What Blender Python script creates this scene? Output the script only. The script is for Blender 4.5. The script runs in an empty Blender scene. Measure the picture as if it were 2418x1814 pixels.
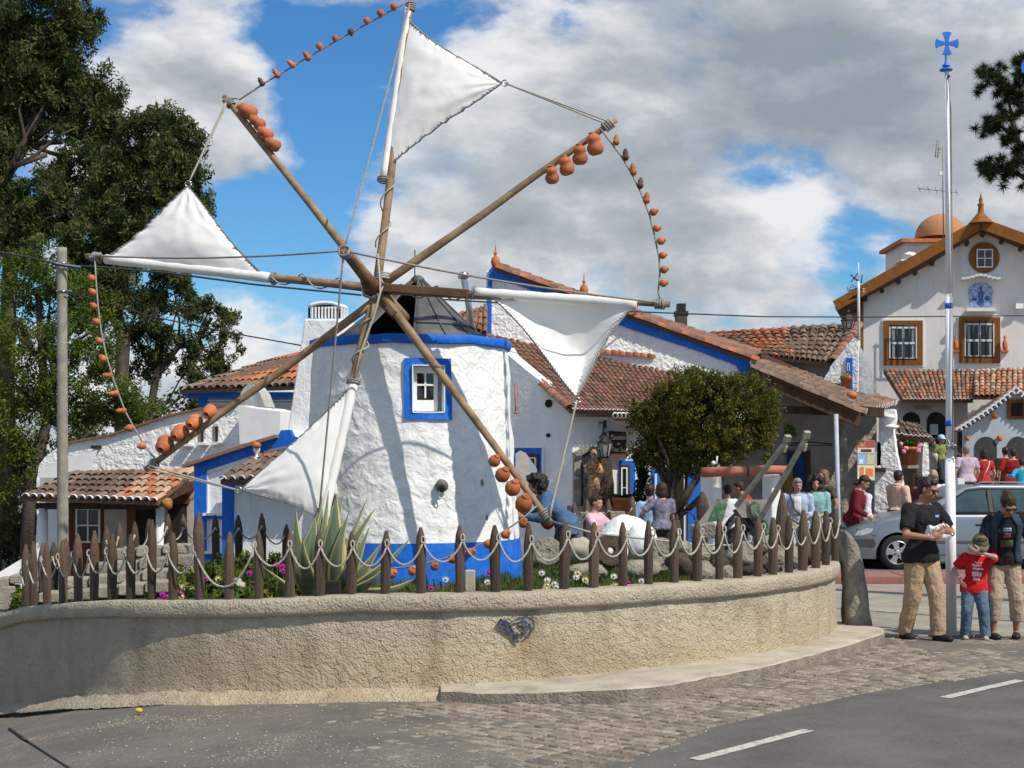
import bpy, bmesh, math, random
import numpy as np
from mathutils import Vector as V, Matrix, noise as mnoise
R = math.radians
rng = random.Random(7)
nrg = np.random.default_rng(7)
scene = bpy.context.scene
COL = scene.collection
# ---------------------------------------------------------------- camera, sky, sun, exposure
F, CX, HY, CZ = 3600.0, 1209.0, 1085.0, 1.95      # focal length, centre, horizon of the photo in its own pixels; eye height
cam_d = bpy.data.cameras.new('camera'); cam = bpy.data.objects.new('camera', cam_d); COL.objects.link(cam)
cam.location = (0, 0, CZ); cam.rotation_euler = (R(90), 0, 0)
cam_d.sensor_width = 36; cam_d.lens = 36 * F / 2418; cam_d.shift_y = (HY - 907) / 2418
cam_d.clip_start = 0.1; cam_d.clip_end = 3000
scene.camera = cam
SUN = V((.50, -.43, .75)).normalized()
sl = bpy.data.lights.new('sun', 'SUN'); sl.energy = 4.3; sl.angle = R(.5); sl.color = (1, .93, .81)
so = bpy.data.objects.new('sun', sl); COL.objects.link(so); so.location = (10, -10, 20)
so.rotation_euler = SUN.to_track_quat('Z', 'Y').to_euler()
scene.view_settings.view_transform = 'Standard'; scene.view_settings.look = 'None'
scene.view_settings.exposure = 0; scene.view_settings.gamma = 1; scene.view_settings.use_curve_mapping = False
world = bpy.data.worlds.new('World'); scene.world = world; world.use_nodes = True
nt = world.node_tree; nt.nodes.clear()
def N(t, typ, **kw):
    n = t.nodes.new(typ)
    for k, v in kw.items():
        if k.startswith('i_'): n.inputs[k[2:].replace('_', ' ')].default_value = v
        else: setattr(n, k, v)
    return n
def mathn(t, op, a, b=None, c=None, clamp=False):
    n = t.nodes.new('ShaderNodeMath'); n.operation = op; n.use_clamp = clamp
    for i, x in enumerate((a, b, c)):
        if x is None: continue
        if isinstance(x, (int, float)): n.inputs[i].default_value = x
        else: t.links.new(x, n.inputs[i])
    return n.outputs[0]
def mixc(t, fac, a, b, blend='MIX'):
    n = t.nodes.new('ShaderNodeMix'); n.data_type = 'RGBA'; n.blend_type = blend
    for s, x in ((n.inputs[0], fac), (n.inputs[6], a), (n.inputs[7], b)):
        if isinstance(x, (int, float)): s.default_value = x
        elif isinstance(x, (tuple, list)): s.default_value = (*x[:3], 1)
        else: t.links.new(x, s)
    return n.outputs[2]
def ramp(t, fac, stops, interp='LINEAR'):
    n = t.nodes.new('ShaderNodeValToRGB'); n.color_ramp.interpolation = interp
    e = n.color_ramp.elements
    while len(e) < len(stops): e.new(.5)
    for q, (p, c) in zip(e, stops):
        q.position = p; q.color = (c, c, c, 1) if isinstance(c, (int, float)) else (*c, 1)
    t.links.new(fac, n.inputs[0]); return n.outputs[0]
def build_sky():
    t = nt
    out = N(t, 'ShaderNodeOutputWorld'); bg = N(t, 'ShaderNodeBackground'); bg.inputs[1].default_value = .1
    sky = N(t, 'ShaderNodeTexSky', sky_type='NISHITA', sun_disc=False)
    sky.sun_elevation = math.asin(SUN.z); sky.sun_rotation = math.atan2(SUN.x, SUN.y)
    sky.air_density = 1.0; sky.dust_density = .25; sky.ozone_density = 2.0
    hs = N(t, 'ShaderNodeHueSaturation'); hs.inputs['Saturation'].default_value = 1.2; hs.inputs['Value'].default_value = 1.0
    t.links.new(sky.outputs[0], hs.inputs['Color'])
    blue = mixc(t, 1.0, hs.outputs[0], (.58, .94, 1.20), 'MULTIPLY')
    tc = N(t, 'ShaderNodeTexCoord')
    vn = N(t, 'ShaderNodeVectorMath', operation='NORMALIZE'); t.links.new(tc.outputs['Generated'], vn.inputs[0])
    d = vn.outputs[0]
    def cloud_noise(off):
        ad = N(t, 'ShaderNodeVectorMath', operation='ADD'); t.links.new(d, ad.inputs[0]); ad.inputs[1].default_value = off
        mp = N(t, 'ShaderNodeMapping'); mp.inputs['Scale'].default_value = (6.5, 6.5, 12); mp.inputs['Location'].default_value = (1.3, .2, .4); t.links.new(ad.outputs[0], mp.inputs[0])
        n1 = N(t, 'ShaderNodeTexNoise'); n1.inputs['Scale'].default_value = 1.0; n1.inputs['Detail'].default_value = 12; n1.inputs['Roughness'].default_value = .57; n1.inputs['Distortion'].default_value = .12
        t.links.new(mp.outputs[0], n1.inputs['Vector']); return n1.outputs['Fac']
    nA = cloud_noise((0, 0, 0)); nB = cloud_noise((.010, 0, .016))
    relief = mathn(t, 'SUBTRACT', nB, nA)          # lit tops, shaded undersides
    # where the photograph's clear gaps and thick banks stand in the sky (direction, size, weight)
    def bias(px, py, r, w, acc, sz=1.0):
        c = V(((px - CX) / F, 1, (HY - py) / F)).normalized()
        s = N(t, 'ShaderNodeVectorMath', operation='SUBTRACT'); t.links.new(d, s.inputs[0]); s.inputs[1].default_value = c
        m = N(t, 'ShaderNodeVectorMath', operation='MULTIPLY'); t.links.new(s.outputs[0], m.inputs[0]); m.inputs[1].default_value = (1, 1, sz)
        l = N(t, 'ShaderNodeVectorMath', operation='LENGTH'); t.links.new(m.outputs[0], l.inputs[0])
        x = mathn(t, 'DIVIDE', l.outputs['Value'], r / F)
        x = mathn(t, 'MULTIPLY', mathn(t, 'MULTIPLY', x, x), -1.0)
        g = mathn(t, 'EXPONENT', x)
        return mathn(t, 'MULTIPLY_ADD', g, w, acc)
    dens = mathn(t, 'MULTIPLY_ADD', mathn(t, 'SUBTRACT', nA, .5), 1.45, .5)
    for b in ((700, 130, 100, -.22, 1.0), (620, 60, 130, -.20, 1.2), (760, 300, 110, -.22, .8), (790, 420, 100, -.12, 1), (640, 500, 120, -.2, 1.5),
              (290, 20, 170, -.18, 1.5), (540, 590, 170, -.22, 1.6), (1090, 30, 170, -.24, 1.6), (1330, 20, 90, -.14, 1.5),
              (1800, 425, 150, -.20, 2.2), (1990, 570, 90, -.15, 1), (2030, 690, 80, -.12, 1), (1280, 620, 120, -.05, 2), (1700, 760, 150, -.07, 3),
              (400, 170, 190, .13, 1), (1200, 150, 160, .16, 1), (1700, 230, 380, .22, 1.5), (2200, 250, 300, .16, 1), (1010, 350, 190, .12, 1),
              (1500, 560, 300, .17, 1.6), (1000, 520, 180, .07, 1.4), (1890, 480, 90, .16, 1.3), (620, 700, 140, .12, 1.4)):
        dens = bias(b[0], b[1], b[2], b[3], dens, b[4])
    mask = ramp(t, dens, ((.415, 0.0), (.475, .25), (.535, .80), (.62, 1.0)))
    mp2 = N(t, 'ShaderNodeMapping'); mp2.inputs['Scale'].default_value = (7, 7, 17); mp2.inputs['Location'].default_value = (4, 2, 7)
    t.links.new(d, mp2.inputs[0])
    n2 = N(t, 'ShaderNodeTexNoise'); n2.inputs['Scale'].default_value = 1; n2.inputs['Detail'].default_value = 7; n2.inputs['Roughness'].default_value = .55
    t.links.new(mp2.outputs[0], n2.inputs['Vector'])
    thick = mathn(t, 'MULTIPLY_ADD', mathn(t, 'SUBTRACT', dens, .60), .42, n2.outputs['Fac'])
    thick = mathn(t, 'MULTIPLY_ADD', relief, 1.9, thick)
    for b in ((1750, 250, 330, .22, 1.7), (2050, 330, 260, .10, 1.8), (1230, 440, 150, .16, 2), (1950, 150, 260, .12, 1.5), (1150, 130, 150, -.22, 1.2),
              (380, 150, 200, -.06, 1), (1890, 470, 120, -.28, 1.2), (1080, 470, 90, -.1, 1.5), (2150, 430, 130, -.2, 1.4), (560, 760, 200, -.08, 2)):
        thick = bias(b[0], b[1], b[2], b[3], thick, b[4])
    cc = ramp(t, thick, ((.30, (8.4, 8.5, 8.6)), (.47, (6.3, 6.6, 7.0)), (.62, (4.6, 5.0, 5.5)), (.95, (3.0, 3.4, 3.85))))
    col = mixc(t, mask, blue, cc)
    t.links.new(col, bg.inputs[0]); t.links.new(bg.outputs[0], out.inputs[0])
build_sky()
# ---------------------------------------------------------------- helpers
def P(x, y, Y): return V(((x - CX) * Y / F, Y, CZ - (y - HY) * Y / F))
def PG(x, Y, z): return V(((x - CX) * Y / F, Y, z))
class VP:
    """vertical plane through the ground points seen at column xa (distance Ya) and xb (distance Yb)"""
    def __init__(s, xa, Ya, xb, Yb):
        s.a = PG(xa, Ya, 0); s.b = PG(xb, Yb, 0); s.u = (s.b - s.a).normalized(); s.n = V((s.u.y, -s.u.x, 0))
        if s.n.y > 0: s.n = -s.n
    def p(s, x, y, off=0.0):
        d = V(((x - CX) / F, 1, -(y - HY) / F)); t = (s.a + s.n * off).dot(s.n) / d.dot(s.n)
        q = d * t; q.z += CZ; return q
def ip(x, xs, ys): return float(np.interp(x, xs, ys))
def gz(X): return ip(X, [-30, -7, -5, -4, -3, -1.5, 0, 2, 4], [-2.2, -1.0, -.62, -.36, -.2, -.11, -.08, -.02, 0])
MATS = {}
def M(name, col, col2=None, rough=.8, scale=6., det=6, bump=0., bscale=40., bdist=.01, metal=0., spec=.3, lo=.35, hi=.65, rnd=0, attr=False,
      streak=False, sheen=0, trans=0, bump2=0., b2scale=5.):
    if name in MATS: return MATS[name]
    m = bpy.data.materials.new(name); m.use_nodes = True; t = m.node_tree; b = t.nodes['Principled BSDF']
    tc = N(t, 'ShaderNodeTexCoord'); co = tc.outputs['Object']
    if streak:
        mp = N(t, 'ShaderNodeMapping'); mp.inputs['Scale'].default_value = streak if isinstance(streak, tuple) else (1, 1, .15)
        t.links.new(co, mp.inputs[0]); cs = mp.outputs[0]
    else: cs = co
    n = N(t, 'ShaderNodeTexNoise'); n.inputs['Scale'].default_value = scale; n.inputs['Detail'].default_value = det
    n.inputs['Roughness'].default_value = .6
    t.links.new(cs, n.inputs['Vector'])
    col2 = col2 or tuple(c * .72 for c in col)
    c = mixc(t, ramp(t, n.outputs['Fac'], ((lo, 0.), (hi, 1.))), col, col2)
    if rnd or attr:
        if attr:
            a = N(t, 'ShaderNodeAttribute'); a.attribute_name = 'rnd'; r = a.outputs['Fac']
        else:
            a = N(t, 'ShaderNodeObjectInfo'); r = a.outputs['Random']
        k = mathn(t, 'MULTIPLY_ADD', r, 2 * rnd, 1 - rnd)
        cb = N(t, 'ShaderNodeCombineColor'); [t.links.new(k, cb.inputs[i]) for i in range(3)]
        c = mixc(t, 1.0, c, cb.outputs[0], 'MULTIPLY')
    t.links.new(c, b.inputs['Base Color'])
    b.inputs['Roughness'].default_value = rough; b.inputs['Metallic'].default_value = metal
    b.inputs['Specular IOR Level'].default_value = spec
    if trans: b.inputs['Transmission Weight'].default_value = trans
    h = None
    if bump:
        n3 = N(t, 'ShaderNodeTexNoise'); n3.inputs['Scale'].default_value = bscale; n3.inputs['Detail'].default_value = 5
        t.links.new(co, n3.inputs['Vector'])
        bp = N(t, 'ShaderNodeBump'); bp.inputs['Strength'].default_value = min(1, bump); bp.inputs['Distance'].default_value = bdist
        t.links.new(n3.outputs['Fac'], bp.inputs['Height']); h = bp.outputs[0]
    if bump2:
        n4 = N(t, 'ShaderNodeTexNoise'); n4.inputs['Scale'].default_value = b2scale; n4.inputs['Detail'].default_value = 3; n4.inputs['Distortion'].default_value = .6
        t.links.new(co, n4.inputs['Vector'])
        b2 = N(t, 'ShaderNodeBump'); b2.inputs['Strength'].default_value = 1; b2.inputs['Distance'].default_value = bump2
        t.links.new(n4.outputs['Fac'], b2.inputs['Height'])
        if h: t.links.new(h, b2.inputs['Normal'])
        h = b2.outputs[0]
    if h: t.links.new(h, b.inputs['Normal'])
    MATS[name] = m; return m
def stain(m, amt=.35, col=(.45, .43, .38), sc=(1.6, 1.6, .28)):
    t = m.node_tree; b = t.nodes['Principled BSDF']; src = b.inputs['Base Color'].links[0].from_socket
    tc = N(t, 'ShaderNodeTexCoord'); mp = N(t, 'ShaderNodeMapping'); mp.inputs['Scale'].default_value = sc; t.links.new(tc.outputs['Object'], mp.inputs[0])
    n = N(t, 'ShaderNodeTexNoise'); n.inputs['Scale'].default_value = 3; n.inputs['Detail'].default_value = 8; n.inputs['Roughness'].default_value = .7; t.links.new(mp.outputs[0], n.inputs['Vector'])
    n2 = N(t, 'ShaderNodeTexNoise'); n2.inputs['Scale'].default_value = 38; n2.inputs['Detail'].default_value = 4; t.links.new(tc.outputs['Object'], n2.inputs['Vector'])
    f = mathn(t, 'MULTIPLY', ramp(t, n.outputs['Fac'], ((.52, 0.), (.74, 1.))), amt)
    c = mixc(t, f, src, col); c = mixc(t, mathn(t, 'MULTIPLY', ramp(t, n2.outputs['Fac'], ((.66, 0.), (.72, 1.))), amt * .8), c, tuple(q * .6 for q in col))
    t.links.new(c, b.inputs['Base Color']); return m
class MB:
    def __init__(s): s.v = []; s.f = []; s.m = []; s.sm = []
    def add(s, vs, fs, m=0, smooth=False):
        o = len(s.v); s.v += [tuple(x) for x in vs]; s.f += [tuple(i + o for i in f) for f in fs]; s.m += [m] * len(fs); s.sm += [smooth] * len(fs); return s
    def box(s, c, sz, rot=0.0, m=0, mat=None):
        hx, hy, hz = sz[0] / 2, sz[1] / 2, sz[2] / 2
        vs = [V((x * hx, y * hy, z * hz)) for x in (-1, 1) for y in (-1, 1) for z in (-1, 1)]
        rm = mat if mat is not None else Matrix.Rotation(rot, 3, 'Z')
        vs = [rm @ v + V(c) for v in vs]
        return s.add(vs, [(0, 1, 3, 2), (4, 6, 7, 5), (0, 4, 5, 1), (2, 3, 7, 6), (0, 2, 6, 4), (1, 5, 7, 3)], m)
    def bar(s, a, b, w, h=None, m=0, up=V((0, 0, 1))):
        a = V(a); b = V(b); h = h or w; d = (b - a).normalized(); x = d.cross(up)
        if x.length < 1e-4: x = d.cross(V((0, 1, 0)))
        x.normalize(); y = x.cross(d)
        vs = [p + x * sx * w / 2 + y * sy * h / 2 for p in (a, b) for sx, sy in ((-1, -1), (1, -1), (1, 1), (-1, 1))]
        return s.add(vs, [(0, 3, 2, 1), (4, 5, 6, 7), (0, 1, 5, 4), (1, 2, 6, 5), (2, 3, 7, 6), (3, 0, 4, 7)], m)
    def tube(s, pts, r, n=8, m=0, cap=True, wob=0.0, smooth=True):
        pts = [V(p) for p in pts]; k = len(pts); rs = r if isinstance(r, (list, tuple)) else [r] * k
        vs = []; x = None
        for i, p in enumerate(pts):
            d = (pts[min(i + 1, k - 1)] - pts[max(i - 1, 0)]).normalized()
            if x is None:
                x = d.cross(V((0, 0, 1)));
                if x.length < .1: x = d.cross(V((0, 1, 0)))
            x = (x - d * x.dot(d)).normalized(); y = d.cross(x)
            for j in range(n):
                a = 2 * math.pi * j / n; q = rs[i] * (1 + (rng.uniform(-wob, wob) if wob else 0))
                vs.append(p + x * math.cos(a) * q + y * math.sin(a) * q)
        fs = [(i * n + j, i * n + (j + 1) % n, (i + 1) * n + (j + 1) % n, (i + 1) * n + j) for i in range(k - 1) for j in range(n)]
        s.add(vs, fs, m, smooth)
        if cap:
            o = len(s.v) - k * n
            s.f += [tuple(o + j for j in reversed(range(n))), tuple(o + (k - 1) * n + j for j in range(n))]; s.m += [m, m]; s.sm += [False, False]
        return s
    def lathe(s, prof, c=(0, 0, 0), n=20, m=0, axis=None, smooth=True, sc=1.0):
        q = V(axis).normalized().to_track_quat('Z', 'Y').to_matrix() if axis is not None else Matrix.Identity(3)
        c = V(c); k = len(prof)
        vs = [c + q @ V((r * sc * math.cos(2 * math.pi * j / n), r * sc * math.sin(2 * math.pi * j / n), z * sc)) for r, z in prof for j in range(n)]
        fs = [(i * n + j, i * n + (j + 1) % n, (i + 1) * n + (j + 1) % n, (i + 1) * n + j) for i in range(k - 1) for j in range(n)]
        return s.add(vs, fs, m, smooth)
    def prism(s, poly, dv, m=0):
        """front polygon (points) pushed back by dv; closed"""
        poly = [V(p) for p in poly]; k = len(poly); dv = V(dv)
        vs = poly + [p + dv for p in poly]
        fs = [tuple(range(k)), tuple(reversed(range(k, 2 * k)))] + [(i, i + k, (i + 1) % k + k, (i + 1) % k) for i in range(k)]
        return s.add(vs, fs, m)
    def grid(s, fn, nu, nv, m=0, smooth=True):
        vs = [fn(i / nu, j / nv) for i in range(nu + 1) for j in range(nv + 1)]
        w = nv + 1
        return s.add(vs, [(i * w + j, (i + 1) * w + j, (i + 1) * w + j + 1, i * w + j + 1) for i in range(nu) for j in range(nv)], m, smooth)
    def blob(s, c, r, nu=10, nv=14, amp=.0, fr=1.5, m=0, seed=0., sq=1.0):
        c = V(c); r = V(r) if not isinstance(r, (int, float)) else V((r, r, r)); vs = []
        for i in range(nu + 1):
            th = math.pi * i / nu
            for j in range(nv):
                ph = 2 * math.pi * j / nv; d = V((math.sin(th) * math.cos(ph), math.sin(th) * math.sin(ph), math.cos(th)))
                if sq != 1: d = V([math.copysign(abs(q) ** sq, q) for q in d])
                k = 1 + amp * mnoise.noise(d * fr + V((seed, seed * 1.7, -seed)))
                vs.append(c + V((d.x * r.x, d.y * r.y, d.z * r.z)) * k)
        fs = [(i * nv + j, (i + 1) * nv + j, (i + 1) * nv + (j + 1) % nv, i * nv + (j + 1) % nv) for i in range(nu) for j in range(nv)]
        return s.add(vs, fs, m, True)
    def build(s, name, mats, parent=None, bevel=0, normals=True, origin=None):
        if not isinstance(mats, (list, tuple)): mats = [mats]
        a = np.array(s.v, dtype=float)
        o = V(((a[:, 0].min() + a[:, 0].max()) / 2, (a[:, 1].min() + a[:, 1].max()) / 2, a[:, 2].min())) if origin is None else V(origin)
        me = bpy.data.meshes.new(name); me.from_pydata([(x - o.x, y - o.y, z - o.z) for x, y, z in s.v], [], s.f)
        for x in mats: me.materials.append(x)
        me.polygons.foreach_set('material_index', s.m); me.polygons.foreach_set('use_smooth', s.sm)
        if normals:
            bm = bmesh.new(); bm.from_mesh(me); bmesh.ops.remove_doubles(bm, verts=bm.verts, dist=1e-5); bmesh.ops.recalc_face_normals(bm, faces=bm.faces); bm.to_mesh(me); bm.free()
        me.update()
        ob = bpy.data.objects.new(name, me); COL.objects.link(ob); ob.location = o
        if parent is not None: setpar(ob, parent)
        if bevel:
            bv = ob.modifiers.new('bevel', 'BEVEL'); bv.width = bevel; bv.segments = 2; bv.limit_method = 'ANGLE'; bv.angle_limit = R(40)
        return ob
def wloc(o):
    m = Matrix.LocRotScale(o.location, o.rotation_euler, o.scale)
    return (wloc(o.parent) @ o.matrix_parent_inverse @ m) if o.parent else m
def setpar(ob, parent):
    ob.parent = parent; ob.matrix_parent_inverse = wloc(parent).inverted()
def tag(o, label=None, cat=None, group=None, kind=None):
    if label: o['label'] = label
    if cat: o['category'] = cat
    if group: o['group'] = group
    if kind: o['kind'] = kind
    return o
def thing(name, label, cat, loc, group=None):
    o = bpy.data.objects.new(name, None); COL.objects.link(o); o.location = loc; o.empty_display_size = .2
    return tag(o, label, cat, group)
ORD = ['first', 'second', 'third', 'fourth', 'fifth', 'sixth', 'seventh', 'eighth', 'ninth', 'tenth', 'eleventh', 'twelfth', 'thirteenth', 'fourteenth', 'fifteenth', 'sixteenth']
def disp(v, fr, amp, seed=0.):
    q = V(v) * fr + V((seed, -seed, seed * .5)); return amp * mnoise.noise(q)
# ---------------------------------------------------------------- materials
white = M('white_plaster', (.86, .86, .84), (.77, .77, .75), rough=.9, scale=2.5, bump=.5, bscale=26, bdist=.012, bump2=.018, b2scale=7, lo=.45, hi=.75)
rough_white = M('rough_white_plaster', (.86, .86, .84), (.74, .74, .72), rough=.92, scale=2, bump=.9, bscale=17, bdist=.04, bump2=.05, b2scale=6, lo=.5, hi=.8)
tower_white = M('tower_plaster', (.84, .84, .83), (.74, .74, .73), rough=.9, scale=1.5, bump=.5, bscale=22, bdist=.02, bump2=.038, b2scale=5.5, lo=.5, hi=.8)
plain_white = M('smooth_white_paint', (.84, .84, .83), (.78, .78, .77), rough=.7, scale=4, bump=.2, bscale=60, bdist=.003)
blue = M('blue_paint', (.005, .13, .60), (.01, .20, .72), rough=.65, scale=7, bump=.5, bscale=24, bdist=.01, lo=.5, hi=.8)
cream = M('cream_house_plaster', (.82, .79, .74), (.74, .71, .67), rough=.9, scale=1.2, bump=.3, bscale=40, bdist=.006)
ochre = M('ochre_trim', (.30, .115, .012), (.22, .075, .012), rough=.7, scale=6, bump=.3, bscale=30)
brown_wood = M('brown_wood', (.10, .05, .025), (.05, .025, .014), rough=.8, scale=8, bump=.4, bscale=30, streak=(1, 1, .2))
terra = M('terracotta', (.60, .19, .07), (.42, .12, .045), rough=.75, scale=7, bump=.25, bscale=50, bdist=.004)
terra_r = M('terracotta_jar', (.58, .18, .065), (.38, .11, .045), rough=.7, scale=7, bump=.25, bscale=50, bdist=.004, rnd=.22)
tile_old = M('weathered_roof_tile', (.22, .125, .080), (.17, .145, .115), rough=.95, scale=22, bump=.7, bscale=70, bdist=.01, rnd=.38, lo=.38, hi=.62)
tile_red = M('red_roof_tile', (.52, .17, .07), (.34, .13, .07), rough=.9, scale=16, bump=.4, bscale=60, bdist=.006, rnd=.25)
tile_brown = M('brown_roof_tile', (.29, .125, .075), (.19, .12, .09), rough=.95, scale=16, bump=.5, bscale=60, bdist=.006, rnd=.3)
tile_pink = M('pale_roof_tile', (.43, .23, .14), (.50, .36, .26), rough=.9, scale=9, bump=.4, bscale=60, bdist=.006, rnd=.25)
tile_white = M('whitewashed_tile', (.78, .78, .77), (.5, .45, .42), rough=.9, scale=14, bump=.5, bscale=60, bdist=.006, lo=.55, hi=.7)
tile_bed = M('tile_bed', (.20, .105, .06), (.13, .09, .07), rough=.95, scale=14, bump=.6, bscale=50)
stake = M('dark_stake_wood', (.135, .088, .060), (.062, .044, .033), rough=.85, scale=9, bump=.6, bscale=30, bdist=.008, streak=(1, 1, .12), rnd=.25)
pole_wood = M('sail_pole_wood', (.34, .225, .13), (.16, .095, .05), rough=.75, scale=5, bump=.5, bscale=30, bdist=.006, lo=.4, hi=.7)
pole_grey = M('grey_weathered_wood', (.36, .34, .30), (.22, .21, .19), rough=.85, scale=7, bump=.5, bscale=40, bdist=.006)
rope_m = M('pale_rope', (.52, .49, .42), (.34, .31, .26), rough=.9, scale=60, bump=.9, bscale=160, bdist=.006)
rope_d = M('dark_green_lacing', (.10, .13, .11), (.2, .2, .18), rough=.9, scale=60)
rope_g = M('grey_rope', (.36, .34, .31), (.2, .19, .17), rough=.9, scale=60, bump=.8, bscale=160, bdist=.005)
canvas = M('white_sailcloth', (.88, .87, .84), (.82, .81, .77), rough=.85, scale=3, bump=.15, bscale=200, bdist=.001, bump2=.012, b2scale=3)
metal_d = M('dark_sheet_metal', (.075, .077, .08), (.12, .12, .12), rough=.6, scale=4, metal=.1, spec=.35, bump=.2, bscale=20)
black_m = M('black_iron', (.012, .012, .013), (.02, .02, .02), rough=.5, spec=.4)
steel = M('shiny_steel', (.6, .6, .6), (.45, .45, .45), rough=.25, metal=1)
glass_d = M('dark_window_glass', (.012, .015, .018), (.02, .024, .03), rough=.06, spec=.6)
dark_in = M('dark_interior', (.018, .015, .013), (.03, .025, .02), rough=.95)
concrete = M('pale_concrete', (.50, .45, .36), (.36, .32, .26), rough=.92, scale=3, bump=.5, bscale=70, bdist=.006, bump2=.01, b2scale=6)
stucco = M('coarse_stucco', (.57, .51, .39), (.44, .39, .295), rough=.95, scale=2.2, bump=1, bscale=62, bdist=.028, bump2=.03, b2scale=16, lo=.4, hi=.7)
stone = M('grey_stone', (.36, .32, .26), (.19, .17, .14), rough=.95, scale=6, bump=1, bscale=28, bdist=.03, lo=.35, hi=.65, bump2=.03, b2scale=7)

for m_ in (white, rough_white, tower_white): stain(m_, .42)
stain(plain_white, .25); stain(cream, .3, (.40, .37, .33)); stain(blue, .5, (.10, .26, .58), (2, 2, 2)); stain(canvas, .12, (.55, .52, .45), (1, 1, .6)); stain(concrete, .5, (.25, .22, .18), (1, 1, 1))
for m_ in (canvas,):
    t = m_.node_tree; b = t.nodes['Principled BSDF']; tr = N(t, 'ShaderNodeBsdfTranslucent'); mx = N(t, 'ShaderNodeMixShader'); mx.inputs[0].default_value = .10
    t.links.new(b.inputs['Base Color'].links[0].from_socket, tr.inputs['Color']); t.links.new(b.outputs[0], mx.inputs[1]); t.links.new(tr.outputs[0], mx.inputs[2]); t.links.new(mx.outputs[0], t.nodes['Material Output'].inputs['Surface'])
# ---------------------------------------------------------------- ground, road, pavement
asphalt = M('asphalt', (.155, .143, .130), (.108, .100, .092), rough=.9, scale=1.4, bump=.9, bscale=120, bdist=.008, bump2=.012, b2scale=14)
def patchy_ground():
    """old grey asphalt, worn through to pale grit in flecks"""
    m = M('worn_asphalt', (.20, .178, .152), (.135, .122, .106), rough=.95, scale=1.1, bump=1, bscale=90, bdist=.012, bump2=.02, b2scale=9)
    t = m.node_tree; b = t.nodes['Principled BSDF']; src = b.inputs['Base Color'].links[0].from_socket
    tc = N(t, 'ShaderNodeTexCoord')
    mp = N(t, 'ShaderNodeMapping'); mp.inputs['Scale'].default_value = (44, 44, 44); t.links.new(tc.outputs['Object'], mp.inputs[0])
    vo = N(t, 'ShaderNodeTexNoise'); vo.inputs['Scale'].default_value = 1; vo.inputs['Detail'].default_value = 3; t.links.new(mp.outputs[0], vo.inputs['Vector'])
    n = N(t, 'ShaderNodeTexNoise'); n.inputs['Scale'].default_value = .9; n.inputs['Detail'].default_value = 5; t.links.new(tc.outputs['Object'], n.inputs['Vector'])
    f = mathn(t, 'ADD', vo.outputs['Fac'], mathn(t, 'MULTIPLY', mathn(t, 'SUBTRACT', n.outputs['Fac'], .5), .62))
    c = mixc(t, ramp(t, f, ((.665, 0.), (.70, 1.))), src, (.46, .39, .30))
    t.links.new(c, b.inputs['Base Color']); return m
worn = patchy_ground()
xs = sorted(set([-900, -400, -150, -60, -30, -20, -12, -9] + [x * .5 for x in range(-16, 17)] + [9, 12, 20, 30, 60, 150, 400, 900]))
ys = sorted(set([-40, -15, -5] + [y * .5 for y in range(0, 60)] + [32, 36, 42, 50, 70, 120, 300, 900, 2500]))
g = MB(); w = len(ys)
g.add([(x, y, gz(x)) for x in xs for y in ys], [(i * w + j, (i + 1) * w + j, (i + 1) * w + j + 1, i * w + j + 1) for i in range(len(xs) - 1) for j in range(w - 1)], 0, True)
tag(g.build('ground', worn, origin=(0, 0, 0)), kind='structure')
road_edge = [(-9, -12), (-5.5, -4), (-3.4, 1.5), (-1.5, 5.6), (.44, 9.63), (1.55, 11.3), (2.89, 12.67), (4.7, 14.0), (7.5, 15.5), (12, 17), (30, 20)]
def resample(pl, step):
    out = []
    for a, b in zip(pl[:-1], pl[1:]):
        a = V((*a, 0)); b = V((*b, 0)); k = max(1, int((b - a).length / step))
        out += [tuple((a.lerp(b, i / k))[:2]) for i in range(k)]
    return out + [pl[-1]]
re_ = resample(road_edge, .5)
rd = MB(); n_ = len(re_)
vs = []
for i, (x, y) in enumerate(re_):
    wx = disp((x, y, 0), 2.5, .05); x += wx
    for t_ in (0, .5, 1.2, 2.5, 5, 9): vs.append((x + t_ * .75, y - t_ * .66, gz(x + t_ * .75) + .006))
rd.add(vs, [(i * 6 + j, (i + 1) * 6 + j, (i + 1) * 6 + j + 1, i * 6 + j + 1) for i in range(n_ - 1) for j in range(5)], 0, True)
road = tag(rd.build('road', asphalt, origin=(0, 0, 0)), kind='structure')
line_m = M('worn_line_paint', (.52, .50, .44), (.22, .21, .19), rough=.9, scale=24, bump=.4, bscale=100, bdist=.003, lo=.50, hi=.66)
stain(asphalt, .45, (.085, .082, .078), (.5, .5, .5)); stain(worn, .45, (.11, .10, .09), (.5, .5, .5))
dirv = V((3.24, 3.30, 0)).normalized(); nrm = V((-dirv.y, dirv.x, 0))
p0 = V((1.21, 10.08, 0))
for k in range(-3, 4):
    a = p0 + dirv * (k * 3.32); b = a + dirv * 1.34
    mb = MB(); vv = []
    for q in range(9):
        c = a.lerp(b, q / 8)
        for s_ in (-.05, .05): vv.append((c.x + nrm.x * s_ * (1 + rng.uniform(-.06, .06)), c.y + nrm.y * s_, gz(c.x) + .0105))
    mb.add(vv, [(2 * q, 2 * q + 2, 2 * q + 3, 2 * q + 1) for q in range(8)])
    mb.build('lane_marking', line_m, road)
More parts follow.
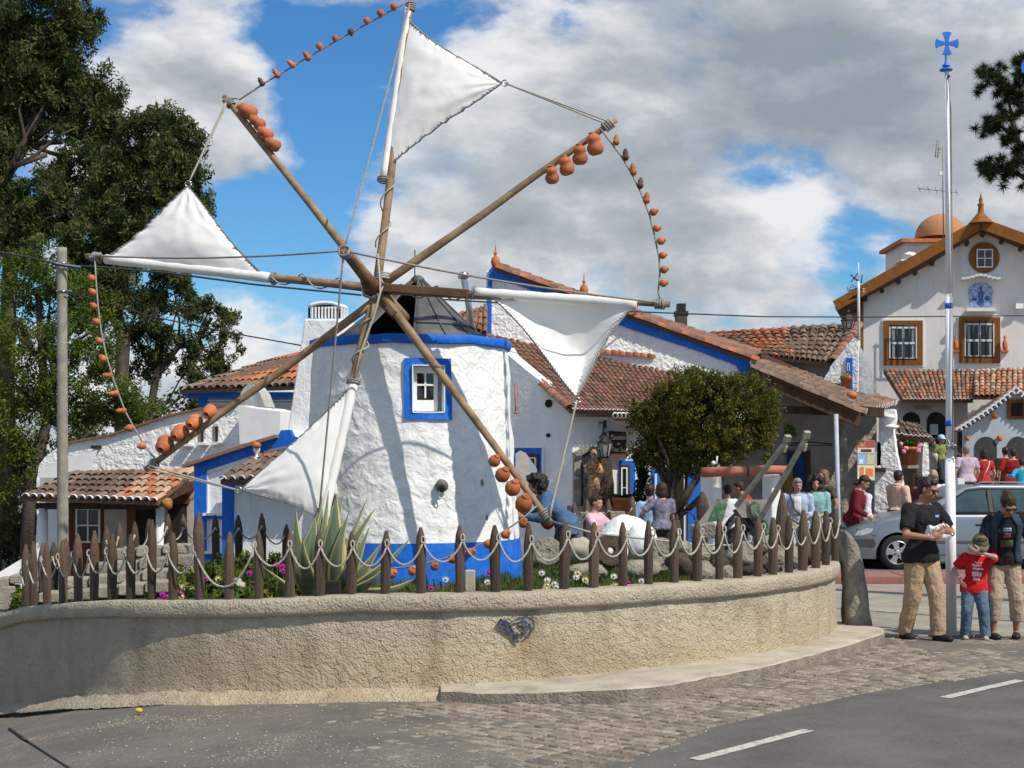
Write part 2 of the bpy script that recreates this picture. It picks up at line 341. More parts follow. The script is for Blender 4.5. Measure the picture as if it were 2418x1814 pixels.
# ring garden: centre, radius; the wall's top and foot heights go down to the left with the street
RC = V((-.9, 17.65, 0)); RR = 4.5
def ring(phi, r=RR, z=0.):
    if phi < -1.0:      # past the left end of the curve the wall runs on straight
        q = V((RC.x + r * math.sin(-1.0), RC.y - r * math.cos(-1.0), z)); return q + V((-.72, .69, 0)) * (-1.0 - phi) * RR
    return V((RC.x + r * math.sin(phi), RC.y - r * math.cos(phi), z))
def ztop(phi):
    X = ring(phi).x
    return ip(X, [-8, -5.3, -4.9, -4.1, -3.6, -2.3, -1.4, 0, 1.5, 3.5], [.0, .34, .46, .60, .66, .72, .78, .80, .83, .84])
def ring_phi(px, back=False):
    u = (px - CX) / F  # x = u*y ; (uy-cx)^2+(y-cy)^2=R^2
    A = u * u + 1; B = -2 * (u * RC.x + RC.y); C_ = RC.x ** 2 + RC.y ** 2 - RR * RR; D = B * B - 4 * A * C_
    if D < 0: D = 0
    y = (-B + (1 if back else -1) * math.sqrt(D)) / (2 * A); x = u * y
    return math.atan2(x - RC.x, RC.y - y)
# wall
wall_root = thing('retaining_wall', 'low curved stucco wall with a projecting rounded coping below the stake fence', 'wall', ring(0, RR, 0))
ph0, ph1 = -1.75, R(86)
def wallfn(prof, amp, fr, seed):
    def fn(u, v):
        ph = ph0 + (ph1 - ph0) * u; k = v * (len(prof) - 1); i = min(int(k), len(prof) - 2); f = k - i
        r = prof[i][0] * (1 - f) + prof[i + 1][0] * f
        zf, zt = gz(ring(ph).x) - .15, ztop(ph)
        def zz(q): return zt + q if q <= 0 and q > -.5 else zf + (q - 1)
        z = zz(prof[i][1]) * (1 - f) + zz(prof[i + 1][1]) * f
        p = ring(ph, RR + r, z); d = disp(p, fr, amp, seed) + disp(p, fr * 3.1, amp * .5, seed + 5)
        return p + V((math.sin(max(ph, -.78)), -math.cos(max(ph, -.78)), 0)) * d + V((0, 0, disp(p, 2, amp * .5, 3.3)))
    return fn
mb = MB(); mb.grid(wallfn([(.16, 1.0), (.145, 1.12), (.085, 1.20), (.06, 1.24), (.045, -.40), (.035, -.155)], .010, 5, 1), 230, 22)
def stucco_wall_mat():
    m = stucco.copy(); m.name = 'stained_stucco'; t = m.node_tree; b = t.nodes['Principled BSDF']; src = b.inputs['Base Color'].links[0].from_socket
    tc = N(t, 'ShaderNodeTexCoord'); sx = N(t, 'ShaderNodeSeparateXYZ'); t.links.new(tc.outputs['Object'], sx.inputs[0])
    n = N(t, 'ShaderNodeTexNoise'); n.inputs['Scale'].default_value = 3.5; n.inputs['Detail'].default_value = 6
    mp = N(t, 'ShaderNodeMapping'); mp.inputs['Scale'].default_value = (1, 1, .45); t.links.new(tc.outputs['Object'], mp.inputs[0]); t.links.new(mp.outputs[0], n.inputs['Vector'])
    damp = ramp(t, n.outputs['Fac'], ((.50, 0.), (.68, 1.)))
    low = mathn(t, 'MULTIPLY_ADD', sx.outputs['Z'], -2.2, 1.5, clamp=True)      # rusty soil splashed up the foot of the wall
    n2 = N(t, 'ShaderNodeTexNoise'); n2.inputs['Scale'].default_value = 12; t.links.new(tc.outputs['Object'], n2.inputs['Vector'])
    c = mixc(t, mathn(t, 'MULTIPLY', damp, .55), src, (.22, .185, .13))
    c = mixc(t, mathn(t, 'MULTIPLY', low, mathn(t, 'MULTIPLY', n2.outputs['Fac'], .75)), c, (.50, .34, .17))
    left = mathn(t, 'MULTIPLY_ADD', sx.outputs['X'], -.8, -2.1, clamp=True)  # shade of the wall's turned-away left end, painted in as grey
    c = mixc(t, mathn(t, 'MULTIPLY', left, .40), c, (.30, .285, .26))
    t.links.new(c, b.inputs['Base Color']); return m
swm = stucco_wall_mat()
mb.build('wall_face', swm, wall_root, origin=(0, 14, 0))
mb = MB(); mb.grid(wallfn([(.0, -.158), (.075, -.152), (.092, -.12), (.095, -.05), (.075, -.006), (.03, 0), (-.22, .0), (-.25, -.3)], .009, 5, 4), 230, 16)
mb.build('coping', M('coping_stucco', (.50, .44, .33), (.38, .335, .25), rough=.95, scale=2.5, bump=1, bscale=48, bdist=.03, bump2=.02, b2scale=14), wall_root)
# graffiti heart-like scrawl, sprayed on the wall face
gm = M('dark_blue_spray', (.018, .028, .07), (.10, .11, .13), rough=.95, scale=30, bump=1, bscale=48, bdist=.03, lo=.4, hi=.6)
gm2 = M('faded_grey_spray', (.07, .09, .12), (.30, .28, .24), rough=.95, scale=24, bump=1, bscale=48, bdist=.03, lo=.5, hi=.68)
def wallp(px, py, off=.062):
    ph = ring_phi(px); q = ring(ph, RR + off); Y = q.y; return P(px, py, Y)
mb = MB()
def stroke(pts, wds, m, name):
    mb = MB(); vs = []
    for i, (x, y) in enumerate(pts):
        a = pts[max(i - 1, 0)]; b = pts[min(i + 1, len(pts) - 1)]; dx, dy = b[0] - a[0], b[1] - a[1]; l = math.hypot(dx, dy)
        nx, ny = -dy / l, dx / l; w_ = wds[i]
        vs += [wallp(x + nx * w_, y + ny * w_, .075), wallp(x - nx * w_, y - ny * w_, .075)]
    mb.add(vs, [(2 * i, 2 * i + 2, 2 * i + 3, 2 * i + 1) for i in range(len(pts) - 1)])
    mb.build(name, m, wall_root)
stroke([(1178, 1466), (1190, 1474), (1200, 1487), (1210, 1497), (1219, 1510), (1223, 1518)], [7, 12, 10, 6, 6, 3], gm, 'graffiti')
stroke([(1203, 1473), (1222, 1462), (1243, 1457), (1258, 1464), (1261, 1480), (1252, 1496), (1238, 1506)], [2, 3, 3, 4, 3, 3, 2], gm2, 'graffiti')
stroke([(1228, 1466), (1238, 1472), (1244, 1484), (1236, 1494), (1226, 1484)], [5, 8, 7, 6, 3], gm2, 'graffiti')
# ledge of rubble mortar at the wall's foot (left of the pavement)
mb = MB()
def ledge(u, v):
    ph = -1.74 + (1.74 + R(8)) * u; X = ring(ph).x; wdt = .17 + disp((ph * 9, 0, 0), 1, .05); q = ring(ph, RR + .1 + wdt * v)
    z = gz(X) + .085 * (1 - v) ** .6 * (1 + disp((ph * 20, v * 3, 1), 1, .5)) - .012 * v
    return V((q.x, q.y, z + disp(q, 22, .01)))
mb.grid(ledge, 220, 7)
tag(mb.build('mortar_ledge', swm, origin=(0, 14, 0)), kind='structure')
# pavement slab with kerb
kerb_m = M('grey_kerb_face', (.32, .28, .22), (.20, .175, .14), rough=.95, scale=7, bump=.9, bscale=50, bdist=.02, bump2=.02, b2scale=9)
outer = resample([(-.60, 12.86), (-.3, 12.72), (.2, 12.60), (.95, 12.55), (1.35, 12.74), (2.36, 13.77), (3.3, 15.05), (3.95, 16.15), (4.05, 16.7), (3.8, 17.1)], .15)
def ptop(x): return ip(x, [-.7, 0, 1, 3, 4.2], [.0, .02, .07, .115, .12])
mb = MB(); vs = []; n_ = len(outer)
for i, (x, y) in enumerate(outer):
    x += disp((x, y, 2), 6, .02); y += disp((x, y, 5), 6, .02)
    c = V((x - RC.x, y - RC.y, 0)); inn = c.normalized() * (RR + .05) + RC
    rim = ptop(x) + disp((x, y, 0), 5, .012)
    chip = .045 * max(0, mnoise.noise(V((x * 4, y * 4, 3)))) * 2
    vs += [(inn.x, inn.y, ptop(inn.x) + .012), ((x + inn.x) / 2, (y + inn.y) / 2, ptop(x) + .006 + disp((x, y, 1), 3, .008)), (x - c.normalized().x * (.016 + chip), y - c.normalized().y * (.016 + chip), rim),
           (x, y, rim - .012), (x + disp((x, y, 9), 9, .015), y - .004, gz(x) - .03)]
mb.add(vs, [(i * 5 + j, (i + 1) * 5 + j, (i + 1) * 5 + j + 1, i * 5 + j + 1) for i in range(n_ - 1) for j in range(3)], 0, False)
mb.f += [(i * 5 + 3, (i + 1) * 5 + 3, (i + 1) * 5 + 4, i * 5 + 4) for i in range(n_ - 1)]; mb.m += [1] * (n_ - 1); mb.sm += [False] * (n_ - 1)
v0 = [vs[j] for j in range(5)]; mb.add(v0 + [(v0[0][0], v0[0][1], -.2)], [(0, 1, 2, 3, 4, 5)])
tag(mb.build('pavement', [concrete, kerb_m], origin=(0, 14, 0)), kind='structure')
# concrete forecourt on the right, in poured strips with joints between them
fc = thing('forecourt', None, None, (7, 19.5, 0)); tag(fc, kind='structure')
slab_m = M('forecourt_concrete', (.36, .33, .27), (.26, .24, .20), rough=.93, scale=2, bump=.6, bscale=60, bdist=.006, bump2=.008, b2scale=5, rnd=.06)
ylines = [16.75, 17.5, 18.35, 19.3, 20.3, 21.5, 23.62]
for a, b in zip(ylines[:-1], ylines[1:]):
    xl = ip((a + b) / 2, [16, 17.2, 18, 22], [4.45, 3.75, 3.65, 3.3])
    for x0, x1 in ((xl, 7.4), (7.43, 11.5), (11.53, 18)):
        mb = MB(); mb.box(((x0 + x1) / 2, (a + b) / 2, -.03), (x1 - x0 - .03, b - a - .035, .1 + rng.uniform(-.004, .004)))
        mb.build('concrete_slab', slab_m, fc, bevel=.012)
kerb_red = M('faded_red_kerb', (.36, .15, .12), (.27, .13, .11), rough=.9, scale=9, bump=.6, bscale=50, bdist=.008)
kr = thing('red_kerb', None, None, (8, 24, 0)); tag(kr, kind='structure')
for i in range(14):
    mb = MB(); mb.box((3.35 + i * 1.1, 24.15, .04), (1.08, .95, .20)); mb.build('kerb_block', kerb_red, kr, bevel=.02)
mb = MB(); mb.add([(3.2, 24.66, .012), (30, 24.66, .012), (30, 34, .012), (3.2, 34, .012)], [(0, 1, 2, 3)])
lane = tag(mb.build('side_road', M('pale_worn_asphalt', (.17, .165, .155), (.13, .125, .12), rough=.95, scale=1, bump=.6, bscale=80, bdist=.006), origin=(0, 28, 0)), kind='structure')
for ya, yb in ((24.75, 24.95), (28.2, 28.9)):
    mb = MB(); mb.add([(3.6, ya, .017), (18, ya, .017), (18, yb, .017), (3.6, yb, .017)], [(0, 1, 2, 3)]); mb.build('painted_line', line_m, lane)
# setts
sett_m = [M('sett_brown', (.26, .205, .15), (.16, .13, .105), rough=.9, scale=14, bump=.8, bscale=60, bdist=.008, rnd=.3),
          M('sett_grey', (.22, .20, .175), (.15, .138, .12), rough=.9, scale=14, bump=.8, bscale=60, bdist=.008, rnd=.3)]
sett_s = M('setts_far', (.30, .255, .20), (.20, .17, .135), rough=.9, scale=14, bump=.8, bscale=60, bdist=.008, rnd=.3, attr=True)
def sett_mesh(seed):
    mb = MB(); k = 4; vs = []
    top = [];
    for (r, z) in ((.058, -.03), (.056, .006), (.048, .016)):
        for c in ((-1, -1), (0, -1.04), (1, -1), (1.04, 0), (1, 1), (0, 1.04), (-1, 1), (-1.04, 0)):
            j = mnoise.noise(V((c[0] * 2 + seed, c[1] * 2, seed))) * .12 + 1
            vs.append((c[0] * r * j, c[1] * r * j, z + mnoise.noise(V((c[0] + seed, c[1], 7))) * .004))
    vs.append((0, 0, .019))
    fs = [(i * 8 + j, i * 8 + (j + 1) % 8, (i + 1) * 8 + (j + 1) % 8, (i + 1) * 8 + j) for i in range(2) for j in range(8)] + [(16 + j, 16 + (j + 1) % 8, 24) for j in range(8)]
    return vs, fs
SM = [sett_mesh(s * 3.1) for s in range(4)]
pav = thing('sett_paving', None, None, (0, 12, 0)); tag(pav, kind='structure')
bed = MB()
cand = []
def inside(x, y):
    # between the road edge (right/below) and the kerb or wall (above)
    ye = np.interp(x, [p[0] for p in road_edge], [p[1] for p in road_edge])
    if y < ye + .03: return False
    if x < -.6: return (V((x, y, 0)) - RC).length > RR + .32
    if x < 4.05:
        yo = np.interp(x, [p[0] for p in outer[:-6]], [p[1] for p in outer[:-6]]); return y < yo - .06
    return y < 16.7 + max(0, x - 4.5) * .1
for i in range(-90, 140):
    for j in range(-10, 220):
        a, b = i * .122, j * .122
        x = (a - b) * .707 + 3; y = (a + b) * .707 + 6
        if -3.6 < x < 8.5 and 8.2 < y < 18 and inside(x, y) and abs(x / y) < .36:
            # to the left the setts sink under asphalt
            cov = ip(x + .25 * (y - 10), [-2.6, -1.2, 0, .8], [-.034, -.022, -.006, .0]) + disp((x, y, 0), 1.4, .016)
            if x > 4.2 and y > 14.6: cov -= .012 + disp((x, y, 4), 2, .02)
            if cov < -.026: continue
            cand.append((y, x, cov))
cand.sort()
svs, sfs, srn = [], [], []
meshes = []
for vs, fs in SM:
    for mt in sett_m:
        me = bpy.data.meshes.new('sett'); me.from_pydata(vs, [], fs); me.materials.append(mt); me.polygons.foreach_set('use_smooth', [False] * len(fs)); meshes.append(me)
for k, (y, x, cov) in enumerate(cand):
    yaw = R(45) + rng.uniform(-.12, .12); sc = rng.uniform(.9, 1.04); z = gz(x) + cov - .005 + rng.uniform(-.005, .004)
    tilt = (rng.uniform(-.07, .07), rng.uniform(-.07, .07), yaw)
    if k < 300:
        o = bpy.data.objects.new('sett', rng.choice(meshes)); COL.objects.link(o); o.location = (x, y - 12, z); o.rotation_euler = tilt; o.scale = (sc, sc * rng.uniform(.88, 1.05), 1); o.parent = pav
    else:
        rm = Matrix.Rotation(yaw, 3, 'Z') @ Matrix.Rotation(tilt[0], 3, 'X'); vs, fs = rng.choice(SM); o_ = len(svs)
        svs += [tuple(rm @ (V(v) * sc) + V((x, y, z))) for v in vs]; sfs += [tuple(i + o_ for i in f) for f in fs]; srn += [rng.random()] * len(vs)
mb = MB(); mb.v = svs; mb.f = sfs; mb.m = [0] * len(sfs); mb.sm = [False] * len(sfs)
so_ = mb.build('setts', sett_s, pav, normals=False, origin=(0, 12, 0)); tag(so_, kind='stuff')
at = so_.data.attributes.new('rnd', 'FLOAT', 'POINT'); at.data.foreach_set('value', srn)
# grit lying on the street
mb = MB()
for k in range(420):
    x = rng.uniform(-3.5, 1.5); y = rng.uniform(9.6, 13); u = rng.random()
    if (V((x, y, 0)) - RC).length < RR + .25: continue
    r_ = rng.uniform(.004, .012); mb.blob((x, y, gz(x) + r_ * .4), (r_, r_ * 1.4, r_ * .6), 3, 5, .3, seed=k)
tag(mb.build('gravel', M('pale_grit', (.5, .43, .34), (.36, .3, .24), rough=.95), normals=False), kind='stuff')
mb = MB(); mb.blob(PG(328, 13.0, gz(-3.1) + .025) , (.035, .03, .022), 6, 8, .2)
tag(mb.build('lemon', M('yellow_rind', (.65, .5, .04), (.5, .35, .03), rough=.5)), 'small yellow fruit lying on the street by the foot of the wall', 'fruit')
mb = MB()
for k in range(26):
    a = rng.uniform(0, 6.28); b_ = wallp(1116 + rng.uniform(-8, 8), 1628, .15); b_.z = gz(b_.x) + .01
    mb.tube([b_, b_ + V((math.cos(a) * .02, math.sin(a) * .02, .05)), b_ + V((math.cos(a) * .05, math.sin(a) * .04, rng.uniform(.07, .12)))], [.006, .005, .001], 4)
tag(mb.build('weed_tuft', M('weed_green', (.13, .14, .02), (.07, .09, .02))), 'small green weed tuft growing at the foot of the curved wall', 'weed')
# ---------------------------------------------------------------- stake fence with rope
fence = thing('stake_fence', 'ring of dark pointed wooden stakes linked by sagging pale rope on the curved wall', 'fence', ring(0, RR - .1, .8))
FX = [62, 79, 111, 149, 185, 222, 264, 309, 358, 408, 472, 541, 611, 684, 755, 830, 910, 994, 1086, 1170, 1247, 1332, 1401, 1471, 1531, 1592, 1646, 1698, 1742, 1790, 1825, 1863, 1895, 1926, 1950, 1972]
FT = [1285, 1278, 1280, 1275, 1260, 1253, 1262, 1261, 1227, 1258, 1210, 1256, 1257, 1255, 1254, 1255, 1253, 1245, 1240, 1240, 1235, 1233, 1233, 1233, 1229, 1228, 1228, 1223, 1220, 1217, 1222, 1217, 1204, 1206, 1206, 1201]
def stake_obj(base, top_z, r, lean=(0, 0), point=.2, sh=.35):
    n = 12; h = top_z - base.z; mb = MB(); a0 = rng.uniform(0, 1)
    prof = [(0, r * .95), (h * .3, r * 1.0), (h - point, r * 1.06), (h - point * .45, r * .78), (h - .012, r * sh), (h, r * sh * .7)]
    vs = []
    for z, q in prof:
        for j in range(n):
            a = a0 + 2 * math.pi * j / n; k = q * (1 + rng.uniform(-.07, .07))
            vs.append(base + V((math.cos(a) * k + lean[0] * z, math.sin(a) * k + lean[1] * z, z)))
    fs = [(i * n + j, i * n + (j + 1) % n, (i + 1) * n + (j + 1) % n, (i + 1) * n + j) for i in range(len(prof) - 1) for j in range(n)] + [tuple(5 * n + j for j in range(n))]
    mb.add(vs, fs, 0, False)
    return mb.build('stake', stake, fence)
tops = []
for x, ty in zip(FX, FT):
    ph = ring_phi(x); b = ring(ph, RR - .07, ztop(ph) - .03); s_ = F / b.y
    ph = math.atan2((x - CX) / F * b.y - RC.x, RC.y - b.y) if abs(ph) < 1 else ph
    b = P(x, 0, b.y); b.z = ztop(ph) - .03
    zt = CZ - (ty - HY) / s_
    stake_obj(b, zt, rng.uniform(.038, .047) * (1.12 if x > 1880 else 1), (rng.uniform(-.015, .015), rng.uniform(-.02, .02)), rng.uniform(.17, .24), .45 if x > 1650 else .36)
    tops.append((b, zt))
def swag(a, b, sag, r=.0092, loops=True, dx=.028, parent=fence, mat=rope_m):
    mb = MB(); pts = []
    for i in range(13):
        t_ = i / 12; q = a.lerp(b, t_); q = q + V((0, 0, -sag * (1 - (2 * t_ - 1) ** 2) ** .9)); q.z += disp(q, 9, .008); pts.append(q)
    mb.tube(pts, r, 6)
    if loops:
        lp = [a + V((.014 * math.sin(t_) * 1.2, -.004 * math.cos(t_), .022 - .03 * math.cos(t_))) for t_ in [k * math.pi / 5 for k in range(11)]]
        mb.tube(lp, r * .85, 6)
    return mb.build('rope', mat, parent)
def att(i):
    b, zt = tops[i]; q = b - RC; q.z = 0; n_ = V((q.x, q.y, 0)).normalized(); tz = V((-n_.y, n_.x, 0))
    s_ = -1 if FX[i] < 640 else 1
    return V((b.x, b.y, min(zt - .13, b.z + .46 if zt - b.z > .62 else zt - .13))) + n_ * .046 + tz * .02 * s_
for i in range(len(FX) - 1):
    if i in (10,): 
        swag(att(10), att(12), .33); continue
    if i == 11: continue
    swag(att(i), att(i + 1), .185 + rng.uniform(-.02, .02))
# back of the ring
BX = [101, 127, 157, 253, 282, 320, 354, 396, 435, 510, 565, 620, 674, 1356, 1385, 1437, 1492, 1845, 1660]
BT = [1283, 1280, 1271, 1244, 1235, 1232, 1225, 1213, 1215, 1216, 1216, 1212, 1238, 1185, 1180, 1178, 1172, 1164, 1161]
bpos = []
for x, ty in zip(BX, BT):
    ph = ring_phi(x, True); Y = ring(ph).y
    if x < 200: Y = 17.2 + (157 - x) * .004
    if x in (1660,): Y = 21.5
    s_ = F / Y; b = P(x, 0, Y); zt = CZ - (ty - HY) / s_; b.z = zt - (.62 if x != 1845 else .72) - .1
    stake_obj(b, zt, .05 if x not in (1845, 1660) else .08, (rng.uniform(-.02, .02), 0), .2 if x != 1845 else .4, .3)
    bpos.append((x, V((b.x, b.y - .05, zt - .16))))
bl = sorted(bpos, key=lambda q: q[0])
for a, b in zip(bl[:-1], bl[1:]):
    if b[0] - a[0] < 90: swag(a[1], b[1], .16, .010, False)
# long slack rope from the tied pole tip across to the right-hand stakes
# ---------------------------------------------------------------- garden inside the ring
soil = M('garden_soil', (.12, .10, .055), (.06, .075, .025), rough=.95, scale=5, bump=1, bscale=20, bdist=.03)
def garden_z(x, y):
    a = ip(x, [-5, -3, -.2, .6, 4], [.30, .46, .54, .62, .66]); return a - .022 * max(0, y - 14) * (1 if x > 0 else .0)
mb = MB()
def gfn(u, v):
    ph = 2 * math.pi * u; q = RC + V((math.sin(ph), -math.cos(ph), 0)) * (RR - .05) * v
    return V((q.x, q.y, garden_z(q.x, q.y) + disp(q, 2.5, .05)))
mb.grid(gfn, 60, 16)
tag(mb.build('garden_bed', soil, normals=False), kind='structure')
def leafcloud(name, mat, centers, n_per, size, elong, spread, parent=None, kind=None, droop=0.0, seed=0, flat=.0, upbias=0):
    """many leaf faces; centers: array (k,4) = x,y,z,radius ; one mesh"""
    g = np.random.default_rng(seed); C = np.asarray(centers, float); k = len(C)
    idx = np.repeat(np.arange(k), n_per); m = len(idx)
    d = g.normal(size=(m, 3)); d /= np.linalg.norm(d, axis=1)[:, None]
    rad = C[idx, 3] * g.uniform(0, 1, m) ** (.5)
    pos = C[idx, :3] + d * rad[:, None] * np.array([1, 1, spread])
    ax = g.normal(size=(m, 3)); ax[:, 2] = ax[:, 2] * (1 - flat) - droop + upbias; ax /= np.linalg.norm(ax, axis=1)[:, None]
    o = g.normal(size=(m, 3)); sd = np.cross(ax, o); sd /= np.linalg.norm(sd, axis=1)[:, None]
    L = size * g.uniform(.6, 1.35, m)[:, None]; W = L * elong
    v = np.stack([pos - ax * L * .5, pos + sd * W * .5, pos + ax * L * .5, pos - sd * W * .5], 1).reshape(-1, 3)
    me = bpy.data.meshes.new(name); me.vertices.add(4 * m); me.loops.add(4 * m); me.polygons.add(m)
    ctr = C[:, :3].mean(0); ctr[2] = C[:, 2].min()
    me.vertices.foreach_set('co', (v - ctr).ravel()); me.loops.foreach_set('vertex_index', np.arange(4 * m, dtype=np.int32))
    me.polygons.foreach_set('loop_start', np.arange(0, 4 * m, 4, dtype=np.int32)); me.polygons.foreach_set('loop_total', np.full(m, 4, np.int32))
    me.update(calc_edges=True); me.materials.append(mat)
    cr = g.random(k); r_ = np.clip(cr[idx] * .75 + g.random(m) * .25, 0, 1)
    at = me.attributes.new('rnd', 'FLOAT', 'POINT'); at.data.foreach_set('value', np.repeat(r_, 4))
    ob = bpy.data.objects.new(name, me); COL.objects.link(ob); ob.location = ctr
    if parent is not None: setpar(ob, parent)
    if kind: ob['kind'] = kind
    return ob
def leaf_mat(name, c1, c2, c3, rough=.55, tl=.25):
    m = bpy.data.materials.new(name); m.use_nodes = True; t = m.node_tree; b = t.nodes['Principled BSDF']
    a = N(t, 'ShaderNodeAttribute'); a.attribute_name = 'rnd'
    r_ = N(t, 'ShaderNodeValToRGB'); e = r_.color_ramp.elements; e.new(.5); e[0].color = (*c1, 1); e[1].position = .55; e[1].color = (*c2, 1); e[2].position = 1; e[2].color = (*c3, 1)
    t.links.new(a.outputs['Fac'], r_.inputs[0]); t.links.new(r_.outputs[0], b.inputs['Base Color'])
    b.inputs['Roughness'].default_value = rough; b.inputs['Specular IOR Level'].default_value = .25
    tr = N(t, 'ShaderNodeBsdfTranslucent'); mx = N(t, 'ShaderNodeMixShader'); mx.inputs[0].default_value = tl
    t.links.new(r_.outputs[0], tr.inputs['Color']); t.links.new(b.outputs[0], mx.inputs[1]); t.links.new(tr.outputs[0], mx.inputs[2])
    t.links.new(mx.outputs[0], t.nodes['Material Output'].inputs['Surface']); return m
grass_m = leaf_mat('grass_blade', (.035, .07, .012), (.075, .12, .02), (.20, .20, .05))
ctr = []
for k in range(2100):
    a = rng.uniform(0, 6.28); r_ = (RR - .25) * math.sqrt(rng.random()); x = RC.x + r_ * math.sin(a); y = RC.y - r_ * math.cos(a)
    if (V((x, y)) - V((-1.23, 18.5))).length < 1.35: continue
    if mnoise.noise(V((x * 1.5, y * 1.5, 0))) < -.25: continue
    ctr.append((x, y, garden_z(x, y) + .05, .09))
leafcloud('grass', grass_m, ctr, 26, .12, .09, .5, kind='stuff', upbias=2.2, seed=3)
plant_m = leaf_mat('ice_plant_leaf', (.025, .055, .008), (.085, .13, .016), (.32, .29, .04))
def low_plant(px, py, Y, rx, label, n=22, mat=plant_m, size=.075, lift=.085):
    c = P(px, py, Y); cs = [(c.x + rng.gauss(0, rx * .55), c.y + rng.gauss(0, rx * .4), c.z + rng.uniform(-.14, .045), lift) for _ in range(n)]
    o = leafcloud('low_plant', mat, cs, 60, size, .3, .9, upbias=.8, seed=int(px)); tag(o, label, 'plant')
low_plant(505, 1345, 15.3, .25, 'yellow-green leafy plant left of the hanging low rope, beside the painted house foot')
low_plant(570, 1325, 15.6, .24, 'bright yellow-green succulent clump behind the stake right of the house corner')
low_plant(640, 1365, 15.0, .26, 'dark green flowering ground plant left of the agave', mat=leaf_mat('dark_ice_plant', (.02, .05, .01), (.04, .09, .015), (.09, .14, .03)))
low_plant(560, 1385, 14.4, .26, 'fresh green mat of ice plant just behind the coping by the sagging rope')
low_plant(455, 1380, 15.2, .22, 'small green clump under the pale yellow flowers')
low_plant(60, 1410, 16.5, .14, 'yellowish weed clump at the left end of the fence')
flower_cols = {'magenta': M('magenta_petal', (.62, .03, .42), rough=.6), 'pale yellow': M('yellow_petal', (.80, .72, .30), rough=.6), 'white': M('white_petal', (.82, .80, .74), rough=.6)}
FL = []; FC = {}
stem_m = M('flower_stem', (.05, .09, .02), (.04, .07, .02))
def flower(px, py, Y, col, size=.038):
    FC.setdefault(col, []).append(px); mb = MB(); c = P(px, py, Y); k = 12
    for j in range(k):
        a = 2 * math.pi * j / k; d = V((math.cos(a), -.35, math.sin(a) * .75)).normalized(); s_ = V((-math.sin(a), 0, math.cos(a)))
        mb.add([c, c + d * size * .6 + s_ * size * .14, c + d * size, c + d * size * .6 - s_ * size * .14], [(0, 1, 2, 3)])
    mb.blob(c + V((0, -.01, 0)), .014, 4, 6)
    z0 = garden_z(c.x, c.y); mb.tube([c, V((c.x, c.y + .02, min(z0, c.z - .05)))], .003, 4, 1)
    o = tag(mb.build('flower', [flower_cols[col], stem_m], normals=False), None, 'flower', col + ' flowers in the garden bed'); FL.append((col, px, o))
for (x, y) in ((385, 1402), (395, 1408), (428, 1400), (378, 1416), (487, 1366), (655, 1332), (668, 1336), (669, 1347), (1155, 1352), (1019, 1388), (1486, 1376), (425, 1398), (590, 1352)): flower(x, y, 14.6 if x < 900 else 14.2, 'magenta')
for (x, y) in ((436, 1385), (454, 1391), (431, 1408), (517, 1366), (1293, 1382), (1365, 1352), (1383, 1368), (1290, 1389), (1453, 1382), (1500, 1395), (588, 1398)): flower(x, y, 14.6 if x < 900 else 14.3, 'pale yellow', .044)
for (x, y) in ((1053, 1367), (1152, 1373), (1310, 1378), (1314, 1386), (1361, 1362), (1450, 1360), (1516, 1371), (1293, 1369), (1393, 1374), (1280, 1352), (1291, 1391), (1446, 1386)): flower(x, y, 14.3, 'white', .040)
for col in flower_cols:
    q_ = sorted([f for f in FL if f[0] == col], key=lambda f: f[1])
    for i_, f in enumerate(q_): f[2]['label'] = '%s daisy-like flower behind the coping, %s %s flower from the left' % (col, ORD[i_], col)
# agave
ag = thing('agave', 'big variegated agave with grey-green leaves edged in yellow in front of the mill', 'agave', PG(755, 14.9, .5))
ag_g = M('agave_green', (.10, .145, .085), (.20, .25, .16), rough=.5, scale=3, streak=(3, 3, .4), bump=.15, bscale=60)
ag_y = M('agave_yellow_edge', (.50, .42, .12), (.62, .55, .24), rough=.5, scale=3)
def agave_leaf(tip, base, wmax, bow=(0, 0), yt=0.0, yb=0.0, fold=.35):
    T = P(tip[0], tip[1], 14.9 + yt); B = P(base[0], base[1], 14.9 + yb); n = 12
    side0 = V((1, 0, 0)); mb = MB(); vs = []; d = (T - B).normalized(); sd = V((d.z, 0, -d.x)).normalized()
    wm = wmax / 241.
    for i in range(n + 1):
        t_ = i / n; c = B.lerp(T, t_) + (sd * bow[0] + V((0, -1, 0)) * bow[1]) * math.sin(math.pi * t_)
        w_ = wm * (.62 + .38 * math.sin(math.pi * min(1, t_ * 1.25 + .1))) * (1 - t_ ** 2.6) + .002
        cup = V((0, 1, 0)) * w_ * fold
        for q in (-1, -.68, 0, .68, 1): vs.append(c + sd * q * w_ - cup * abs(q) ** 1.6 * -1)
    fs = []; ms = []
    for i in range(n):
        for j in range(4): fs.append((i * 5 + j, (i + 1) * 5 + j, (i + 1) * 5 + j + 1, i * 5 + j + 1)); ms.append(1 if j in (0, 3) else 0)
    o_ = len(mb.v); mb.v += [tuple(v) for v in vs]; mb.f += fs; mb.m += ms; mb.sm += [True] * len(fs)
    ob = mb.build('leaf', [ag_g, ag_y], ag, normals=True); sm = ob.modifiers.new('thick', 'SOLIDIFY'); sm.thickness = .012
